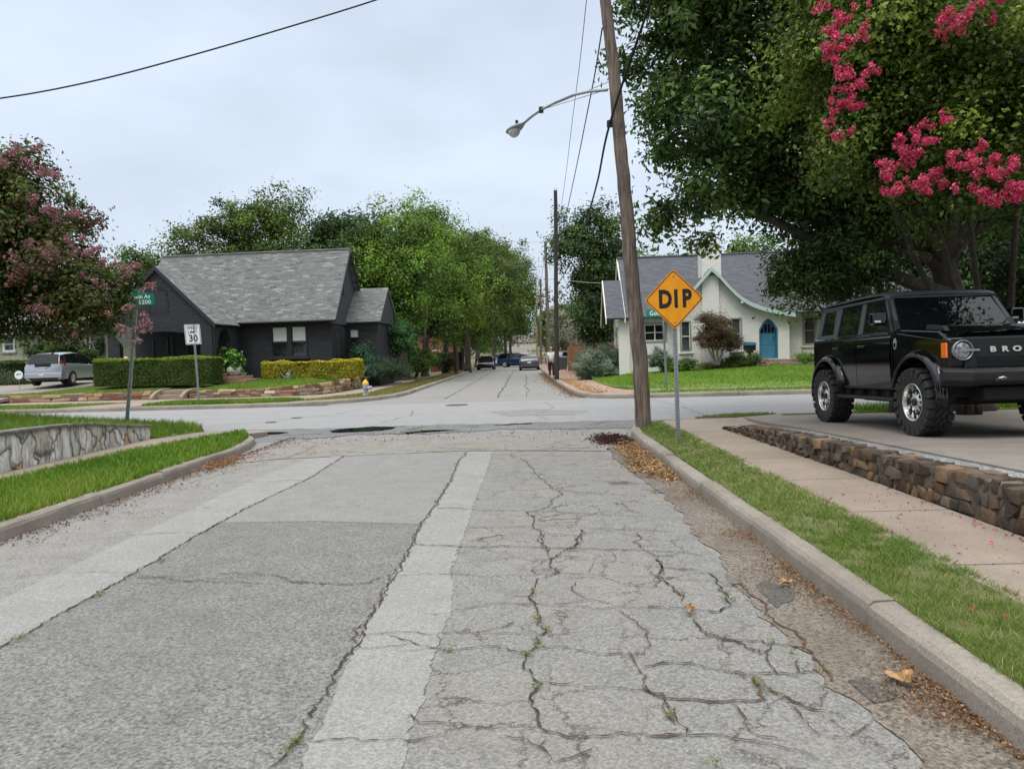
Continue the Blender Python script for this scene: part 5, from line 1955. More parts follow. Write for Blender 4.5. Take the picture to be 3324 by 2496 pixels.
# ---------------------------------------------------------------- pale brick house on the far left
PB = brick('buff_brick', (.36, .33, .27), (.43, .40, .33), (.27, .25, .20), bw=.26, bh=.095, ms=.014, rough=.8, bump=.7)
HP = Vector((-36.0, 45.0, .75))
hp = thing('brick_house', 'buff brick house with white framed windows behind the silver hatchback', 'house', HP, -ALPHA)
MP_, MPi = frame_of(HP, -ALPHA)
r1 = lambda x, y: (.2805 * x, 465.8 + .2805 * y)
rz = lambda x, y: (.1282 * x, 718.7 + .1282 * y)
hA = rect(MPi, *rz(40, 70), *rz(262, 320), 0)
hB = rect(MPi, *rz(1420, -60), *rz(1545, 490), 0)
hC = rect(MPi, *rz(930, 20), *rz(1080, 200), 0)
pr = pl(MPi, *rz(1800, 400), 0)[0]
w = MB()
wallgrid(w, -8, pr, -.6, 3.0, 0, .3, [hA, hB, hC])
w.box(pr - .3, pr, .3, 9, -.6, 3.0)
w.prism([(.3, 3.0), (9, 3.0), (4.6, 6.3)], pr - .3, pr, 'X')
w.build('wall', PB, hp)
WHT = mat('white_frame', (.72, .74, .75), .5)
for hh in (hA, hB, hC):
    window(hp, *hh, 0, WHT, .10, 'sash', GLASSM, sill=PB)
r = MB()
roofplane(r, (-8.4, -.6, 2.9), (pr + .4, -.6, 2.9), (pr + .4, 4.6, 6.4), (-8.4, 4.6, 6.4), .1)
roofplane(r, (pr + .4, 9.8, 2.9), (-8.4, 9.8, 2.9), (-8.4, 4.6, 6.4), (pr + .4, 4.6, 6.4), .1)
r.build('roof', RS, hp)
q = MB()
uu = pl(MPi, *rz(1320, 250), 0)[0]
q.tube([(uu, -.06, 2.9), (uu, -.06, -.4)], .05, 6)
q.build('downpipe', WHT, hp)

# ---------------------------------------------------------------- houses beyond, along the side street
def far_house(label, loc, rz, W, D, wh, rh, wallm, roofm, wins=(), trim=WT, gable_front=True):
    h = thing('house', label, 'house', loc, rz)
    w = MB().box(0, W, 0, D, -.5, wh)
    if gable_front:
        w.prism([(0, wh), (W, wh), (W / 2, rh - .1)], .01, D - .01, 'Y')
    else:
        w.prism([(0, wh), (D, wh), (D / 2, rh - .1)], .01, W - .01, 'X')
    w.build('wall', wallm, h)
    r = MB()
    e = .4
    if gable_front:
        k = (rh - wh) / (W / 2)
        roofplane(r, (-e, -e, wh - k * e), (-e, D + e, wh - k * e), (W / 2, D + e, rh), (W / 2, -e, rh), .12)
        roofplane(r, (W + e, D + e, wh - k * e), (W + e, -e, wh - k * e), (W / 2, -e, rh), (W / 2, D + e, rh), .12)
    else:
        k = (rh - wh) / (D / 2)
        roofplane(r, (-e, -e, wh - k * e), (W + e, -e, wh - k * e), (W + e, D / 2, rh), (-e, D / 2, rh), .12)
        roofplane(r, (W + e, D + e, wh - k * e), (-e, D + e, wh - k * e), (-e, D / 2, rh), (W + e, D / 2, rh), .12)
    r.build('roof', roofm, h)
    for (u0, u1, w0, w1) in wins:
        window(h, u0, u1, w0, w1, -.0, trim, .1, 'sash', GLASSM)
    return h
RBR = shingles('brown_shingles', [(.14, .12, .105), (.17, .15, .135), (.12, .105, .095), (.19, .17, .15)], .35, .15, (.08, .07, .06))
SIDE = brick('cream_siding', (.46, .42, .33), (.48, .44, .35), (.30, .27, .22), bw=8, bh=.16, ms=.008, bump=.5)
far_house('single storey cream house with a grey brown shingle roof behind the wooden fence', (5.4, 66, .2), -ALPHA, 12, 8, 2.7, 5.6, SIDE, RBR, [(.6, 1.5, .9, 2.2), (3.2, 4.2, .9, 2.2)], gable_front=False)
far_house('tall brown roofed gabled house far beyond the wooden fence', (10.5, 105, .2), -.3, 12, 11, 6.0, 10.8, brick('tan_brick', (.30, .24, .17), (.34, .27, .2), (.2, .17, .13)), RBR, [(2, 3.4, 3.6, 5.2), (7, 8.4, 3.6, 5.2)])
far_house('low red brick house under the trees on the left of the side street', (-18, 104, .3), .1, 9, 8, 2.8, 5.2, brick('red_brick', (.20, .085, .06), (.25, .10, .07), (.2, .15, .12)), RBR, [(5, 6.2, .9, 2.1)])
far_house('pale cream house closing the view at the far end of the street', (-9, 330, 3.4), 0, 22, 10, 3.2, 6.6, SIDE, RBR, [(8, 10, .9, 2.3), (13, 15, .9, 2.3)], gable_front=False)
# ================================================================== materials of the made things
METAL = mat('galvanised_steel', (.36, .38, .39), .45, .7, noise=((.26, .28, .29), 14, 4))
CHROME = mat('bright_alloy', (.72, .72, .70), .25, .95)
RUBBER = mat('rubber', (.018, .018, .019), .75, noise=((.03, .028, .026), 18, 3))
BLACKP = mat('black_paint', (.003, .0035, .0045), .06, spec=.55)
GREYT = mat('dark_grey_hardtop', (.075, .082, .09), .38, spec=.4, bump=.08, bscale=220)
BLKPL = mat('black_plastic', (.012, .0125, .013), .5, bump=.2, bscale=200)
GLS = mat('car_glass', (.006, .008, .010), .03, spec=.4)
UNDER = mat('underbody', (.008, .008, .008), .8)
RED = mat('tail_lamp_red', (.30, .008, .01), .2, coat=.5)
AMBER = mat('amber_lens', (.85, .18, .01), .25, coat=.5)
LENS = mat('clear_lens', (.55, .57, .58), .12, .3, coat=.6)
PLATE = mat('number_plate', (.6, .62, .63), .5)
INK = mat('ink_dark', (.02, .02, .025), .6)
WHITEP = mat('white_letters', (.82, .82, .80), .5)

def rotx90():
    return Matrix.Rotation(pi / 2, 4, 'X')

# ================================================================== black off-road vehicle
sg_z = .275
suv = thing('off_road_vehicle', 'black four door off-road vehicle on big mud tyres, parked on the right driveway', 'off-road vehicle', (6.24, 11.55, sg_z), -pi / 2)
suv.rotation_euler = (0, radians(-1.65), -pi / 2)
XF, XR = 1.475, -1.475
WZ, WRAD = .462, .462
def arcp(cx, cz, r, a0, a1, n):
    return [(cx + r * cos(radians(a0 + (a1 - a0) * k / n)), cz + r * sin(radians(a0 + (a1 - a0) * k / n))) for k in range(n + 1)]
side = [(2.12, .86), (2.16, 1.28), (2.06, 1.36), (.92, 1.455), (-2.14, 1.47), (-2.2, 1.40), (-2.22, .80), (-2.1, .74)]
side += arcp(XR, WZ + .06, .56, 155, 18, 12)
side += [(-.88, .60), (.88, .60)]
side += arcp(XF, WZ + .06, .56, 162, 22, 12)
mb = MB().prism(side, -.90, .90, 'Y')
body = mb.build('body', BLACKP, suv, bevel=.05, seg=4)
# tumblehome shoulder highlight strip and hood
hd = MB()
hood = []
for x in (.80, 1.2, 1.7, 2.0, 2.13):
    zc = float(np.interp(x, [.8, 1.7, 2.0, 2.13], [1.485, 1.435, 1.385, 1.33]))
    row = []
    for y, dz in ((-.80, -.03), (-.70, .0), (-.62, .028), (-.3, .040), (0, .045), (.3, .040), (.62, .028), (.70, .0), (.80, -.03)):
        row.append((x, y, zc + dz))
    hood.append(row)
V = [p for r_ in hood for p in r_]
Fs = []
for i in range(4):
    for j in range(8):
        Fs.append((i * 9 + j, i * 9 + j + 1, (i + 1) * 9 + j + 1, (i + 1) * 9 + j))
hd.add(V, Fs)
hd.build('hood', BLACKP, suv, smooth=True)
for s in (-1, 1):                                    # raised fender tops with a black trail sight
    f = MB()
    P_ = [(.85, 1.49), (1.95, 1.405), (2.08, 1.33), (2.08, 1.24), (.85, 1.40)]
    f.prism(P_, s * .74, s * .905, 'Y')
    f.build('fender', BLACKP, suv, bevel=.03, seg=3)
    g_ = MB()
    g_.prism([(1.55, 1.435), (1.60, 1.50), (1.98, 1.46), (2.03, 1.39)], s * .80, s * .86, 'Y')
    g_.build('trail_sight', BLKPL, suv, bevel=.008)
# greenhouse
gz0, gz1 = 1.455, 2.00
yb, yt = .855, .755
def gside(x0b, x1b, x0t, x1t, out, s):
    """a panel lying in the sloping side plane"""
    def P(x, f):
        y = yb + (yt - yb) * f + out
        return Vector((x, s * y, gz0 + (gz1 - gz0) * f))
    return P
core = MB()
core.hexa([(-2.10, -yb + .03, gz0 - .02), (.80, -yb + .03, gz0 - .02), (.80, yb - .03, gz0 - .02), (-2.10, yb - .03, gz0 - .02),
           (-1.98, -yt + .03, gz1), (.40, -yt + .03, gz1), (.40, yt - .03, gz1), (-1.98, yt - .03, gz1)])
core.build('cabin', UNDER, suv)
def panel(poly, out0, out1, s, material, name, bevel=0):
    """poly of (x, f) with f 0..1 up the side"""
    m_ = MB()
    n = len(poly)
    V = []
    for o_ in (out0, out1):
        for x, f in poly:
            V.append((x, s * (yb + (yt - yb) * f + o_), gz0 + (gz1 - gz0) * f))
    Fs = [tuple(range(n)), tuple(range(2 * n - 1, n - 1, -1))] + [((i + 1) % n, i, i + n, (i + 1) % n + n) for i in range(n)]
    m_.add(V, Fs)
    return m_.build(name, material, suv, bevel=bevel)
for s in (-1, 1):
    panel([(-2.0, .10), (-1.38, .10), (-1.38, .90), (-1.90, .90)], -.045, -.008, s, GLS, 'side_window')
    panel([(-1.28, .03), (-.42, .03), (-.42, .92), (-1.22, .92)], -.045, -.010, s, GLS, 'side_window')
    panel([(-.33, .03), (.66, .03), (.34, .92), (-.33, .92)], -.045, -.010, s, GLS, 'side_window')
    # pillars (hardtop grey)
    panel([(-2.14, 0), (-1.95, 0), (-1.88, 1.0), (-2.02, 1.0)], -.04, .012, s, GREYT, 'rear_pillar', .006)
    panel([(-1.42, 0), (-1.24, 0), (-1.18, 1.0), (-1.42, 1.0)], -.04, .010, s, GREYT, 'middle_pillar', .005)
    panel([(-2.05, 0), (-1.40, 0), (-1.40, .12), (-2.04, .12)], -.04, .009, s, GREYT, 'window_surround')
    panel([(-2.02, .88), (-1.30, .88), (-1.30, 1.0), (-1.98, 1.0)], -.04, .009, s, GREYT, 'window_surround')
    panel([(-.46, 0), (-.30, 0), (-.30, 1.0), (-.44, 1.0)], -.04, .006, s, GREYT, 'middle_pillar', .005)
    panel([(.62, 0), (.80, 0), (.42, 1.0), (.28, 1.0)], -.04, .012, s, GREYT, 'front_pillar', .006)
    panel([(-1.30, .91), (.36, .91), (.33, 1.0), (-1.30, 1.0)], -.04, .007, s, BLKPL, 'drip_rail')
    panel([(-1.27, -.01), (.74, -.01), (.74, .035), (-1.27, .035)], -.03, .008, s, CHROME if False else BLKPL, 'belt_moulding')
# windscreen
wsx = MB()
def WS(f, y):
    return (.80 + (.40 - .80) * f + .006, y, gz0 + (gz1 - gz0) * f)
wsx.add([WS(.04, -.80), WS(.04, .80), WS(.93, .70), WS(.93, -.70), (WS(.04, -.80)[0] - .03, -.80, WS(.04, 0)[2]), (WS(.04, .8)[0] - .03, .80, WS(.04, 0)[2]), (WS(.93, 0)[0] - .03, .70, WS(.93, 0)[2]), (WS(.93, 0)[0] - .03, -.70, WS(.93, 0)[2])],
        [(0, 1, 2, 3), (7, 6, 5, 4), (0, 4, 5, 1), (1, 5, 6, 2), (2, 6, 7, 3), (3, 7, 4, 0)])
wsx.build('windscreen', GLS, suv)
fr = MB()
for s in (-1, 1):
    fr.hexa([WS(0, s * .80), WS(0, s * .885), (WS(0, 0)[0] - .06, s * .885, gz0), (WS(0, 0)[0] - .06, s * .80, gz0), WS(1, s * .70), WS(1, s * .78), (WS(1, 0)[0] - .06, s * .78, gz1), (WS(1, 0)[0] - .06, s * .70, gz1)])
fr.hexa([WS(.93, -.78), WS(.93, .78), (WS(.93, 0)[0] - .05, .78, WS(.93, 0)[2]), (WS(.93, 0)[0] - .05, -.78, WS(.93, 0)[2]), WS(1, -.78), WS(1, .78), (WS(1, 0)[0] - .05, .78, gz1), (WS(1, 0)[0] - .05, -.78, gz1)])
fr.build('windscreen_frame', BLKPL, suv)
cowl = MB().box(.78, .98, -.80, .80, 1.44, 1.475)
cowl.build('cowl', BLKPL, suv, bevel=.01)
for s in (-.35, .35):
    MB().tube([(.86, s, 1.49), (.80, s + .3, 1.53), (.74, s + .42, 1.60)], .010, 5).build('wiper', BLKPL, suv)
# roof
rf = MB()
rr = []
for x, z in ((-2.04, 1.985), (-1.98, 2.045), (-1.6, 2.072), (-.4, 2.085), (.2, 2.07), (.40, 2.035), (.46, 1.99)):
    rr.append([(x, y * 1.0, z + dz) for y, dz in ((-.80, -.045), (-.775, -.012), (-.70, .008), (-.35, .016), (0, .02), (.35, .016), (.70, .008), (.775, -.012), (.80, -.045))])
V = [p for q in rr for p in q]
Fs = [(i * 9 + j, i * 9 + j + 1, (i + 1) * 9 + j + 1, (i + 1) * 9 + j) for i in range(6) for j in range(8)]
rf.add(V, Fs)
rf.box(-2.02, .44, -.79, .79, 1.965, 1.998)
rfo = rf.build('roof', GREYT, suv, smooth=False, bevel=0)
MB().box(-.42, -.40, -.80, .80, 2.0, 2.106).build('roof_seam', UNDER, suv) if False else None
# rear
MB().box(-2.235, -2.205, -.70, .70, .82, 1.44).build('tailgate', BLACKP, suv, bevel=.01)
for s in (-1, 1):
    MB().box(-2.24, -2.14, s * .80 - .075, s * .80 + .075 + (.035 if s > 0 else 0), .95, 1.38).build('tail_lamp', RED, suv, bevel=.012)
MB().box(-2.36, -2.16, -.86, .86, .62, .80).build('rear_bumper', BLKPL, suv, bevel=.03)
# door seams, handles, badge
for s in (-1, 1):
    for x in (-1.30, -.38, .72):
        MB().box(x - .006, x + .006, s * .9005, s * .9035, .66, 1.44).build('door_seam', UNDER, suv)
    for x in (-1.10, -.16):
        h_ = MB().box(x - .10, x + .10, s * .94, s * .965, 1.255, 1.285).box(x - .11, x - .07, s * .92, s * .96, 1.25, 1.29).box(x + .07, x + .11, s * .92, s * .96, 1.25, 1.29)
        h_.build('door_handle', BLACKP, suv, bevel=.008)
    for dz, mm in ((1.405, BLACKP),):
        MB().box(-2.12, .90, s * .90, s * .908, dz, dz + .012).build('body_line', BLACKP, suv, bevel=.003)
    b_ = MB().prism([(.78, 1.30), (.825, 1.36), (.87, 1.30), (.86, 1.22), (.825, 1.19), (.79, 1.22)], s * .9005, s * .908, 'Y')
    b_.build('badge', mat('badge_silver', (.42, .43, .43), .4, .6), suv)
    c_ = MB().box(.80, .85, s * .908, s * .911, 1.225, 1.285)
    c_.build('badge_inlay', BLACKP, suv)
    # running board
    rb = MB().box(-.92, .96, s * .86 if s > 0 else s * 1.02, s * 1.02 if s > 0 else s * .86, .455, .505)
    rb.build('running_board', BLKPL, suv, bevel=.012)
    for k in range(4):
        MB().box(-.7 + k * .45, -.68 + k * .45, s * .95 if s < 0 else .7, s * .7 if s < 0 else .95, .46, .60).build('step_bracket', UNDER, suv)
    MB().box(-.9, .9, s * .902, s * .912, .615, .655).build('rocker_moulding', BLKPL, suv, bevel=.004)
    # mirrors
    m_ = MB()
    m_.box(.45, .62, s * 1.0 - .10, s * 1.0 + .10, 1.56, 1.76)
    mo = m_.build('door_mirror', BLACKP, suv, bevel=.035, seg=3)
    MB().hexa([(.52, s * .88, 1.46), (.62, s * .88, 1.46), (.60, s * 1.0, 1.50), (.52, s * 1.0, 1.50), (.52, s * .88, 1.50), (.62, s * .88, 1.50), (.60, s * 1.0, 1.58), (.52, s * 1.0, 1.58)]).build('mirror_arm', BLKPL, mo)
    MB().box(.618, .624, s * 1.0 - .09, s * 1.0 + .0, 1.60, 1.63).build('mirror_strip', CHROME, mo)
    # arch flares: rounded lips that stand out over the tyres
    for cx in (XF, XR):
        fl = MB()
        V = []
        na = 20
        a0, a1 = (-8, 168) if cx > 0 else (12, 190)
        ring = [(.545, .86), (.55, .985), (.565, 1.005), (.60, 1.0), (.645, .95), (.66, .90)]
        for k in range(na + 1):
            a = radians(a0 + (a1 - a0) * k / na)
            for r_, y in ring:
                V.append((cx + r_ * cos(a), s * y, WZ + .07 + r_ * sin(a) * .97))
        m = len(ring)
        Fs = [(i * m + j, i * m + j + 1, (i + 1) * m + j + 1, (i + 1) * m + j) for i in range(na) for j in range(m - 1)]
        Fs += [tuple(range(m)), tuple(na * m + j for j in range(m))]
        fl.add(V, Fs)
        fl.build('wheel_arch', BLACKP, suv, smooth=True)
        al = MB()
        al.add([(cx + .55 * cos(pi * k / 12), s * y, WZ + .07 + .55 * sin(pi * k / 12)) for k in range(13) for y in (.40, .88)], [(2 * k, 2 * k + 1, 2 * k + 3, 2 * k + 2) for k in range(12)])
        al.build('arch_liner', UNDER, suv)
MB().box(-.95, .95, -.84, .84, .51, .62).build('floor_pan', UNDER, suv)
for s in (-1, 1):                                    # doors: gently curved skins that catch the ground and the sky
    for x0, x1 in ((-.372, .712), (-.90, -.388)):
        zs = [(.66, .902), (.74, .914), (.85, .924), (1.0, .930), (1.15, .929), (1.28, .924), (1.36, .915), (1.395, .902)]
        V = [(x, s * y, z) for x in (x0, x1) for z, y in zs]
        n = len(zs)
        MB().add(V, [(k, k + 1, n + k + 1, n + k) for k in range(n - 1)]).build('door', BLACKP, suv, smooth=True)
# wheels
def big_wheel(x, s):
    hub = MB().lathe([(.17, -.10), (.17, .02), (.10, .03)], 20, axis='Y')
    h_ = hub.build('wheel', UNDER, suv)
    h_.location = (x, s * .86, WZ)
    if s > 0:
        pass
    o = -1 if s < 0 else 1                            # outward direction
    ty = MB()
    prof = [(.245, .135), (.262, .150), (.31, .160), (.37, .165), (.412, .160), (.432, .140), (.437, .09), (.439, 0), (.437, -.09), (.432, -.14), (.412, -.16), (.33, -.165), (.262, -.150), (.245, -.135)]
    ty.lathe([(r_, y * o) for r_, y in prof], 48, axis='Y', caps=False)
    nl = 21
    rngw = random.Random(3)
    def lug(a, y0, y1, r0, r1, w0, w1, sk):
        V = []
        for r_ in (r0, r1):
            for (yy, da) in ((y0, -w0), (y0, w0), (y1, w1 + sk), (y1, -w1 + sk)):
                aa = a + da / .44
                V.append((r_ * cos(aa), yy, r_ * sin(aa)))
        ty.hexa(V)
    for k in range(nl):
        a = 2 * pi * k / nl
        st_ = pi / nl
        for sd in (-1, 1):
            aa = a + (st_ if sd > 0 else 0)
            lug(aa, sd * .085, sd * (.168 if k % 2 else .160), .425, .463, .046, .050, .012 * sd)
            # shoulder block running down the sidewall
            V = []
            L = .335 if k % 2 else .36
            for (yy) in (sd * .150, sd * .178):
                for (r_, da) in ((L, -.030), (L, .030), (.456, .048), (.456, -.048)):
                    q = aa + .012 / .44 * sd + da / .44
                    V.append((r_ * cos(q), yy if r_ > .4 else sd * (abs(yy) - .004), r_ * sin(q)))
            ty.hexa(V)
            lug(aa + st_ * .5, sd * .006, sd * .050, .425, .462, .030, .036, .03 * sd)
            lug(aa - st_ * .5, sd * .040, sd * .080, .425, .462, .026, .030, -.03 * sd)
    t_ = ty.build('tyre', RUBBER, h_, bevel=.004, seg=1)
    rm = MB()
    rprof = [(.247, .138), (.258, .152), (.250, .158), (.238, .150), (.228, .110), (.222, .02), (.226, -.12), (.247, -.14), (.25, -.13)]
    V, Fs = [], []
    n = 40
    for r_, y in rprof:
        for k in range(n):
            t = 2 * pi * k / n
            V.append((r_ * cos(t), y * o, r_ * sin(t)))
    for i in range(len(rprof) - 1):
        for k in range(n):
            Fs.append((i * n + k, i * n + (k + 1) % n, (i + 1) * n + (k + 1) % n, (i + 1) * n + k))
    rm.add(V, Fs)
    for k in range(10):
        a = 2 * pi * (k + .5) / 10
        def sp(r_, w_, y):
            return [(r_ * cos(a) - w_ * sin(a), y * o, r_ * sin(a) + w_ * cos(a)), (r_ * cos(a) + w_ * sin(a), y * o, r_ * sin(a) - w_ * cos(a))]
        A0, A1 = sp(.085, .022, .115), sp(.085, .022, .075)
        B0, B1 = sp(.170, .013, .092), sp(.170, .013, .055)
        C0, C1 = sp(.232, .030, .075), sp(.232, .030, .035)
        rm.hexa([A0[0], A0[1], A1[1], A1[0], B0[0], B0[1], B1[1], B1[0]])
        rm.hexa([B0[0], B0[1], B1[1], B1[0], C0[0], C0[1], C1[1], C1[0]])
    rm.lathe([(.10, .06 * o), (.10, .112 * o), (.085, .120 * o), (.06, .120 * o)], 24, axis='Y')
    rm.build('rim', CHROME, h_, smooth=False, bevel=.002, seg=1)
    MB().lathe([(.052, .11 * o), (.050, .138 * o), (.040, .142 * o)], 16, axis='Y').build('hub_cap', BLKPL, h_)
    return h_
for x in (XF, XR):
    for s in (-1, 1):
        big_wheel(x, s)
# front end
MB().box(2.10, 2.165, -.70, .70, .90, 1.30).build('grille', BLKPL, suv, bevel=.02)
for k in range(5):
    MB().box(2.165, 2.175, -.55, .55, .93 + k * .028, .94 + k * .028).build('grille_slot', UNDER, suv)
LZ = 1.135
for s in (-1, 1):
    hl_ = MB()
    n = 32
    V = []
    for r_, x in ((.128, 2.14), (.130, 2.19), (.120, 2.20), (.112, 2.185), (.112, 2.15)):
        for k in range(n):
            t = 2 * pi * k / n
            V.append((x, s * .73 + r_ * cos(t), LZ + r_ * sin(t)))
    Fs = [(i * n + k, i * n + (k + 1) % n, (i + 1) * n + (k + 1) % n, (i + 1) * n + k) for i in range(4) for k in range(n)]
    hl_.add(V, Fs)
    h_ = hl_.build('headlight', mat('lamp_ring', (.30, .31, .32), .3, .7), suv, smooth=True)
    MB().lathe([(.112, 2.165), (.09, 2.182), (.04, 2.19), (.01, 2.191)], 28, M=Matrix.Translation((0, s * .73, LZ)), axis='X').build('lens', mat('lamp_lens', (.10, .11, .12), .05, .2, coat=1.0, noise=((.42, .44, .45), 22, 2)), h_, smooth=True)
    MB().box(2.19, 2.205, s * .73 - .06 if s < 0 else s * .73 - .20, s * .73 + .20 if s < 0 else s * .73 + .06, LZ - .012, LZ + .012).build('light_bar', mat('lamp_ring', (.3, .31, .32)), suv)
    MB().box(2.02, 2.135, s * .905 - .012, s * .905 + .012, LZ - .09, LZ + .10).build('side_marker', AMBER, suv, bevel=.006)
    MB().hexa([(2.06, s * .90, .90), (2.16, s * .70, .90), (2.16, s * .70, .86), (2.06, s * .9, .86), (2.05, s * .91, 1.30), (2.14, s * .70, 1.30), (2.10, s * .70, 1.31), (2.0, s * .9, 1.31)]) 
bp_ = MB()
prof = [(2.12, .66), (2.36, .70), (2.42, .74), (2.42, .86), (2.36, .90), (2.12, .91)]
bp_.prism(prof, -.70, .70, 'Y')
for s in (-1, 1):
    V = []
    for (y, sh) in ((s * .70, 0), (s * 1.0, -.20)):
        for x, z in prof:
            V.append((x + (sh if x > 2.2 else 0), y, z + (.02 if y * s > .8 else 0)))
    n = 6
    bp_.add(V, [tuple(range(6)), tuple(range(11, 5, -1))] + [((i + 1) % n, i, i + n, (i + 1) % n + n) for i in range(n)])
bump = bp_.build('front_bumper', BLKPL, suv, bevel=.012)
for s in (-1, 1):
    MB().box(2.41, 2.435, s * .60 - .13, s * .60 + .13, .755, .845).build('fog_lamp', UNDER, bump, bevel=.01)
    MB().tube([(2.42, s * .44 - .035, .76), (2.49, s * .44 - .035, .78), (2.505, s * .44, .79), (2.49, s * .44 + .035, .78), (2.42, s * .44 + .035, .76)], .014, 6).build('tow_hook', METAL, bump)
MB().box(1.95, 2.30, -.55, .55, .50, .67).build('skid_plate', UNDER, suv, bevel=.03)
MB().box(-1.9, 1.9, -.45, .45, .50, .72).build('chassis', UNDER, suv)
MB().tube([(XR, -.75, WZ), (XR, .75, WZ)], .06, 8).build('axle', UNDER, suv)
MB().tube([(XF, -.75, WZ), (XF, .75, WZ)], .05, 8).build('axle', UNDER, suv)
MB().box(-.5, .3, -.80, -.5, .42, .58).build('exhaust_box', UNDER, suv, bevel=.04)
tx = 'BRONCO'
ys_ = [-.355 + .15 * k for k in range(6)]
SILV = mat('silver_letters', (.62, .62, .60), .35, .3)
# lettering across the grille, read from in front (the nose points down the street)
for ch_, yy in zip(tx, ys_):
    M = Matrix.Translation((2.178, yy, LZ + .0)) @ Matrix(((0, 0, 1, 0), (1, 0, 0, 0), (0, 1, 0, 0), (0, 0, 0, 1)))
    text_obj('letter', ch_, .092, SILV, suv, M, .006, .0035, 1.45)

# ================================================================== ordinary cars
def car(name, label, cat, loc, rz, paint, kind='sedan', L=4.6, W=1.78, Hh=1.45, group=None, front_lights=False, plate=True):
    c = thing(name, label, cat, loc, rz, group)
    hw_2 = W / 2
    # stations along x (rear to front): (x, bottom, belt, roof or None, half-width)
    zb = .24
    if kind == 'hatch':
        S = [(-.50, .42, .88, None, .86), (-.492, .28, .95, 1.02, .95), (-.46, zb, 1.0, 1.28, 1.0), (-.43, zb, 1.01, 1.43, 1.0), (-.30, zb, 1.01, 1.49, 1.0), (-.12, zb, .99, 1.52, 1.0), (0, zb, .97, 1.49, 1.0), (.09, zb, .96, 1.41, 1.0), (.19, zb, .94, 1.25, 1.0), (.31, zb, .92, 1.0, .99), (.40, zb, .90, None, .98), (.46, zb, .78, None, .93), (.49, .28, .66, None, .80), (.50, .36, .58, None, .7)]
    elif kind == 'suv':
        S = [(-.50, .50, 1.0, None, .88), (-.49, .34, 1.05, 1.15, .96), (-.46, .3, 1.08, 1.50, 1.0), (-.40, .3, 1.08, 1.64, 1.0), (-.2, .3, 1.08, 1.70, 1.0), (.03, .3, 1.07, 1.69, 1.0), (.13, .3, 1.06, 1.55, 1.0), (.22, .3, 1.06, 1.22, 1.0), (.26, .3, 1.05, None, .99), (.40, .3, .98, None, .97), (.47, .32, .86, None, .90), (.50, .40, .72, None, .75)]
    else:
        S = [(-.50, .42, .84, None, .84), (-.49, .28, .94, None, .92), (-.46, zb, 1.02, None, .98), (-.39, zb, 1.04, None, 1.0), (-.36, zb, 1.03, 1.06, 1.0), (-.28, zb, 1.01, 1.26, 1.0), (-.20, zb, 1.0, 1.38, 1.0), (-.05, zb, .98, 1.45, 1.0), (.06, zb, .97, 1.42, 1.0), (.16, zb, .96, 1.24, 1.0), (.25, zb, .95, 1.0, .99), (.28, zb, .94, None, .99), (.40, zb, .84, None, .96), (.47, zb + .02, .70, None, .88), (.50, .34, .55, None, .70)]
    parts = {'body': MB(), 'side_window': MB(), 'windscreen': MB(), 'rear_window': MB()}
    hs = Hh / max(s_[3] or 0 for s_ in S)
    rows = []
    for (x, b, be, ro, wf) in S:
        h = hw_2 * wf
        b, be = b * hs, be * hs
        mid = b + (be - b) * .55
        rt = (ro * hs) if ro else None
        if rt is None:
            pts = [(h * .80, b), (h * .97, b + .06), (h, mid), (h * .985, be - .10), (h * .93, be - .01), (h * .90, be), (h * .5, be + .03), (0, be + .04)]
        else:
            k = min(1, (rt - be) / (.45 * hs))
            ry = h * (.90 - .20 * k)
            pts = [(h * .80, b), (h * .97, b + .06), (h, mid), (h * .985, be - .10), (h * .93, be - .01), (ry + .01, rt - .03 - .02 * k), (ry * .78, rt), (0, rt + .02)]
        full = [(x * L, -y, z) for y, z in pts] + [(x * L, y, z) for y, z in pts[::-1][1:]]
        rows.append(full)
    n = len(rows[0])
    allv = [p for r_ in rows for p in r_]
    has = [s_[3] is not None for s_ in S]
    big = [s_[3] is not None and (s_[3] - s_[2]) > .2 for s_ in S]
    quads = {'body': [], 'side_window': [], 'windscreen': [], 'rear_window': []}
    for i in range(len(rows) - 1):
        for j in range(n - 1):
            q = (i * n + j, i * n + j + 1, (i + 1) * n + j + 1, (i + 1) * n + j)
            key = 'body'
            glassy = has[i] and has[i + 1]
            if j in (4, n - 6) and glassy and (big[i] or big[i + 1]):
                key = 'side_window'
            roofj = j in (5, 6, 7, n - 7, n - 8)
            if j in (6, 7, n - 7, n - 8) or roofj:
                # steep roof panels fore and aft are glass
                z0 = rows[i][7][2]
                z1 = rows[i + 1][7][2]
                sl_ = (z1 - z0) / max(.01, (rows[i + 1][7][0] - rows[i][7][0]))
                if glassy or has[i] != has[i + 1]:
                    if sl_ > .38 and rows[i][7][0] < 0 and z1 > 1.12 * hs:
                        key = 'rear_window'
                    if sl_ < -.38 and rows[i][7][0] > 0 and z0 > 1.0 * hs and has[i]:
                        key = 'windscreen'
            quads[key].append(q)
    quads['body'].append(tuple(range(n)))
    quads['body'].append(tuple((len(rows) - 1) * n + j for j in range(n))[::-1])
    for i in range(len(rows) - 1):
        quads['body'].append((i * n, (i + 1) * n, (i + 1) * n + n - 1, i * n + n - 1))
    for key, qs in quads.items():
        if not qs:
            continue
        used = sorted({v for q in qs for v in q})
        mp2 = {v: k for k, v in enumerate(used)}
        m_ = MB()
        m_.add([allv[v] for v in used], [tuple(mp2[v] for v in q) for q in qs])
        o_ = m_.build(key, paint if key == 'body' else GLS, c, smooth=True)
        if key == 'body':
            md = o_.modifiers.new('edge', 'EDGE_SPLIT')
            md.split_angle = radians(42)
    # pillars
    R = .30 if kind != 'suv' else .35
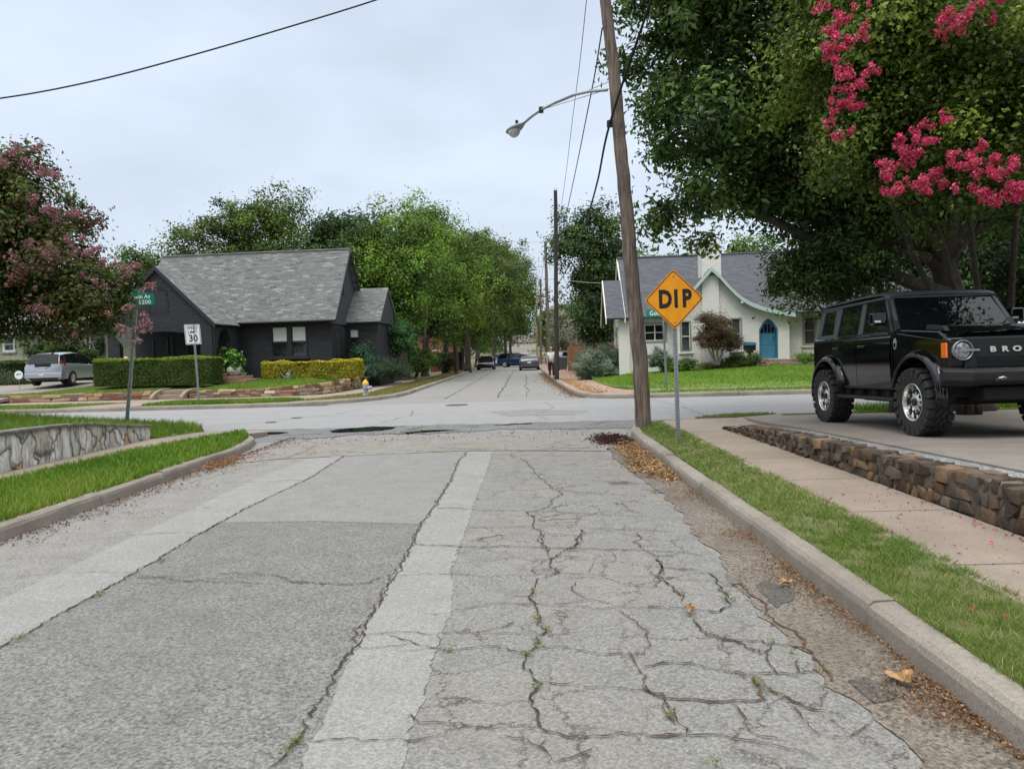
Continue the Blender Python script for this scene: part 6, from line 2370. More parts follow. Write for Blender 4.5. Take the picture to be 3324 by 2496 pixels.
    xw = (-.30 * L, .30 * L) if kind != 'hatch' else (-.285 * L, .325 * L)
    for x in xw:
        for s in (-1, 1):
            h_ = MB().lathe([(.07, -.06), (.07, .02)], 12, axis='Y').build('wheel', UNDER, c)
            h_.location = (x, s * (hw_2 - .10), R)
            MB().lathe([(R * .62, .11 * s), (R * .95, .115 * s), (R, .08 * s), (R, -.08 * s), (R * .9, -.10 * s)], 24, axis='Y').build('tyre', RUBBER, h_, smooth=False)
            rm = MB()
            for k in range(7):
                a = 2 * pi * k / 7
                M = Matrix.Rotation(a, 4, 'Y')
                rm.box(-.028, .028, .105 * s if s > 0 else -.118, .118 if s > 0 else .105 * s, .03, R * .62, M=M)
            rm.lathe([(R * .64, .106 * s), (R * .66, .120 * s), (R * .58, .112 * s)], 24, axis='Y')
            rm.build('rim', CHROME, h_)
            m_ = MB()
            na = 16
            V = []
            for k in range(na + 1):
                a = pi * (k / na) * 1.16 - .08 * pi
                for r_, y in ((R * 1.0, hw_2 + .004), (R * 1.16, hw_2 + .006), (R * 1.16, hw_2 - .12)):
                    V.append((x + r_ * cos(a), s * y, max(.2, R + r_ * sin(a))))
            m_.add(V, [(i * 3 + j, i * 3 + j + 1, (i + 1) * 3 + j + 1, (i + 1) * 3 + j) for i in range(na) for j in range(2)])
            m_.build('wheel_arch', UNDER, c)
    xr, xf = -.5 * L, .5 * L
    be = 1.0 * hs
    for s in (-1, 1):
        tl = MB()
        if kind == 'hatch':
            tl.hexa([(xr + .02, s * hw_2 * .62, .82), (xr + .30, s * hw_2 * 1.0, .86), (xr + .36, s * hw_2 * .99, .90), (xr + .06, s * hw_2 * .60, .84), (xr + .02, s * hw_2 * .74, 1.06), (xr + .16, s * hw_2 * .985, 1.10), (xr + .34, s * hw_2 * .97, 1.10), (xr + .1, s * hw_2 * .72, 1.08)])
        else:
            tl.hexa([(xr - .005, s * hw_2 * .50, .70 * hs + .02), (xr + .06, s * hw_2 * .94, .72 * hs + .02), (xr + .26, s * hw_2 * 1.01, .74 * hs), (xr + .1, s * hw_2 * .5, .72), (xr + .01, s * hw_2 * .50, .86 * hs), (xr + .08, s * hw_2 * .93, .90 * hs), (xr + .30, s * hw_2 * .995, .90 * hs), (xr + .1, s * hw_2 * .5, .88)])
        tl.build('tail_lamp', RED, c, bevel=.01)
        hd_ = MB()
        zf = .62 * hs if kind != 'suv' else .76
        hd_.hexa([(xf - .02, s * hw_2 * .45, zf - .07), (xf - .16, s * hw_2 * .92, zf - .04), (xf - .42, s * hw_2 * .99, zf + .03), (xf - .2, s * hw_2 * .5, zf), (xf - .05, s * hw_2 * .45, zf + .05), (xf - .20, s * hw_2 * .90, zf + .10), (xf - .50, s * hw_2 * .96, zf + .14), (xf - .2, s * hw_2 * .5, zf + .08)])
        hd_.build('headlight', LENS, c, bevel=.01)
        mx_ = xf - (.30 * L if kind != 'hatch' else .24 * L)
        MB().box(mx_ - .08, mx_ + .06, s * (hw_2 + .08) - .09, s * (hw_2 + .08) + .07, be - .02, be + .13).build('door_mirror', paint, c, bevel=.03)
        for xh in ((-.10 * L, .10 * L) if kind != 'hatch' else (-.16 * L, .06 * L)):
            MB().box(xh - .09, xh + .09, s * hw_2 * .985 - .02, s * hw_2 * .985 + .03, be - .14, be - .11).build('door_handle', paint, c, bevel=.006)
        for xs_ in (-.16 * L if kind != 'hatch' else -.235 * L, .02 * L, .22 * L):
            pass
    if plate:
        MB().box(xr - .012, xr + .05, -.16, .16, .66 if kind != 'hatch' else .70, .82 if kind != 'hatch' else .85).build('number_plate', PLATE, c, bevel=.004)
    MB().box(xr + .0, xr + .2, -hw_2 * .72, hw_2 * .72, .26, .38).build('rear_valance', BLKPL, c, bevel=.02)
    MB().box(xf - .25, xf - .02, -hw_2 * .6, hw_2 * .6, .32, .50).build('grille', BLKPL, c, bevel=.02)
    MB().box(xr + .3, xf - .3, -hw_2 * .8, hw_2 * .8, .17, .30).build('underbody', UNDER, c)
    return c
SILVER = mat('silver_paint', (.40, .43, .46), .25, .55, coat=.8)
GREYP = mat('grey_paint', (.10, .105, .115), .22, .5, coat=.8)
BLUEP = mat('blue_paint_car', (.012, .045, .13), .2, .3, coat=.9)
BLK2 = mat('black_car_paint', (.006, .006, .007), .12, coat=.9)
PBLUE = mat('pale_blue_paint', (.30, .37, .43), .25, .5, coat=.8)
hb = car('hatchback', 'silver hatchback seen from behind on the driveway beside the clipped hedge', 'car', (-21.85, 35.0, .77), radians(95.6), SILVER, 'hatch', 4.1, 1.70, 1.52)
# tailgate glass and plate text on the hatchback
tg = MB()
tg.hexa([(-2.065, -.66, 1.00), (-2.065, .66, 1.00), (-2.0, .66, 1.00), (-2.0, -.66, 1.00), (-1.845, -.58, 1.42), (-1.845, .58, 1.42), (-1.80, .58, 1.42), (-1.80, -.58, 1.42)])
tg.build('rear_window', GLS, hb, bevel=.01)
MB().box(-2.072, -2.04, -.34, .34, .86, 1.0).build('rear_window', GLS, hb, bevel=.01)
MB().box(-2.075, -2.03, -.80, .80, .36, .58).build('rear_bumper', SILVER, hb, bevel=.03)
MB().box(-2.085, -2.07, -.02, .18, .47, .54).build('sticker', PLATE, hb)
Mr = Matrix.Translation((-2.064, 0, .775)) @ Matrix.Rotation(-pi / 2, 4, 'Z') @ rotx90()
text_obj('lettering', 'WLP 4229', .085, INK, hb, Mr, .002, .001)
car('sedan', 'dark grey saloon seen from behind, driving away in the right lane of the side street', 'car', (.45, 70.5, 0), pi / 2, GREYP, 'sedan', 4.7, 1.84, 1.48)
car('estate_car', 'blue crossover turning broadside across the side street beyond the grey saloon', 'car', (-.75, 88.0, 0), radians(-12), BLUEP, 'suv', 4.75, 1.85, 1.66)
car('sedan', 'black saloon parked under the trees facing the camera at the left kerb', 'car', (-4.0, 78.0, 0), -pi / 2, BLK2, 'sedan', 4.5, 1.8, 1.42)
car('sedan', 'silver saloon parked behind the black one at the left kerb', 'car', (-4.1, 97, .0), -pi / 2, SILVER, 'sedan', 4.7, 1.84, 1.46)
car('van', 'pale people carrier far up the street behind the blue crossover', 'car', (-3.7, 118, H(118)), -pi / 2, PBLUE, 'suv', 4.9, 1.9, 1.8)
car('sedan', 'pale blue car nosed into the drive behind the wheeled bin', 'car', (4.3, 72.5, .16), radians(8), PBLUE, 'hatch', 4.3, 1.78, 1.52)

# ================================================================== poles, lamp, wires
def woodmat(name, a, b, dark=False):
    m, t, p, c = newmat(name)
    mp_ = nd(t, 'ShaderNodeMapping')
    mp_.inputs['Scale'].default_value = (22, 22, 1.3)
    t.links.new(c.outputs['Object'], mp_.inputs[0])
    n = noise(t, mp_.outputs[0], 1.0, 6, .72)
    n2 = noise(t, c.outputs['Object'], 1.3, 4, .6)
    col = mixc(t, mrange(t, n, .36, .64), a, b)
    col = mixc(t, mrange(t, n2, .45, .7, 0, .55), col, tuple(x * .45 for x in a))
    t.links.new(col, p.inputs['Base Color'])
    p.inputs['Roughness'].default_value = .9
    bp = nd(t, 'ShaderNodeBump')
    bp.inputs['Strength'].default_value = .9
    bp.inputs['Distance'].default_value = .015
    t.links.new(n, bp.inputs['Height'])
    t.links.new(bp.outputs[0], p.inputs['Normal'])
    return m
PW1 = woodmat('weathered_pole_wood', (.065, .043, .032), (.24, .19, .155))
PW2 = woodmat('dark_pole_wood', (.022, .017, .015), (.06, .045, .038))
PW3 = woodmat('orange_pole_wood', (.30, .17, .08), (.42, .27, .14))
WIRE = mat('cable_black', (.012, .012, .013), .6)
WIREG = mat('cable_grey', (.22, .22, .23), .5)
def pole(label, pts, r0, r1, m, group='utility poles along the side street'):
    base = Vector(pts[0])
    t = thing('utility_pole', label, 'utility pole', base, 0, group)
    q = MB()
    n = len(pts)
    fine = []
    rad = []
    for i in range((n - 1) * 6 + 1):
        k = min(i // 6, n - 2)
        s = (i - k * 6) / 6
        p = Vector(pts[k]).lerp(Vector(pts[k + 1]), s)
        fine.append(p - base + Vector((random.gauss(0, .006), random.gauss(0, .006), 0)))
        rad.append((r0 + (r1 - r0) * i / ((n - 1) * 6)) * random.uniform(.97, 1.03))
    q.tube(fine, rad, 14)
    q.build('shaft', m, t, smooth=False)
    return t
def PP(px, py, Y):
    return tuple(at(px, py, Y))
b0 = G(1390, 923, .14)
Y1 = b0.y
p1 = pole('nearest weathered brown utility pole leaning left on the right verge', [tuple(b0 - Vector((0, 0, .05))), PP(1381, 760, Y1), PP(1366, 620, Y1), PP(1354, 460, Y1), PP(1339, 300, Y1), PP(1324, 140, Y1), PP(1307, 0, Y1), PP(1284, -260, Y1), PP(1274, -380, Y1)], .150, .085, PW1)
b2p = G(1203, 820, .14)
Y2 = b2p.y
p2 = pole('dark straight utility pole standing on the far right kerb', [tuple(b2p), PP(1201, 600, Y2), PP(1200, 412, Y2)], .125, .095, PW2)
p3 = pole('grey brown utility pole leaning slightly, beyond the dark one', [(2.05, 60, .14), PP(1182, 660, 60), PP(1178, 523, 60)], .16, .11, PW1)
p4 = pole('thin brown utility pole standing left of the grey leaning one', [(2.1, 95, .14), PP(1168, 604, 95)], .17, .11, PW1)
p5 = pole('short orange tinted utility pole farthest up the street', [(2.2, 126, .3), PP(1158.5, 633, 126)], .2, .14, PW3)
p6 = pole('dark brown utility pole rising into the trees on the left verge', [(-5.45, 59, .14), (-5.6, 59, 8.5)], .16, .12, PW2)
for (px, py, Y, par, bs) in ((1317, 268, Y1, p1, b0), (1325, 172, Y1, p1, b0), (1209, 469, Y2, p2, b2p), (1208, 537, Y2, p2, b2p), (1207, 611, Y2, p2, b2p)):
    q = Vector(PP(px, py, Y)) - Vector(par.location)
    MB().box(q.x - .05, q.x + .05, q.y - .05, q.y + .05, q.z - .06, q.z + .06).tube([q, q + Vector((.12, 0, 0))], .02, 6).build('insulator', WIRE, par, bevel=.01)
for (dx_, z_) in ((-.03, 0.0), (.03, .03)):
    q = Vector(PP(1200, 412, Y2)) - Vector(p2.location)
    MB().tube([q + Vector((dx_ * 2, 0, -.05)), q + Vector((dx_ * 2, 0, .14))], .015, 6).build('bolt', METAL, p2)

def wire(label, pts, r, m=WIRE, sag=0.0, n=40, group=None):
    """a cable through 3-D points, smoothed, with a sag between the two ends when only two are given"""
    P = [Vector(p) for p in pts]
    out = []
    if len(P) == 2:
        for k in range(n + 1):
            s = k / n
            out.append(P[0].lerp(P[1], s) - Vector((0, 0, sag * 4 * s * (1 - s))))
    else:
        Q = [P[0] * 2 - P[1]] + P + [P[-1] * 2 - P[-2]]
        for i in range(1, len(Q) - 2):
            for k in range(10):
                t = k / 10
                a, b, c, d = Q[i - 1], Q[i], Q[i + 1], Q[i + 2]
                out.append(.5 * ((2 * b) + (c - a) * t + (2 * a - 5 * b + 4 * c - d) * t * t + (-a + 3 * b - 3 * c + d) * t ** 3))
        out.append(P[-1])
    o_ = out[0].copy()
    mb_ = MB().tube([p - o_ for p in out], r, 6)
    o = mb_.build('cable', m, smooth=True)
    o.location = o_
    return tag(o, label, 'cable', group)
# service cable crossing the sky on the left
YA = 13.5
wire('twisted cable sagging across the upper left sky', [PP(-260, 240, YA), PP(0, 213, YA), PP(200, 176, YA), PP(400, 124, YA), PP(600, 66, YA), PP(820, -2, YA), PP(1050, -85, YA), PP(1290, -175, Y1)], .014, WIRE)
wire('thick black cable bundle running from overhead past the near pole to the dark pole', [PP(1500, -260, 9.5), PP(1407, 0, 11.5), PP(1317, 269, Y1), PP(1290, 395, 17.5), PP(1262, 492, 22.5), PP(1236, 562, 29), PP(1207, 611, Y2)], .022, WIRE)
wire('middle grey cable hanging between the near pole and the dark pole', [PP(1301, 61, Y1), PP(1285, 160, 15.8), PP(1267, 252, 18.5), PP(1245, 362, 23.5), PP(1223, 465, 30), PP(1208, 537, Y2)], .014, mat('cable_dark_grey', (.06, .06, .065), .6))
wire('thin highest cable hanging between the near pole and the dark pole', [PP(1276, -90, Y1), PP(1267, 0, 15.2), PP(1252, 140, 18), PP(1237, 255, 22), PP(1222, 380, 29), PP(1209, 469, Y2)], .009, WIREG)
wire('cable from the dark pole on to the leaning pole beyond', [PP(1207, 469, Y2), PP(1179, 560, 60)], .012, WIREG, .2)
wire('lower cable from the dark pole on to the leaning pole beyond', [PP(1207, 611, Y2), PP(1184, 650, 60)], .018, WIRE, .45)
wire('cable running on from the leaning pole up the street', [PP(1179, 530, 60), PP(1168, 606, 95)], .018, WIREG, .2)
wire('pale service drop from the dark pole to the white cottage', [PP(1207, 603, Y2), PP(1306, 612, 41)], .012, mat('cable_pale', (.5, .5, .5), .5), .05)
wire('service drop falling right from the dark pole towards the brown roofed house', [PP(1207, 585, Y2), PP(1290, 705, 60)], .010, WIRE, .25)
wire('highest cable crossing the far street', [PP(1060, 520, 62), PP(1178, 524, 60), PP(1330, 528, 60)], .010, WIREG)
wire('upper one of the two close cables crossing the far street', [PP(1080, 562, 64), PP(1178, 566, 62), PP(1330, 572, 60)], .010, WIREG)
wire('lower one of the two close cables crossing the far street', [PP(1080, 573, 64), PP(1178, 578, 62), PP(1330, 586, 60)], .010, WIREG)
wire('lowest cable crossing the far street', [PP(1080, 600, 70), PP(1168, 604, 95), PP(1205, 603, Y2)], .014, WIRE)
wire('guy wire slanting down right of the dark pole', [PP(1207, 620, Y2), PP(1262, 735, 58)], .012, WIREG, .05)

# street lamp on its arm
la = Vector(PP(1311, 195, Y1))
lamp = thing('street_lamp', 'cobra head street lamp on a curved grey arm fixed to the near leaning pole', 'street lamp', la)
apx = [(1311, 195), (1274, 198), (1238, 206), (1202, 221), (1169, 238), (1150, 251), (1129, 269)]
AP = []
for i, (px, py) in enumerate(apx):
    s = [0, .22, .42, .61, .78, .87, .97][i]
    AP.append(Vector(PP(px, py, Y1 + 2.9 * s)))
LMET = mat('lamp_arm_grey', (.30, .31, .32), .5, .4)
MB().tube([p - la for p in AP], .028, 8).build('arm', LMET, lamp, smooth=True)
for e_ in ((1328, 172), (1331, 188)):
    a = Vector(PP(*e_, Y1)) - la
    MB().tube([a, AP[4] - la], .007, 5).build('brace_wire', WIREG, lamp)
MB().box(-.05, .05, -.05, .05, -.06, .06, M=Matrix.Translation(AP[4] - la)).build('clamp', BLKPL, lamp, bevel=.01)
hp_ = AP[-1] - la
dr_ = (AP[-1] - AP[-2])
dr_.z = dr_.z * .6
dr_.normalize()
zz = Vector((0, 0, 1))
yy_ = zz.cross(dr_).normalized()
zz = dr_.cross(yy_)
Mh = Matrix.Translation(hp_) @ Matrix((tuple([dr_.x, yy_.x, zz.x, 0]), tuple([dr_.y, yy_.y, zz.y, 0]), tuple([dr_.z, yy_.z, zz.z, 0]), (0, 0, 0, 1)))
hh = MB()
rings = [(-.06, .04, .035), (.02, .065, .05), (.12, .11, .075), (.26, .155, .09), (.40, .16, .085), (.50, .12, .06), (.55, .05, .03)]
V = []
for x, w_, h_ in rings:
    for k in range(14):
        a = pi * 2 * k / 14
        V.append((x, w_ * cos(a), h_ * sin(a) if sin(a) > 0 else h_ * .25 * sin(a)))
Fs = [(i * 14 + k, i * 14 + (k + 1) % 14, (i + 1) * 14 + (k + 1) % 14, (i + 1) * 14 + k) for i in range(6) for k in range(14)]
Fs += [tuple(range(14)), tuple(6 * 14 + k for k in range(14))]
hh.add(V, Fs, M=Mh)
head = hh.build('lamp_head', mat('lamp_head_grey', (.22, .27, .27), .5, .2), lamp, smooth=True)
gb = MB()
V = []
for x, r_ in ((0, .135), (-.05, .13), (-.11, .10), (-.15, .055), (-.165, .01)):
    for k in range(16):
        a = 2 * pi * k / 16
        V.append((.33 + r_ * 1.2 * cos(a), r_ * sin(a), x))
Fs = [(i * 16 + k, i * 16 + (k + 1) % 16, (i + 1) * 16 + (k + 1) % 16, (i + 1) * 16 + k) for i in range(4) for k in range(16)]
gb.add(V, Fs, M=Mh)
gb.build('lamp_bowl', mat('lamp_bowl', (.42, .40, .38), .12, coat=.6, noise=((.62, .62, .62), 9, 2)), head, smooth=True)
MB().tube([(.20, 0, .08), (.20, 0, .17)], .035, 8, M=Mh).build('photocell', BLKPL, head)

# ================================================================== signs
def channel_post(par, p0, p1, w=.055, holes=True):
    """galvanised post with a row of punched holes"""
    p0, p1 = Vector(p0), Vector(p1)
    d = (p1 - p0)
    L = d.length
    d.normalize()
    x = Vector((1, 0, 0))
    x = (x - d * x.dot(d)).normalized()
    y = d.cross(x)
    M = Matrix((tuple([x.x, y.x, d.x, p0.x]), tuple([x.y, y.y, d.y, p0.y]), tuple([x.z, y.z, d.z, p0.z]), (0, 0, 0, 1)))
    m_ = MB()
    m_.box(-w * .5, -w * .28, -.004, .028, 0, L, M=M).box(w * .28, w * .5, -.004, .028, 0, L, M=M).box(-w * .28, w * .28, -.006, .003, 0, L, M=M)
    po = m_.build('post', METAL, par)
    h_ = MB()
    k = .1
    while k < L - .05:
        h_.add([(-.007, -.0075, k), (.007, -.0075, k), (.007, -.0075, k + .016), (-.007, -.0075, k + .016)], [(0, 1, 2, 3)], M=M)
        k += .0508
    h_.build('punched_holes', UNDER, po)
    return M
bD = G(1466, 951, .15)
YD = bD.y
dip = thing('road_sign', 'yellow diamond sign reading DIP on a perforated steel post on the right verge', 'road sign', bD)
ctr = Vector(PP(1455.5, 647, YD)) - bD
channel_post(dip, (0, 0, -.1), (ctr.x + .004, 0.02, ctr.z + .30), .062)
YEL = mat('sign_yellow', (.80, .335, .008), .45, noise=((.72, .27, .006), 5, 4))
SBLK = mat('sign_black', (.012, .01, .010), .5)
def rounded(poly_r, r, n=5):
    out = []
    m = len(poly_r)
    for i in range(m):
        p0, p1, p2 = Vector(poly_r[i - 1]), Vector(poly_r[i]), Vector(poly_r[(i + 1) % m])
        a, b = (p0 - p1).normalized(), (p2 - p1).normalized()
        A, B = p1 + a * r, p1 + b * r
        for k in range(n + 1):
            s = k / n
            q = A * (1 - s) ** 2 + p1 * 2 * s * (1 - s) + B * s * s
            out.append((q.x, q.y))
    return out
hD = 64.5 / F * YD
Ms = Matrix.Translation(ctr + Vector((0, -.022, 0))) @ Matrix.Rotation(radians(-1.0), 4, 'Y') @ Matrix.Rotation(radians(3), 4, 'Z')
def plate(par, name, poly, y0, y1, m, M):
    q = MB().prism(poly, y0, y1, 'Y', M=M)
    return q.build(name, m, par)
sp_ = plate(dip, 'sign_panel', rounded([(-hD, 0), (0, hD), (hD, 0), (0, -hD)], .05), -.002, .0015, YEL, Ms)
ring_o = rounded([(-hD * .965, 0), (0, hD * .965), (hD * .965, 0), (0, -hD * .965)], .05)
ring_i = rounded([(-hD * .925, 0), (0, hD * .925), (hD * .925, 0), (0, -hD * .925)], .045)
bo = MB()
n = len(ring_o)
bo.add([(x, -.0035, z) for x, z in ring_o] + [(x, -.0035, z) for x, z in ring_i], [(i, (i + 1) % n, (i + 1) % n + n, i + n) for i in range(n)], M=Ms)
bo.build('border', mat('sign_border', (.10, .02, .008), .5), sp_)
def letterM(M, x, z, y=-.0045):
    return M @ Matrix.Translation((x, y, z)) @ rotx90()
for ch_, xx in (('D', -.142), ('I', .03), ('P', .20)):
    text_obj('letter', ch_, .375, SBLK, sp_, letterM(Ms, xx, -.004), .0008, .017, .76)
for zz_ in (.36, -.36):
    MB().lathe([(.014, -.006), (.010, -.011)], 10, M=Ms @ Matrix.Translation((0, 0, zz_)), axis='Y').build('bolt', METAL, sp_)

# left corner: street name signs and the back of a warning diamond
bL = G(272, 916, .27)
YL = bL.y
ls = thing('street_sign', 'green street name sign reading 5200 behind pink blossom at the left corner', 'street sign', bL)
topL = Vector(PP(296, 628, YL)) - bL
channel_post(ls, (0, 0, -.1), (topL.x, 0, topL.z), .075)
GRN = mat('sign_green', (.0, .20, .15), .45)
cL = Vector(PP(299, 648, YL)) - bL
Mg = Matrix.Translation(cL + Vector((0, -.05, 0))) @ Matrix.Rotation(radians(-1.7), 4, 'Y') @ Matrix.Rotation(radians(4), 4, 'Z')
q = plate(ls, 'name_plate', rounded([(-.37, -.135), (-.37, .135), (.37, .135), (.37, -.135)], .05), -.002, .002, GRN, Mg)
text_obj('lettering', 'Goodwin Av', .13, WHITEP, q, letterM(Mg, -.02, .058, -.0035), .0005, .002, .92)
text_obj('lettering', '5200', .125, WHITEP, q, letterM(Mg, .16, -.065, -.0035), .0005, .002, 1.0, 1.12)
Mg2 = Matrix.Translation(Vector(PP(297, 630, YL)) - bL) @ Matrix.Rotation(radians(86), 4, 'Z')
plate(ls, 'name_plate', rounded([(-.36, -.09), (-.36, .09), (.36, .09), (.36, -.09)], .04), -.002, .002, GRN, Mg2)
cW = Vector(PP(277, 728, YL)) - bL
Mw = Matrix.Translation(cW + Vector((.0, -.04, 0))) @ Matrix.Rotation(radians(14), 4, 'Y') @ Matrix.Rotation(radians(35), 4, 'Z')
plate(ls, 'warning_panel', rounded([(-.27, 0), (0, .27), (.27, 0), (0, -.27)], .04), -.002, .002, METAL, Mw)

bS = G(430, 866, .15)
YS = bS.y
sp = thing('road_sign', 'white SPEED LIMIT 30 sign on a steel post on the far left verge', 'road sign', bS)
topS = Vector(PP(417, 701, YS)) - bS
channel_post(sp, (0, 0, -.1), (topS.x, 0, topS.z), .07)
cS = Vector(PP(417.5, 722.5, YS)) - bS
MsS = Matrix.Translation(cS + Vector((0, -.04, 0))) @ Matrix.Rotation(radians(-3.0), 4, 'Y') @ Matrix.Rotation(radians(50), 4, 'Z')
SWH = mat('sign_white', (.74, .76, .78), .5)
q = plate(sp, 'sign_panel', rounded([(-.305, -.38), (-.305, .38), (.305, .38), (.305, -.38)], .04), -.002, .002, SWH, MsS)
bo = MB()
ro = rounded([(-.285, -.36), (-.285, .36), (.285, .36), (.285, -.36)], .035)
ri = rounded([(-.268, -.343), (-.268, .343), (.268, .343), (.268, -.343)], .03)
n = len(ro)
bo.add([(x, -.0035, z) for x, z in ro] + [(x, -.0035, z) for x, z in ri], [(i, (i + 1) % n, (i + 1) % n + n, i + n) for i in range(n)], M=MsS)
bo.build('border', SBLK, q)
for tx_, z_, sz, sxx in (('SPEED', .245, .15, 1.05), ('LIMIT', .085, .15, 1.05), ('30', -.16, .36, 1.0)):
    text_obj('lettering', tx_, sz, SBLK, q, letterM(MsS, 0, z_), .0005, .0015 if sz < .2 else .008, sxx)

bG = G(1441, 844, .155)
YG = bG.y
gs = thing('street_sign', 'green street name sign on a grey post behind the yellow diamond', 'street sign', bG)
tG = Vector(PP(1431, 664, YG)) - bG
channel_post(gs, (0, 0, -.1), (tG.x, 0, tG.z), .07)
cG = Vector(PP(1431, 676, YG)) - bG
Mn = Matrix.Translation(cG + Vector((0, -.05, 0))) @ Matrix.Rotation(radians(-1.7), 4, 'Y')
q = plate(gs, 'name_plate', rounded([(-.56, -.13), (-.56, .13), (.56, .13), (.56, -.13)], .05), -.002, .002, GRN, Mn)
text_obj('lettering', 'Goodwin', .22, WHITEP, q, letterM(Mn, -.06, .0, -.0035), .0005, .004, .9, 1.08)
cO = Vector(PP(1432.5, 714, YG)) - bG
Mo = Matrix.Translation(cO + Vector((.03, 0, 0))) @ Matrix.Rotation(radians(77), 4, 'Z')
plate(gs, 'stop_panel', [(.375 * cos(pi / 8 + k * pi / 4), .375 * sin(pi / 8 + k * pi / 4)) for k in range(8)], -.002, .002, METAL, Mo)

# far small posts
tag(MB().tube([(1.95, 108, .2), (1.95, 108, 3.0)], .05, 8).build('signpost', METAL), 'thin pale post far up the right side of the street', 'post')

# ================================================================== hydrant, cover, cone, bins, boxes
hyd = thing('fire_hydrant', 'silver fire hydrant with a yellow cap at the far left corner', 'fire hydrant', (-6.15, 28.45, .15))
HS = mat('hydrant_silver', (.45, .47, .48), .5, .3, noise=((.32, .33, .34), 18, 3))
HY = mat('hydrant_yellow', (.62, .40, .04), .5)
MB().lathe([(.15, 0), (.15, .035), (.10, .045), (.095, .10), (.10, .36), (.125, .38), (.125, .42), (.10, .43)], 20).build('barrel', HS, hyd, smooth=False)
MB().lathe([(.128, .425), (.128, .455), (.115, .50), (.08, .56), (.04, .59), (.03, .60), (.03, .64), (.018, .645)], 20).build('bonnet', HY, hyd)
MB().lathe([(.065, 0), (.065, .16), (.08, .16), (.08, .20), (.03, .205), (.025, .235)], 14, M=Matrix.Translation((.05, -.02, .30)) @ Matrix.Rotation(radians(-20), 4, 'Z'), axis='X').build('outlet', HS, hyd)
MB().lathe([(.05, 0), (.05, .14), (.062, .14), (.062, .17), (.02, .175)], 12, M=Matrix.Translation((0, -.05, .32)) @ Matrix.Rotation(radians(-90), 4, 'Z'), axis='X').build('outlet', HS, hyd)
mh = MB().lathe([(.36, -.03), (.36, .006), (.335, .008), (.33, .004), (.02, .006)], 28)
o = mh.build('manhole_cover', mat('cast_iron', (.10, .10, .10), .6, .4, noise=((.06, .05, .045), 30, 3)))
o.location = (-2.2, 23.6, .012)
tag(o, 'round iron cover set in the cross street near its far side', 'manhole cover')
for (x, y, l_) in ((-6.6, 19.0, 'small iron valve cover in the cross street, nearer one'), (-6.3, 20.2, 'small iron valve cover in the cross street, farther one')):
    o = MB().lathe([(.14, -.03), (.14, .006), (.12, .008), (.02, .006)], 20).build('valve_cover', MATS['cast_iron'])
    o.location = (x, y, .012)
    tag(o, l_, 'valve cover', 'valve covers in the cross street')
cn = thing('traffic_cone', 'small orange traffic cone under the trees by the red fence', 'traffic cone', (-5.75, 62, .15))
MB().lathe([(.14, .03), (.03, .70), (.02, .71)], 16).build('cone', mat('cone_orange', (.75, .12, .02), .5), cn)
MB().box(-.18, .18, -.18, .18, 0, .03).build('foot', mat('cone_orange', (.75, .12, .02)), cn, bevel=.01)
def bin_(label, loc, rz, m):
    b = thing('wheeled_bin', label, 'bin', loc, rz, 'bins beside the wooden fence')
    MB().hexa([(-.24, -.27, .08), (.24, -.27, .08), (.24, .22, .08), (-.24, .22, .08), (-.30, -.36, 1.0), (.30, -.36, 1.0), (.30, .36, 1.0), (-.30, .36, 1.0)]).build('tub', m, b, bevel=.02)
    MB().hexa([(-.32, -.40, 1.0), (.32, -.40, 1.0), (.32, .38, 1.0), (-.32, .38, 1.0), (-.28, -.32, 1.09), (.28, -.32, 1.09), (.28, .36, 1.12), (-.28, .36, 1.12)]).build('lid', m, b, bevel=.02)
    for s in (-1, 1):
        w_ = MB().lathe([(.11, -.025), (.11, .025)], 14, axis='X').build('wheel', RUBBER, b)
        w_.location = (s * .27, .24, .11)
    return b
bin_('dark grey wheeled bin standing against the end of the wooden fence', (3.05, 58.3, .15), .1, mat('bin_grey', (.06, .065, .07), .5))
bin_('second wheeled bin, half hidden behind the dark pole', (2.75, 60.2, .15), -.2, mat('bin_slate', (.04, .05, .06), .5))

# mailbox by the blue door
mbp = at(1619, 739, 35.3)
mbz = .95
mbx = thing('mailbox', 'black post mailbox with a blue lid near the blue door', 'mailbox', (mbp.x, 35.3, mbz - .15))
tpz = mbp.z - (mbz - .15)
MB().box(-.055, .055, -.055, .055, 0, tpz - .42).build('post', mat('dark_metal', (.03, .03, .03)), mbx, bevel=.008)
MB().box(-.13, .13, -.18, .18, tpz - .5, tpz - .40).build('shelf', mat('dark_metal', (.03, .03, .03)), mbx, bevel=.01)
bx_ = MB()
bx_.prism([(-.26, tpz - .40), (.26, tpz - .40), (.26, tpz - .14)] + [(.26 * cos(a), tpz - .14 + .14 * sin(a)) for a in np.linspace(.3, pi - .3, 7)] + [(-.26, tpz - .14)], -.14, .14, 'Y')
bxo = bx_.build('box', mat('dark_metal', (.03, .03, .03)), mbx, bevel=.01)
MB().prism([(-.28, tpz - .15), (.28, tpz - .15), (.26, tpz - .02), (-.24, tpz + .01)], -.155, .155, 'Y').build('lid', BLUE, bxo, bevel=.01)

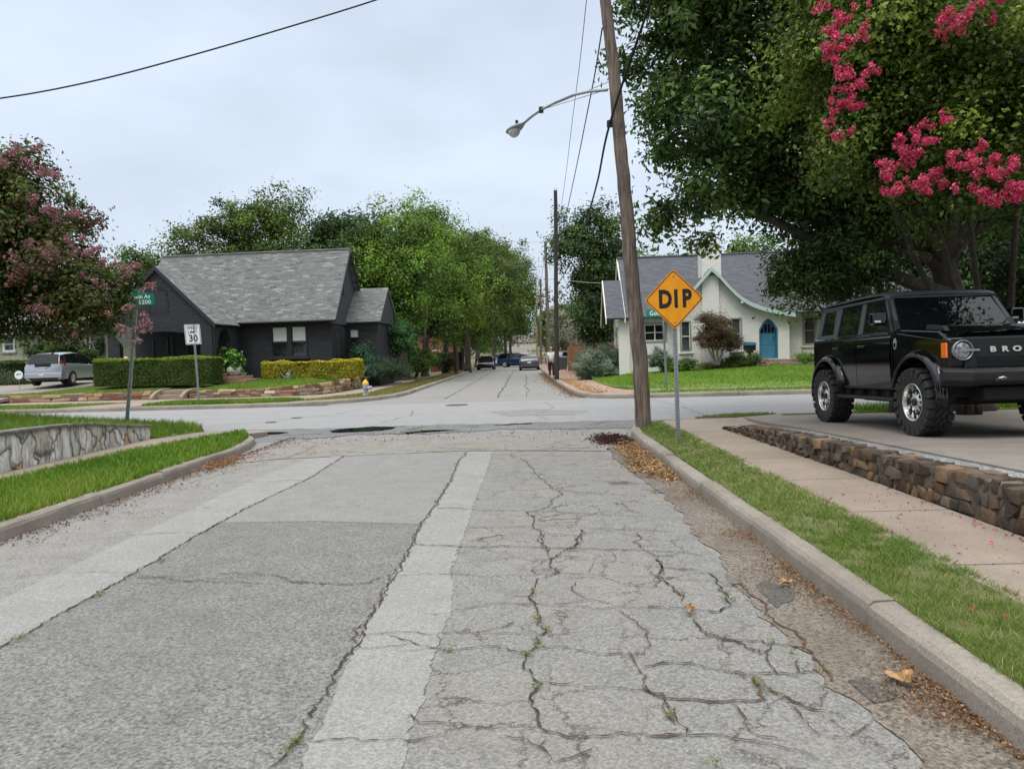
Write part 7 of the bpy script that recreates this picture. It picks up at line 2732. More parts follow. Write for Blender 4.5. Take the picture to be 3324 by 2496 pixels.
# ================================================================== fences
def plank_fence(label, pts, h, m, pw=.14, z0=.15, name='wooden_fence', cap=True, hf=None):
    base = Vector((*pts[0], z0))
    f = thing(name, label, 'fence', base)
    for a, b in zip(pts[:-1], pts[1:]):
        a, b = Vector((*a, 0)), Vector((*b, 0))
        L = (b - a).length
        d = (b - a).normalized()
        n = int(L / pw)
        m_ = MB()
        ang = atan2(d.y, d.x)
        for k in range(n):
            p = a + d * (k + .5) * L / n
            M = Matrix.Translation((p.x - base.x, p.y - base.y, 0)) @ Matrix.Rotation(ang, 4, 'Z')
            hh_ = h + random.gauss(0, .008)
            m_.box(-L / n * .48, L / n * .48, -.01 + random.gauss(0, .002), .01, 0, hh_, M=M)
        m_.build('boards', m, f)
        M = Matrix.Translation((a.x - base.x, a.y - base.y, 0)) @ Matrix.Rotation(ang, 4, 'Z')
        for zr in (.3, h - .3):
            MB().box(0, L, .012, .06, zr, zr + .09, M=M).build('rail', m, f)
        k = 0
        while k <= L:
            MB().box(k - .05, k + .05, .06, .16, 0, h + .03, M=M).build('post', m, f)
            k += 2.4
    return f
plank_fence('reddish brown board fence behind the silvery shrub at the right', [(3.3, 57.0), (3.35, 56.9), (5.6, 44.5)], 1.85, woodmat('cedar_boards', (.22, .085, .035), (.36, .17, .08)))
plank_fence('dark red board fence under the trees at the left of the side street', [(-8.4, 66.5), (-6.3, 66.5), (-6.3, 78)], 1.75, woodmat('red_boards', (.10, .022, .015), (.17, .045, .03)))
plank_fence('weathered grey board fence below the trees beside the cottage', [(-9.0, 47.5), (-7.7, 47.5)], 1.9, woodmat('grey_boards', (.16, .15, .13), (.27, .255, .23)))

# ================================================================== pots, watering can, small garden things
TERRA = mat('terracotta', (.42, .16, .08), .8, noise=((.32, .12, .07), 12, 3))
CERA = mat('pale_glazed_pot', (.50, .50, .47), .5, noise=((.36, .36, .34), 10, 3))
def pot(name, label, loc, prof, m, cat='plant pot'):
    p = thing(name, label, cat, loc)
    MB().lathe(prof, 20).build('pot', m, p)
    MB().lathe([(prof[-1][0] * .9, prof[-1][1] - .03), (.01, prof[-1][1] - .025)], 20).build('soil', M_SOIL, p)
    return p
s1 = (ML @ Vector((WR + .5, sa0 - .2, 0)))
MB2 = thing('entrance_step', 'stone entrance steps at the side arch of the dark cottage', 'steps', (s1.x + .35, s1.y + .15, .66), -ALPHA)
for k in range(2):
    MB().box(-.9, .75 - k * .35, -.75, .8, .0 + k * .15, .15 * (k + 1)).build('step', asphalt('ledge_stone' + str(k), (.24, .15, .10), (.42, .30, .21), (.3, .2, .15), 4, .4), MB2, bevel=.012)
pA = at(*r2(1022, 1138), s1.y + .1)
pot('planter', 'large pale round planter with a leafy plant beside the side arch', (pA.x, s1.y + .1, .96), [(.14, 0), (.26, .08), (.34, .22), (.34, .34), (.28, .44), (.30, .47)], CERA)
pB = at(*r2(936, 1150), s1.y - .6)
pot('flower_pot', 'terracotta pot at the foot of the side arch', (pB.x, s1.y - .6, .82), [(.12, 0), (.16, .22), (.19, .22), (.19, .28)], TERRA)
for i, (xx, l_) in enumerate(((1060, 'small stone coloured pot right of the large planter'), (1085, 'outermost small pot right of the large planter'))):
    pC = at(*r2(xx, 1155), s1.y + .3)
    pot('flower_pot', l_, (pC.x, s1.y + .3 - .1 * i, .80), [(.12, 0), (.17, .25), (.19, .25), (.19, .30)], mat('stone_pot', (.24, .2, .17), .8))
wc = at(*r2(1408, 1158), 34.3)
w_ = thing('watering_can', 'grey metal watering can in front of the yellow hedge', 'watering can', (wc.x, 34.3, fl_z(wc.x, 34.3) - .01))
MB().lathe([(.13, 0), (.13, .24), (.10, .27)], 16).build('body', METAL, w_)
MB().tube([(-.12, 0, .06), (-.26, 0, .16), (-.36, 0, .30)], .022, 8).build('spout', METAL, w_)
MB().tube([(.11, 0, .05), (.20, 0, .15), (.12, 0, .30), (0, 0, .36), (-.08, 0, .28)], .012, 6).build('handle', METAL, w_)
# garden figure on the porch
gf_ = at(272, 776, 32.9)
gf = thing('garden_figure', 'small red and white painted figure on the porch above the hedge', 'figure', (gf_.x, 32.9, .70))
MB().lathe([(.14, 0), (.15, .5), (.17, .95), (.10, 1.02)], 14).build('coat', mat('red_enamel', (.55, .05, .03), .4), gf)
MB().lathe([(.05, 1.0), (.11, 1.07), (.12, 1.16), (.09, 1.25), (.02, 1.29)], 14).build('head', mat('pink_enamel', (.65, .42, .32), .5), gf)
yd = at(40.5, 810, 33.0)
ys_ = thing('yard_sign', 'round white yard sign on a short stake in front of the dark left hedge', 'yard sign', (yd.x, 33.0, fl_z(yd.x, 33.0)))
zc_ = yd.z - float(fl_z(yd.x, 33.0))
MB().lathe([(.19, -.006), (.19, .006)], 24, M=Matrix.Translation((0, 0, zc_)), axis='Y').build('disc', SWH, ys_)
MB().tube([(0, .01, 0), (0, .01, zc_ - .1)], .012, 6).build('stake', METAL, ys_)
MB().prism([(-.13, zc_ - .02), (-.05, zc_ + .07), (.10, zc_ + .06), (.13, zc_ + .01), (.02, zc_ + .02), (-.06, zc_ - .03)], -.0085, -.0065, 'Y').build('emblem', mat('emblem_teal', (.12, .22, .22), .5), ys_)

# ================================================================== people
SKIN = mat('skin', (.42, .24, .17), .6)
SHIRT = mat('white_shirt', (.62, .63, .62), .8)
PSHIRT = mat('pale_blue_shirt', (.42, .50, .60), .8)
TROU = mat('black_trousers', (.012, .012, .014), .85)
SHORTS = mat('grey_shorts', (.12, .12, .14), .85)
HAIRG = mat('grey_hair', (.30, .28, .26), .9)
HAIRD = mat('dark_hair', (.03, .02, .015), .9)
SHOE = mat('dark_shoes', (.015, .013, .012), .6)
def skin_mesh(name, joints, edges, root, m, par, sub=1):
    me = bpy.data.meshes.new(name)
    me.from_pydata([j[0] for j in joints], edges, [])
    o = bpy.data.objects.new(name, me)
    COL.objects.link(o)
    if par is not None:
        o.parent = par
    me.materials.append(m)
    me.skin_vertices.new() if hasattr(me.skin_vertices, 'new') else None
    md = o.modifiers.new('skin', 'SKIN')
    if not len(me.skin_vertices):
        bpy.context.view_layer.objects.active = o
    sv = me.skin_vertices[0].data
    for i, j in enumerate(joints):
        r_ = j[1]
        sv[i].radius = (r_, r_) if not hasattr(r_, '__len__') else r_
    sv[root].use_root = True
    md.use_smooth_shade = True
    s_ = o.modifiers.new('sub', 'SUBSURF')
    s_.levels = s_.render_levels = sub
    return o
def person(label, loc, rz, hgt, shirt, legs, hair, shorts=False, stride=.12, arm=.1):
    k = hgt / 1.75
    p = thing('person', label, 'person', loc, rz)
    p.scale = (k, k, k)
    # x forward, y left, z up
    J = [((0, 0, .96), (.12, .16)), ((0, 0, 1.15), (.11, .15)), ((0, 0, 1.38), (.11, .17)), ((0, 0, 1.50), .055), ((.015, 0, 1.60), (.085, .072)), ((.01, 0, 1.69), (.085, .072))]
    E = [(0, 1), (1, 2), (2, 3), (3, 4), (4, 5)]
    def add(pts, par_):
        for q, r_ in pts:
            J.append((q, r_))
            E.append((par_, len(J) - 1))
            par_ = len(J) - 1
        return par_
    for s in (-1, 1):
        st_ = stride * s
        add([((0, s * .09, .88), .085), ((st_ * .6 + .02, s * .095, .50), .055), ((st_ - (.05 if s < 0 else 0), s * .10, .09), .036), ((st_ + .09 - (.05 if s < 0 else 0), s * .105, .035), .034), ((st_ + .17 - (.05 if s < 0 else 0), s * .11, .03), .026)], 0)
        w = add([((0, s * .185, 1.40), .052), ((-st_ * arm * 3, s * .225, 1.12), .038), ((-st_ * arm * 4 + .06, s * .235, .88), .026), ((-st_ * arm * 4 + .075, s * .235, .81), (.024, .034))], 2)
        hx, hy, hz = J[w][0]
        for f_, (dx_, L_) in enumerate(((-.024, .062), (-.008, .075), (.008, .072), (.024, .058))):
            add([((hx + dx_, hy - s * .004, hz - .035 - L_ * .4), .009), ((hx + dx_ * 1.1 + .006, hy - s * .012, hz - .035 - L_), .007)], w)
        add([((hx + .035, hy - s * .01, hz - .01), .010), ((hx + .048, hy - s * .014, hz - .045), .008)], w)
    skin_mesh('body', J, E, 0, SKIN, p)
    # shirt and trousers: shells that follow the same joints
    JS = [((0, 0, .93), (.135, .172)), ((0, 0, 1.15), (.128, .165)), ((0, 0, 1.38), (.122, .182)), ((0, 0, 1.47), .07)]
    ES = [(0, 1), (1, 2), (2, 3)]
    for s in (-1, 1):
        a = len(JS)
        JS += [((0, s * .19, 1.40), .066), ((-stride * s * arm * 1.5, s * .215, 1.24), .060)]
        ES += [(2, a), (a, a + 1)]
    skin_mesh('shirt', JS, ES, 0, shirt, p)
    JT = [((0, 0, .98), (.132, .168)), ((0, 0, .90), (.13, .165))]
    ET = [(0, 1)]
    for s in (-1, 1):
        st_ = stride * s
        a = len(JT)
        low = .46 if shorts else .10
        JT += [((0, s * .095, .84), .098), ((st_ * .6 + .02, s * .098, .52), .072)]
        ET += [(1, a), (a, a + 1)]
        if not shorts:
            JT += [((st_ - (.05 if s < 0 else 0), s * .10, .12), .055)]
            ET += [(a + 1, a + 2)]
    skin_mesh('shorts' if shorts else 'trousers', JT, ET, 0, legs, p)
    for s in (-1, 1):
        st_ = stride * s - (.05 if s < 0 else 0)
        MB().hexa([(st_ - .07, s * .105 - .045, 0), (st_ + .21, s * .105 - .04, 0), (st_ + .21, s * .105 + .04, 0), (st_ - .07, s * .105 + .045, 0), (st_ - .06, s * .105 - .04, .09), (st_ + .18, s * .105 - .03, .05), (st_ + .18, s * .105 + .03, .05), (st_ - .06, s * .105 + .04, .09)]).build('shoe', SHOE, p, bevel=.02)
    h_ = MB()
    V = []
    for i in range(7):
        el = pi / 2 * i / 6 * 1.0
        for q in range(14):
            a = 2 * pi * q / 14
            r_ = cos(el)
            V.append((.0 + .10 * r_ * cos(a) - .015, .088 * r_ * sin(a), 1.675 + .09 * sin(el) - (.06 if cos(a) < .2 and i == 0 else 0)))
    h_.add(V, [(i * 14 + q, i * 14 + (q + 1) % 14, (i + 1) * 14 + (q + 1) % 14, (i + 1) * 14 + q) for i in range(6) for q in range(14)])
    h_.build('hair', hair, p, smooth=True)
    MB().tube([(.085, 0, 1.64), (.108, 0, 1.61), (.092, 0, 1.60)], [.010, .013, .008], 6).build('nose', SKIN, p, smooth=True)
    for s in (-1, 1):
        MB().lathe([(.012, -.004), (.012, .004), (.003, .006)], 8, M=Matrix.Translation((.088, s * .032, 1.645)), axis='X').build('eye', SHOE, p)
        MB().tube([(.0, s * .075, 1.66), (-.01, s * .088, 1.64), (.0, s * .076, 1.60)], .009, 5).build('ear', SKIN, p, smooth=True)
    MB().tube([(.084, -.022, 1.572), (.090, 0, 1.568), (.084, .022, 1.572)], .005, 5).build('mouth', mat('lips', (.25, .10, .08), .6), p)
    return p
man = G(1192, 816.5, .15)
person('person in a white shirt and black trousers walking towards us on the right pavement', (man.x, man.y, .15), radians(-92), 1.76, SHIRT, TROU, HAIRG, stride=.10)
m2 = at(1170.5, 786, 104)
person('person in a white top and short shorts standing far up the right pavement', (m2.x, 104, H(104) + .15), radians(80), 1.68, SHIRT, SHORTS, HAIRD, True, stride=.05)
m3 = at(1211, 795, 66)
person('person in a pale blue shirt half hidden behind the dark pole, beside the bins', (m3.x, 66, .15), radians(-70), 1.72, PSHIRT, SHORTS, HAIRD, stride=.08)
# ================================================================== trees
P_ELM = [(.11, .215, .024), (.15, .26, .028), (.07, .14, .018), (.21, .32, .035), (.12, .22, .024)]
P_MID = [(.07, .125, .02), (.095, .16, .025), (.045, .085, .016), (.135, .18, .03)]
P_OAK = [(.055, .115, .022), (.08, .155, .028), (.115, .195, .04), (.155, .24, .05), (.035, .08, .018)]
P_DARK = [(.025, .056, .016), (.04, .08, .02), (.018, .04, .012), (.06, .105, .026)]
P_MYR = [(.075, .13, .018), (.11, .17, .02), (.15, .205, .026), (.055, .095, .014), (.19, .235, .035)]
P_MYL = [(.055, .095, .018), (.085, .12, .022), (.13, .15, .028), (.04, .075, .015), (.16, .09, .045), (.14, .06, .04)]

def BL(px, py, Y, rx, ry, rz, k=None):
    """an ellipsoid whose middle stands where a pixel's ray reaches depth Y; radii in photo pixels across and up"""
    p = at(px, py, Y)
    m = Y / F
    return (p.x, p.y, p.z, rx * m, ry, rz * m)

def tree(name, label, base, blobs, pal, seed, group=None, cat='tree', trunk=None, r0=.25, fork=.35, nl=26, bark=None, **kw):
    """trunk, limbs and crown; blobs are world coordinates"""
    t = thing(name, label, cat, base, 0, group)
    b = Vector(base)
    bl = [(x - b.x, y - b.y, z - b.z, a, c, d) for x, y, z, a, c, d in blobs]
    if kw.get('zmin') is not None:
        kw['zmin'] -= b.z
    cr_, C = crown('crown', bl, t, pal, seed, **kw)
    rng = np.random.default_rng(seed + 100)
    m_ = MB()
    stems = trunk or [[(0, 0, -.1), (.05, .02, 1.2), (0, .1, 2.6)]]
    for s_ in stems:
        P = [Vector(p) for p in s_]
        out, rad = [], []
        for i in range(len(P) - 1):
            for k in range(5):
                out.append(P[i].lerp(P[i + 1], k / 5) + Vector((rng.normal(0, .015), rng.normal(0, .015), 0)))
        out.append(P[-1])
        n = len(out)
        rr = r0 / (1 if len(stems) == 1 else len(stems) ** .45)
        rad = [rr * (1.25 - .25 * min(1, i / 2)) * (1 - .42 * i / n) * rng.uniform(.94, 1.06) for i in range(n)]
        m_.tube(out, rad, 9)
        near = C
        if len(stems) > 1:
            d = np.linalg.norm(C[:, :2] - np.array([P[-1].x, P[-1].y]), axis=1)
            near = C[np.argsort(d)[:max(20, len(C) // 2)]]
        limbs(m_, P[-1], rr * 1.05, near, max(4, nl // len(stems)), rng)
    m_.build('trunk', bark or BARK, t, smooth=True)
    return t, C

# ---- big oak over the driveway
YO = 15.0
oak_bl = [BL(1620, 240, 15, 230, 2.4, 230), BL(1500, 60, 15, 120, 1.8, 150), BL(1460, 350, 14.8, 90, 1.5, 140), BL(1510, 445, 14.9, 120, 1.6, 48), BL(1420, 250, 15.2, 50, 1.0, 70),
          BL(1680, -120, 15, 330, 2.8, 220), BL(1850, 250, 15, 260, 2.5, 260), BL(1640, 405, 15.2, 150, 1.7, 75), BL(1820, 450, 15.4, 140, 1.8, 80), BL(2120, 200, 15, 260, 2.6, 320), BL(1480, -80, 15, 100, 1.6, 150)]
oak, C = tree('oak_tree', 'large dark green oak spreading over the driveway behind the black vehicle', (9.0, 15.1, .18), oak_bl, P_OAK, 11, trunk=[[(0, 0, -.1), (-.1, 0, 1.5), (-.5, .1, 3.0)]], r0=.38, nl=60,
              nclump=620, cr=.42, nleaf=105000, ls=.155, lw=.42, shell=.45, stray=.16, clumpvar=.45)
m_ = MB()
for L, r_ in (([(9.0, 15.1, 2.4), at(1990, 620, 15), at(1850, 560, 15), at(1720, 500, 15), at(1640, 462, 14.9)], .16), ([at(2010, 560, 15), at(1900, 530, 15.2), at(1760, 480, 15.3), at(1600, 440, 15.3)], .11), ([(8.5, 15.2, 3.0), at(1880, 420, 15), at(1780, 250, 15.2), at(1700, 60, 15.3)], .15), ([(8.6, 15.2, 2.8), at(2100, 300, 15.5), at(2150, 0, 15.5)], .15)):
    L = [Vector(p) - Vector((9.0, 15.1, .18)) for p in L]
    m_.tube(L, [r_ * (1 - .6 * i / len(L)) for i in range(len(L))], 8)
m_.build('limb', BARK, oak, smooth=True)
low, C = tree('oak_tree', 'lighter leafy young oak drooping before the white cottage roof left of the black vehicle', (7.5, 18.0 - 2.9, .18),
              [BL(1760, 590, 15.1, 75, 1.0, 45), BL(1810, 550, 15.2, 80, 1.1, 65), BL(1860, 605, 15.4, 60, 1.0, 50), BL(1705, 605, 14.9, 42, .8, 20), BL(1840, 490, 15.3, 85, 1.0, 60)],
              [(.075, .14, .035), (.10, .17, .045), (.055, .11, .028), (.12, .19, .05)], 12, trunk=[[(0, 0, -.1), (-.05, 0, 1.4), (-.3, 0, 2.6)]], r0=.11, nl=16,
              nclump=170, cr=.24, nleaf=26000, ls=.105, lw=.42, stray=.14, clumpvar=.4)

# ---- crape myrtle with hot pink flowers, top right
def flowers(par, base, spots, n, size, r, pal, seed, name='flower_cluster'):
    rng = np.random.default_rng(seed)
    pal = np.array(pal)
    for p, rr in spots:
        p = np.array(p) - np.array(base)
        k = int(n * (rr / r) ** 2) + 20
        lob = rng.normal(size=(7, 3)) * rr * .42
        off = lob[rng.integers(0, 7, k)] + unit(rng.normal(size=(k, 3))) * (rng.random((k, 1)) ** .4) * rr * .5
        P = p + off
        N = unit(off + rng.normal(size=(k, 3)) * rr * .4)
        V, Q = leafgeo(P, N, size * rng.uniform(.6, 1.3, k), size * rng.uniform(.5, 1.0, k), rng)
        c = pal[rng.integers(0, len(pal), k)] * rng.uniform(.6, 1.25, k)[:, None]
        quickmesh(name, V, Q, np.repeat(c, 4, axis=0), PETAL, par)
mb_base = (8.2, 13.9, .2)
myr_bl = [BL(1960, 130, 10.6, 230, 1.7, 190), BL(2150, 200, 10.6, 230, 1.8, 230), BL(1850, 60, 10.6, 130, 1.3, 140), BL(1860, 270, 10.7, 120, 1.2, 120), BL(2050, 370, 10.2, 130, 1.0, 60), BL(2200, 380, 10.2, 140, 1.0, 70), BL(1960, -60, 10.8, 260, 1.7, 120), BL(1810, 300, 11.2, 100, 1.0, 60), BL(1900, 370, 11.0, 100, .9, 60)]
stems = [[(-.1, 0, 0), (-.5, -.3, 1.5), Vector(at(1925, 430, 12.6)) - Vector(mb_base)], [(0, -.1, 0), (-.15, -.3, 1.5), Vector(at(2000, 410, 12.6)) - Vector(mb_base)],
         [(.15, -.1, 0), (.2, -.2, 1.4), Vector(at(2095, 470, 12.8)) - Vector(mb_base)], [(.2, .1, 0), (.6, -.3, 1.5), Vector(at(2200, 430, 12.4)) - Vector(mb_base)]]
myr, C = tree('crape_myrtle', 'olive green crape myrtle with hot pink flower clusters at the upper right', mb_base, myr_bl, P_MYR, 13, trunk=stems, r0=.135, nl=44, bark=BARK,
              nclump=520, cr=.30, nleaf=90000, ls=.075, lw=.62, shell=.42, stray=.16, clumpvar=.4)
r7 = lambda x, y: (1264.5 + .4285 * x, .4285 * y)
FLR = [(1195, 10, 40), (1290, 85, 40), (1400, 145, 35), (1230, 160, 35), (1240, 215, 40), (1330, 225, 35), (1225, 280, 30), (1285, 240, 25), (1270, 310, 30), (1320, 390, 45), (1420, 370, 35), (1380, 430, 30), (1330, 480, 35), (1250, 505, 25), (1290, 525, 30), (1360, 535, 35), (1255, 565, 20), (1225, 630, 25), (1335, 660, 22), (1270, 690, 25), (1810, 120, 45), (1850, 150, 30), (1900, 100, 45), (1935, 60, 30), (2050, 100, 25), (1990, 15, 25), (2100, 5, 25), (1720, 640, 28), (1815, 585, 30), (1590, 715, 30), (1660, 700, 35), (1740, 710, 35), (1620, 760, 40), (1680, 770, 30), (1520, 840, 40), (1530, 890, 35), (1560, 945, 45), (1600, 800, 30), (1640, 830, 25), (1700, 930, 40), (1720, 960, 30), (1760, 860, 30), (1770, 890, 30), (1800, 930, 25), (1860, 790, 35), (1900, 840, 35), (1950, 770, 30), (1960, 830, 35), (1970, 880, 30), (2000, 730, 25), (2060, 800, 40), (2070, 860, 40), (2080, 880, 30), (2140, 850, 35), (2150, 800, 25), (1865, 950, 20), (1990, 980, 40), (2070, 990, 45), (2140, 960, 45), (2190, 960, 40), (2180, 990, 30), (1430, 20, 14), (1480, 355, 15)]
rng = np.random.default_rng(3)
sp_l = []
for x, y, r_ in FLR:
    px, py = r7(x, y)
    Y = 8.75 + rng.uniform(-.15, .25)
    sp_l.append((tuple(at(px, py, Y)), r_ * .4285 / F * Y * 1.12))
flowers(myr, mb_base, sp_l, 230, .030, .10, [(.78, .05, .19), (.88, .12, .28), (.60, .03, .13), (.90, .22, .38), (.75, .05, .18), (.40, .16, .06)], 14)

# ---- crape myrtle at the left edge
ml_base = (-12.3, 14.6, .55)
ml_bl = [BL(20, 400, 14.3, 95, 1.3, 90), BL(95, 500, 14.3, 105, 1.2, 85), BL(-90, 470, 14.3, 160, 1.6, 170), BL(60, 610, 14.2, 150, 1.5, 90), BL(165, 620, 14.2, 95, 1.1, 65), BL(208, 655, 14.1, 62, .9, 55), BL(-60, 640, 14.2, 130, 1.4, 85), BL(150, 685, 14.1, 110, 1.0, 40), BL(232, 705, 14.2, 38, .6, 26), BL(-200, 560, 14.3, 150, 1.5, 150), BL(135, 455, 14.4, 45, .6, 40), BL(225, 590, 14.3, 35, .5, 25)]
stems = [[(0, 0, -.1), (.2, -.1, 1.0), (.5, -.1, 1.9)], [(-.1, .1, -.1), (-.25, 0, 1.1), (-.4, .1, 2.0)], [(.1, -.1, -.1), (.6, -.2, .9), (1.2, -.3, 1.7)], [(0, .1, -.1), (.1, .2, 1.2), (.1, .2, 2.2)]]
gapc = at(326, 650, 14.1) - Vector(ml_base)
myl, CL = tree('crape_myrtle', 'dark crape myrtle with faded mauve blossom filling the left edge', ml_base, ml_bl, P_MYL, 15, trunk=stems, r0=.16, nl=40, bark=BARKG,
               nclump=480, cr=.24, nleaf=95000, ls=.085, lw=.6, shell=.42, stray=.15, clumpvar=.45, cut=lambda C: np.hypot(C[:, 0] - gapc.x, C[:, 2] - gapc.z) > .80)
rng = np.random.default_rng(8)
FLL = [(130, 190, 30), (100, 240, 40), (30, 290, 35), (195, 310, 35), (240, 350, 35), (330, 380, 35), (400, 400, 35), (440, 420, 25), (320, 170, 14), (290, 195, 14), (240, 575, 35), (270, 600, 25), (360, 650, 40), (430, 700, 35), (500, 710, 30), (250, 745, 20), (430, 750, 20), (560, 690, 25), (600, 700, 22), (10, 850, 16), (190, 940, 20), (225, 945, 15), (245, 915, 12), (345, 960, 14), (355, 1010, 18), (412, 1000, 14), (440, 1030, 18), (515, 890, 22), (565, 950, 26), (568, 1010, 18), (680, 1000, 25), (715, 965, 22), (650, 880, 20), (80, 1000, 14), (100, 1050, 18), (130, 1060, 14), (160, 1095, 18), (280, 1140, 20), (645, 1170, 15), (780, 960, 18), (790, 1070, 18), (890, 1080, 18), (960, 1150, 28), (1000, 1140, 28), (1065, 1090, 18), (810, 1265, 14), (1170, 1245, 24), (1095, 1290, 10),  (955, 1430, 12), (1100, 1480, 12), (1140, 1510, 24), (1120, 1560, 28), (1155, 1580, 14), (1070, 1580, 18), (300, 1420, 26), (230, 1435, 12), (385, 1450, 14), (585, 1625, 14), (835, 1475, 14), (925, 1580, 20), (270, 1265, 10), (735, 1215, 20), (995, 1420, 14)]
sp_l = []
for x, y, r_ in FLL:
    px, py = x * .2804, 266.2 + y * .2804
    Y = 13.0 + rng.uniform(-.1, .5) + (.4 if py < 480 else 0)
    sp_l.append((tuple(at(px, py, Y)), r_ * .2804 / F * Y * 1.25 + .03))
for q_ in ((289, 742, .06), (302, 736, .05), (276, 728, .05), (268, 716, .05), (292, 726, .045)):
    sp_l.append((tuple(at(q_[0], q_[1], 13.3)), q_[2]))
flowers(myl, ml_base, sp_l, 85, .036, .10, [(.46, .19, .28), (.55, .29, .38), (.38, .14, .20), (.36, .20, .14), (.12, .12, .03)], 16)

# ---- row of trees behind the dark cottage
def simple_tree(label, x, y, top, rad, bottom, pal, seed, group, z0=.4, nleaf=26000, ls=.22, name='tree', low=0, nclump=230, cr=.75, stray=.14, clumpvar=.5, **kw):
    rng = np.random.default_rng(seed)
    bl = []
    n = 9
    zc = (top + bottom) / 2
    for k in range(n):
        a = rng.uniform(0, 2 * pi)
        f = rng.uniform(0, 1)
        z = bottom + (top - bottom) * (.12 + .78 * f)
        w = rad * (sin(pi * (.12 + .78 * f)) ** .6)
        r_ = rng.uniform(.38, .6) * rad
        q = max(0, w - r_ * .7)
        bl.append((x + q * cos(a), y + q * sin(a), z, r_, r_, r_ * rng.uniform(.65, .95)))
    bl.append((x, y, zc, rad * .6, rad * .6, (top - bottom) * .42))
    return tree(name, label, (x, y, z0), bl, pal, seed, group, trunk=[[(0, 0, -.2), (rng.normal(0, .1), 0, bottom * .6), (rng.normal(0, .2), 0, bottom + 1.0)]], r0=.30, nl=24, nclump=nclump, cr=cr, nleaf=nleaf, ls=ls, lw=.55, stray=stray, clumpvar=clumpvar, **kw)
GB = 'trees behind the dark cottage'
lab = ['sparse tree at the far left of the row behind the dark cottage', 'olive tree standing behind the gable of the dark cottage', 'broad olive tree behind the left half of the shingle roof', 'tree behind the middle of the shingle roof', 'dark bushy tree behind the right end of the shingle roof', 'tall dark tree just right of the shingle roof']
for i, (px, y, py, r_, bot) in enumerate([(300, 50, 525, 2.0, 4.2), (400, 52, 478, 2.6, 4.5), (500, 54, 438, 3.2, 4.5), (610, 53, 428, 3.5, 4.0), (715, 50, 452, 2.9, 3.5), (800, 47, 446, 2.4, 2.5)]):
    p = at(px, py, y)
    simple_tree(lab[i], p.x, y, p.z, r_, bot, P_MID if i < 4 else P_DARK[:3] + P_MID[:2], 40 + i, GB, nleaf=[7000, 15000, 24000, 24000, 24000, 22000][i], ls=.21, cr=.62, shell=.5)
# ---- trees along the left of the side street
GS = 'trees lining the left of the side street'
lab = ['nearest bright green elm beside the dark cottage', 'second bright green elm along the left of the side street', 'third elm, tallest of the bright green ones', 'yellow green tree in the middle of the left row', 'fifth tree of the left row, over the red fence', 'sixth tree of the left row, darker', 'seventh tree of the left row, overhanging the kerb', 'eighth tree of the left row, near the blue crossover', 'farthest tree of the left row']
P_EM = P_ELM + P_MID[:2]
specs = [(860, 45, 462, 2.9, 1.7, P_EM), (905, 52, 448, 3.4, 1.8, P_EM), (950, 60, 462, 3.8, 2.0, P_EM), (1002, 66, 545, 2.6, 4.0, [(.20, .27, .02), (.15, .22, .02), (.11, .18, .02)]), (985, 72, 478, 4.2, 2.6, P_ELM[:3] + P_MID), (1020, 84, 500, 4.8, 2.8, P_MID), (1060, 96, 508, 5.2, 3.2, P_MID + P_ELM[:2]), (1085, 112, 545, 5.6, 3.8, P_MID), (1098, 135, 590, 6.4, 4.0, P_MID)]
for i, (px, y, py, r_, bot, pal) in enumerate(specs):
    p = at(px, py, y)
    simple_tree(lab[i], p.x, y, p.z, r_, bot, pal, 60 + i, GS, z0=.15 + H(y), nleaf=[30000, 32000, 30000, 12000, 26000, 24000, 22000, 20000, 18000][i], ls=[.17, .19, .21, .2, .24, .28, .3, .34, .4][i], cr=[.6, .65, .7, .5, .8, .85, .9, 1, 1.1][i], nclump=260)
# extra low and middle growth
GU = 'small trees and shrubs beside the dark cottage'
def bush(name, label, blobs, pal, seed, group=None, cat='shrub', base=None, n=9000, ls=.09, cr=.22, nclump=120, lw=.5, trunk=True, **kw):
    b = base or (sum(q[0] for q in blobs) / len(blobs), sum(q[1] for q in blobs) / len(blobs), min(q[2] - q[5] for q in blobs))
    return tree(name, label, b, blobs, pal, seed, group, cat, trunk=[[(0, 0, -.05), (.02, 0, .12), (0, 0, .25)]], r0=.05, nl=14, nclump=nclump, cr=cr, nleaf=n, ls=ls, lw=lw, **kw)
bush('small_tree', 'small fresh green tree leaning over the stone wall right of the cottage', [BL(850, 715, 41, 42, 1.2, 32), BL(835, 745, 41, 30, 1.0, 22), BL(872, 735, 41, 28, .9, 25), BL(820, 700, 41, 20, .7, 18)], [(.06, .17, .045), (.08, .20, .055), (.045, .13, .035)], 80, GU, 'tree', base=tuple(at(860, 790, 41)), n=16000, ls=.12, cr=.3)
bush('shrub', 'blue green shrub at the right corner of the dark cottage', [BL(785, 765, 37.5, 18, .6, 18), BL(778, 752, 37.5, 10, .4, 14), BL(797, 775, 37.5, 14, .5, 12)], [(.05, .13, .06), (.07, .16, .08)], 81, GU, base=tuple(at(787, 800, 37.5)), n=5000, ls=.09)
bush('yucca', 'spiky blue green yucca in front of the dark cottage corner shrub', [BL(803, 800, 36.5, 18, .5, 12)], [(.06, .12, .07), (.09, .15, .09)], 82, GU, n=1500, ls=.5, lw=.08, cr=.1, nclump=20)
bush('shrub', 'rosemary like dark mound on top of the side street wall', [BL(845, 798, 38, 30, .9, 13), BL(815, 800, 37, 18, .7, 12), BL(870, 800, 40, 22, .8, 13)], [(.05, .085, .04), (.07, .11, .05), (.04, .07, .03)], 83, GU, n=10000, ls=.12, lw=.18, cr=.25)
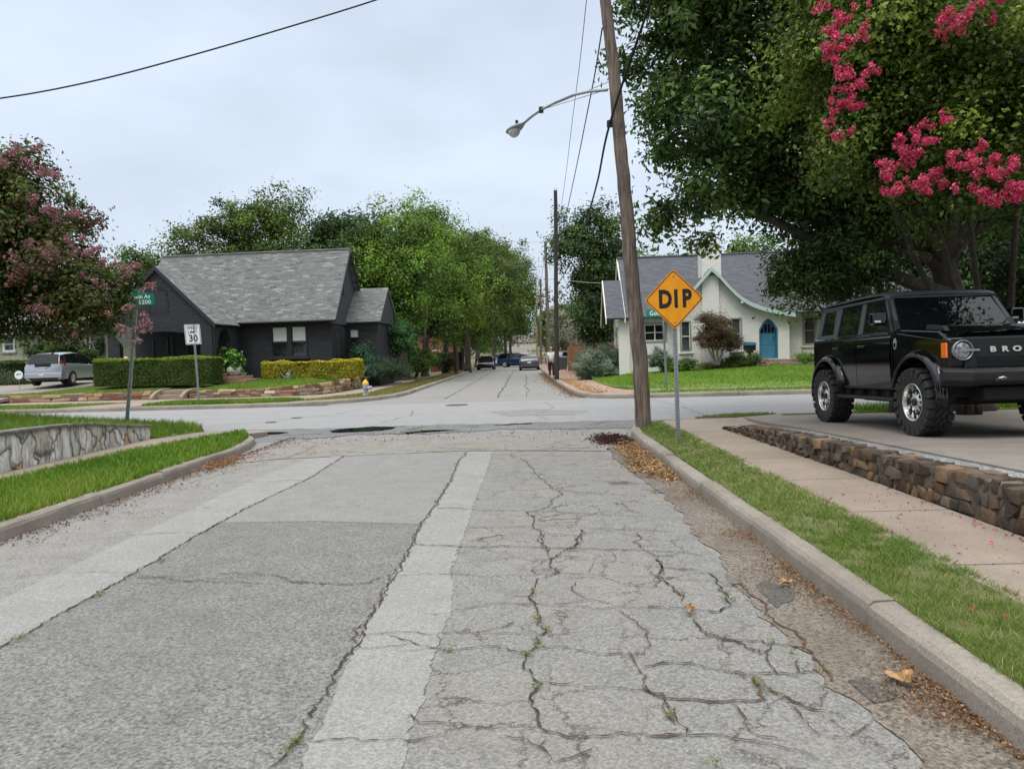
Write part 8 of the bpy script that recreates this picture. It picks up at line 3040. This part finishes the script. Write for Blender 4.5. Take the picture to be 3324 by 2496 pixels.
bush('shrub', 'green bush between the trunks below the left street trees', [BL(905, 785, 47, 26, 1.0, 15), BL(925, 775, 49, 15, .8, 12)], P_MID + P_ELM[:1], 84, GU, n=9000, ls=.13)
bush('shrub', 'low bush under the trees beyond the side street wall', [BL(960, 780, 60, 25, 1.2, 14), BL(885, 770, 50, 22, 1.0, 20)], P_DARK + P_MID, 85, GU, n=9000, ls=.15)
tkl = ['slim pale trunk leaning left under the left street trees', 'slim twin trunk beside the leaning one', 'dark trunk near the grey board fence']
for i, (a, b, y, r_) in enumerate((((897, 800), (925, 690), 50, .12), ((868, 800), (872, 700), 47, .14), ((880, 800), (889, 690), 49, .10))):
    pa, pb = at(*a, y), at(*b, y)
    t = thing('sapling', tkl[i], 'tree trunk', (pa.x, y, .2), 0, 'bare stems under the left street trees')
    q = [Vector((0, 0, -.1)), (pb - pa) * .5 + Vector((.1, 0, 0)), pb - pa + Vector((0, 0, 1.5))]
    MB().tube(q, [r_, r_ * .8, r_ * .6], 8).build('trunk', BARK, t, smooth=True)

# ---- right side
simple_tree('dense dark tree with rusty leaf clumps standing behind the left end of the white cottage', at(1300, 500, 48).x, 48, at(1300, 405, 48).z, 3.1, 2.0, P_DARK + P_OAK[:3], 90, None, nleaf=42000, ls=.20, cr=.6, nclump=300)
bush('shrub', 'green bush behind the wooden fence and the silvery shrub', [BL(1290, 725, 50, 40, 1.5, 18), BL(1320, 700, 50, 30, 1.2, 25)], P_OAK + P_ELM[:2], 91, None, n=12000, ls=.16)
rust = [(tuple(at(*p, 45.4)), r_) for p, r_ in (((1247, 545), .5), ((1240, 560), .35), ((1232, 575), .3), ((1262, 520), .35), ((1285, 465), .3), ((1252, 600), .25))]
t_, _ = bush('shrub', 'patch of rust coloured dying leaves on the dark tree', [(p[0], p[1] , p[2], r_ * .55, r_ * .4, r_ * .45) for p, r_ in rust], [(.34, .12, .04), (.26, .10, .04)], 92, None, 'dead foliage', n=1500, ls=.2, cr=.25, nclump=25, base=(at(1245, 550, 47).x, 47.2, .3)) if False else (None, None)
GR = 'trees behind the white cottage'
for i, (px, py, y, r_, l_) in enumerate([(1590, 520, 52, 2.6, 'light green tree top showing above the white chimney roof'), (1440, 548, 54, 2.4, 'tree behind the left ridge of the white cottage'), (1720, 500, 55, 3.5, 'tree behind the right ridge of the white cottage'), (1900, 420, 52, 4.5, 'tall dark tree behind the right end of the white cottage'), (2150, 380, 48, 5, 'tall dark tree beyond the far right end of the white cottage')]):
    p = at(px, py, y)
    simple_tree(l_, p.x, y, p.z, r_, 3.0, P_ELM if i == 0 else P_OAK, 100 + i, GR, nleaf=16000, ls=.24, cr=.7)
GF = 'shade trees in front of the right end of the white cottage'
for i, (x, y, top, r_, l_) in enumerate([(15.8, 29.0, 8.0, 3.1, 'dark dense shade tree in the lawn at the right of the white cottage'), (20.5, 29.5, 8.5, 3.4, 'second dark shade tree farther right behind the black vehicle'), (25.5, 28.5, 9, 3.6, 'third dark shade tree at the far right')]):
    simple_tree(l_, x, y, top, r_, 1.3, P_DARK, 110 + i, GF, z0=.5, nleaf=30000, ls=.17, cr=.5, nclump=280)  # dark palette puts the deep shade there into the leaf colours
simple_tree('dark tree mass right of the driveway', 15.5, 12.5, 7.5, 3.2, 1.5, P_DARK, 115, None, z0=.5, nleaf=24000, ls=.15, cr=.5)
GX = 'trees on the right of the side street beyond the fence'
for i, (x, y, top, r_, bot, pal, l_) in enumerate([(6.6, 88, 8.0, 2.8, 2.0, P_DARK + P_OAK, 'dark tree beyond the brown roofed house'), (5.0, 112, 9, 3.0, 2.5, P_OAK, 'tree far up the right of the side street'), (7.5, 150, 10, 5, 2.5, P_MID, 'pale tree farther up the right of the side street'), (-1 + 9, 190, 12, 7, 2.5, P_MID, 'hazy tree near the top of the right side'), (4.0, 78, 5.6, 1.3, 1.5, [(.30, .33, .20), (.08, .12, .03), (.4, .42, .32)], 'white flowering tree beside the brown roofed house')]):
    simple_tree(l_, x, y, top, r_, bot, pal, 120 + i, GX, z0=H(y) + .15, nleaf=[16000, 14000, 12000, 12000, 8000][i], ls=[.25, .3, .4, .5, .2][i], cr=[.7, .8, 1.1, 1.4, .5][i])
GE = 'trees closing the view at the end of the street'
for i, (x, y, top, r_) in enumerate([(-14, 170, 12, 7), (-18, 210, 13, 8), (-14, 262, 15, 9), (2, 345, 17, 10), (-16, 350, 18, 11), (20, 300, 17, 10), (17, 240, 14, 8), (38, 210, 13, 9), (32, 150, 11, 8), (30, 110, 11, 6), (45, 130, 12, 8)]):
    simple_tree(['left tree well up the street', 'left tree higher up the street', 'left tree at the brow of the street', 'broad tree closing the street end', 'broad tree left of the pale end house', 'tree right of the street end', 'right tree at the brow of the street', 'background tree beyond the right hand gardens', 'middle background tree behind the gabled house', 'background tree right of the gabled house', 'rounded background tree behind the white cottage lawn'][i], x, y, top, r_, 2.0, P_MID + P_OAK[:2], 140 + i, GE, z0=H(y), nleaf=9000, ls=.6, cr=1.5, nclump=140)
GL = 'trees far behind the left hand houses'
for i, (x, y, top, r_) in enumerate([(-42, 62, 9, 5), (-30, 66, 10, 5), (-20, 72, 11, 5.5), (-55, 60, 9, 6)]):
    simple_tree(['tree behind the buff brick house', 'tree between the buff and the dark house', 'tree behind the elm row', 'leftmost tree behind the buff brick house'][i], x, y, top, r_, 2.0, P_MID, 160 + i, GL, z0=.2, nleaf=12000, ls=.35, cr=1.0)
# bare twiggy bush
q = thing('bare_shrub', 'grey leafless twiggy shrub beside the brown roofed house', 'shrub', (4.6, 64, .15))
m_ = MB()
rngb = np.random.default_rng(9)
for k in range(46):
    a = rngb.uniform(0, 2 * pi)
    r_ = rngb.uniform(.3, 1.7)
    e = Vector((r_ * cos(a), r_ * sin(a), rngb.uniform(2.2, 4.3)))
    m_.tube([(0, 0, 0), e * .5 + Vector((0, 0, .2)), e], [.035, .02, .008], 4)
    for j in range(3):
        s_ = e * rngb.uniform(.5, .9)
        m_.tube([s_, s_ + Vector((rngb.normal(0, .3), rngb.normal(0, .3), rngb.uniform(.2, .6)))], [.012, .006], 3)
m_.build('twigs', mat('grey_twig', (.20, .17, .145), .9), q)

# ---- hedges
def hedge(label, x0, x1, y0, y1, z0, z1, pal, seed, n=26000, ls=.05, wob=.03, rz=-ALPHA, core=(.015, .025, .008), round_=0.0, top_pal=None, lw=.6):
    h = thing('hedge', label, 'hedge', (x0, y0, z0), rz)
    rng = np.random.default_rng(seed)
    W, D, Hh = x1 - x0, y1 - y0, z1 - z0
    ar = np.array([W * Hh, W * Hh * .3, D * Hh, D * Hh, W * D])
    f = rng.choice(5, n, p=ar / ar.sum())
    u, v = rng.random(n), rng.random(n)
    P = np.zeros((n, 3))
    N = np.zeros((n, 3))
    for k, (fn, nr) in enumerate([(lambda u, v: (u * W, 0 * u, v * Hh), (0, -1, 0)), (lambda u, v: (u * W, 0 * u + D, v * Hh), (0, 1, 0)), (lambda u, v: (0 * u, u * D, v * Hh), (-1, 0, 0)), (lambda u, v: (0 * u + W, u * D, v * Hh), (1, 0, 0)), (lambda u, v: (u * W, v * D, 0 * u + Hh), (0, 0, 1))]):
        s_ = f == k
        P[s_] = np.stack(fn(u[s_], v[s_]), 1)
        N[s_] = nr
    w = np.sin(P[:, 0] * 4.1) * np.sin(P[:, 2] * 5.3 + P[:, 0]) * wob + np.sin(P[:, 0] * 1.7 + 1) * wob
    P += N * (w + rng.normal(0, .022, n) - np.abs(rng.normal(0, .03, n)))[:, None]
    if round_:
        tz = (P[:, 2] / Hh)
        P[:, 2] += (np.sin(P[:, 0] * 3.3) + np.sin(P[:, 0] * 7.1 + 2)) * round_ * .3 * tz
        P[:, 1] += (tz > .7) * (tz - .7) * round_ * .5
    Nn = unit(N + rng.normal(size=(n, 3)) * .55 + np.array([0, 0, .25]))
    V, Q = leafgeo(P, Nn, ls * rng.uniform(.6, 1.4, n), ls * lw * rng.uniform(.7, 1.2, n), rng)
    pa = np.array(pal)
    c = pa[rng.integers(0, len(pa), n)]
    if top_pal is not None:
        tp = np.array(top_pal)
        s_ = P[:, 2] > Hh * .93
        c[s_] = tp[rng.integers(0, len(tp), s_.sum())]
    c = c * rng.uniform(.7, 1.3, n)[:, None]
    quickmesh('foliage', V, Q, np.repeat(c, 4, axis=0), LEAF, h)
    e = .07
    MB().box(e, W - e, e, D - e, 0, Hh - e).build('light_block_core', mat('hedge_core', core, 1), h)  # solid dark box added inside the leaves to block light
    return h
hx0, hx1 = -18.55, -13.3
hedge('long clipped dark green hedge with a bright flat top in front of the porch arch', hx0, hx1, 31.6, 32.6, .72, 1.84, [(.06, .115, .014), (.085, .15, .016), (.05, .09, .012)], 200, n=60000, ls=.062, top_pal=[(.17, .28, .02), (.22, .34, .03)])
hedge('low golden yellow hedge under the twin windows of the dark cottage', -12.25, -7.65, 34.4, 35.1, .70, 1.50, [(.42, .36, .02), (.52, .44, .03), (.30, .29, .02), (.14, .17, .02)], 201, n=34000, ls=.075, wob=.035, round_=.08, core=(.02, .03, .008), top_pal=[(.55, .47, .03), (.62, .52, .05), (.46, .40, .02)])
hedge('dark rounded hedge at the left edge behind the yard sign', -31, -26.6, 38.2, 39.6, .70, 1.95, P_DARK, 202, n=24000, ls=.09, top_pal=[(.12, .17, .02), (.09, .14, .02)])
bush('shrub', 'dark green bush behind the roof of the silver hatchback', [BL(130, 752, 43, 55, .9, 20), BL(90, 762, 43, 30, .8, 16), BL(185, 765, 43, 30, .8, 14)], P_DARK + P_MID[:2], 203, n=14000, ls=.13)
bush('climbing_plant', 'thin climber on the buff brick wall right of its tall window', [BL(216, 748, 44.2, 7, .15, 18)], P_DARK, 204, n=1500, ls=.10, cr=.12, cat='climber')
bush('ground_shrub', 'low grey green shrubs under the dark left hedge', [BL(20, 822, 36.8, 28, .5, 8), BL(45, 825, 36.8, 20, .5, 7)], [(.09, .11, .05), (.06, .085, .035)], 205, n=5000, ls=.08)
# plants by the arch of the dark cottage
yA = (ML @ Vector((WR + .5, sa0 - .2, 0))).y + .1
bush('potted_plant', 'leafy green plant growing in the large pale planter', [BL(510, 785, yA, 9, .35, 20), BL(505, 770, yA, 6, .25, 12)], [(.10, .24, .03), (.14, .30, .04), (.07, .17, .025)], 206, n=2600, ls=.13, lw=.7, cr=.12, cat='plant', base=tuple(at(508, 808, yA)))
bush('potted_plant', 'darker leafy plant left of the pale planter', [BL(486, 780, yA + .3, 10, .35, 22)], [(.045, .10, .02), (.06, .13, .025)], 207, n=2400, ls=.13, lw=.7, cr=.14, cat='plant', base=tuple(at(486, 812, yA + .3)))
bush('potted_plant', 'small plant in the terracotta pot', [BL(481, 804, yA - .7, 5, .12, 6)], [(.06, .13, .025)], 208, n=500, ls=.08, lw=.6, cr=.08, cat='plant')

# ---- planting in front of the white cottage
GW = 'planting in front of the white cottage'
def W5(x, y):
    return r5(x, y)
p = W5(1095, 850)
bl = []
for (x, y, rx, ry, rz_) in ((1080, 760, 130, .9, 70), (1150, 850, 120, .9, 60), (990, 860, 90, .8, 60), (1060, 920, 140, .9, 45), (1200, 930, 80, .7, 40), (1000, 720, 60, .5, 40)):
    bl.append(BL(*W5(x, y), 34.6, rx * .2605, ry, rz_ * .2605))
pb = at(*W5(1085, 1105), 34.6)
stm = [[(0, 0, -.05), (-.25, 0, .5), (-.5, 0, 1.1)], [(.05, 0, -.05), (.05, 0, .6), (.05, 0, 1.2)], [(.1, 0, -.05), (.3, .05, .5), (.45, 0, 1.1)], [(0, .05, -.05), (-.1, .1, .6), (-.2, .1, 1.2)]]
tree('japanese_maple', 'reddish brown Japanese maple with pale stems in front of the white gable', (pb.x, 34.6, pb.z), bl, [(.075, .055, .02), (.10, .05, .025), (.055, .06, .018), (.13, .075, .03)], 210, None, trunk=stm, r0=.10, nl=28, bark=mat('pale_bark', (.26, .24, .20), .9), nclump=170, cr=.20, nleaf=22000, ls=.085, lw=.35, stray=.2)
S5 = [('shrub', 'grey green shrub left of the twin sashes of the white cottage', [(590, 1060, 45, 55), (650, 1070, 40, 45)], [(.13, .19, .13), (.17, .23, .16)], 6000, .09),
      ('shrub', 'dark round boxwood under the narrow left window', [(860, 1105, 60, 40), (810, 1100, 35, 30)], P_OAK, 6000, .06),
      ('shrub', 'light green low mound left of the boxwood', [(700, 1120, 70, 40), (770, 1120, 50, 30)], P_ELM, 5000, .09),
      ('shrub', 'dark shrub below the narrow right window', [(1240, 1065, 55, 28)], P_DARK + P_OAK[:1], 4500, .06),
      ('shrub', 'dark shrub right of the mailbox', [(1390, 1060, 45, 28)], P_OAK, 4500, .06),
      ('ornamental_grass', 'long band of yellow green ornamental grass along the white cottage', [(1130, 1110, 60, 16), (1260, 1095, 70, 26), (1350, 1090, 60, 28), (1010, 1125, 60, 12)], [(.16, .22, .03), (.22, .26, .05), (.12, .17, .03)], 7000, .16),
      ('flower_bed', 'small pink and white flowers beside the door steps', [(1420, 1105, 30, 12), (1490, 1100, 35, 14)], [(.55, .50, .48), (.45, .10, .10), (.10, .16, .04), (.10, .16, .04)], 2600, .07),
      ('ornamental_grass', 'green clump of grass under the windows right of the door', [(1800, 1060, 45, 35), (1870, 1060, 50, 35)], P_ELM, 6000, .14)]
for i, (nm, l_, bb, pal, n, ls_) in enumerate(S5):
    bush(nm, l_, [BL(*W5(x, y), 35.2 if x < 1000 else 35.0, rx * .2605, .45, rz_ * .2605) for x, y, rx, rz_ in bb], pal, 220 + i, GW, cat='flowers' if nm == 'flower_bed' else ('grass' if 'grass' in nm else 'shrub'), n=n, ls=ls_, cr=.14, lw=.15 if 'grass' in nm else .5)
bush('shrub', 'large silvery green shrub at the left end of the white cottage lawn', [BL(1290, 785, 38.2, 45, 1.2, 32), BL(1315, 775, 38.2, 28, 1.0, 30), BL(1262, 795, 38.2, 24, .9, 22)], [(.22, .28, .20), (.28, .34, .25), (.15, .21, .13), (.10, .16, .08)], 240, n=30000, ls=.12, lw=.22, cr=.22, nclump=200, stray=.25)
tag(grass('grass', [(3.0, 44), (3.4, 38), (3.3, 33), (3.5, 33), (3.7, 38), (3.4, 44)], gz(.16), 1500, .15, .03, GRF, 31), kind='stuff')

# ---- garden trees on either side of where the photograph was taken
GN = 'trees of the near gardens beside and behind the viewpoint'
for i, (x, y, top, r_) in enumerate([(-17, 3, 11, 4.5), (-13, -8, 11, 4.5), (-3, -16, 12, 5), (9, -9, 11, 4.5), (12.5, 2.5, 9, 3.5), (-24, 11, 9, 3.5)]):
    simple_tree(['garden tree left of the viewpoint', 'garden tree behind the viewpoint on the left', 'tree over the road behind the viewpoint', 'garden tree behind the viewpoint on the right', 'garden tree right of the viewpoint', 'garden tree farther out on the left lawn'][i], x, y, top, r_, 2.4, P_OAK, 170 + i, GN, z0=.1, nleaf=9000, ls=.4, cr=.8, nclump=150)
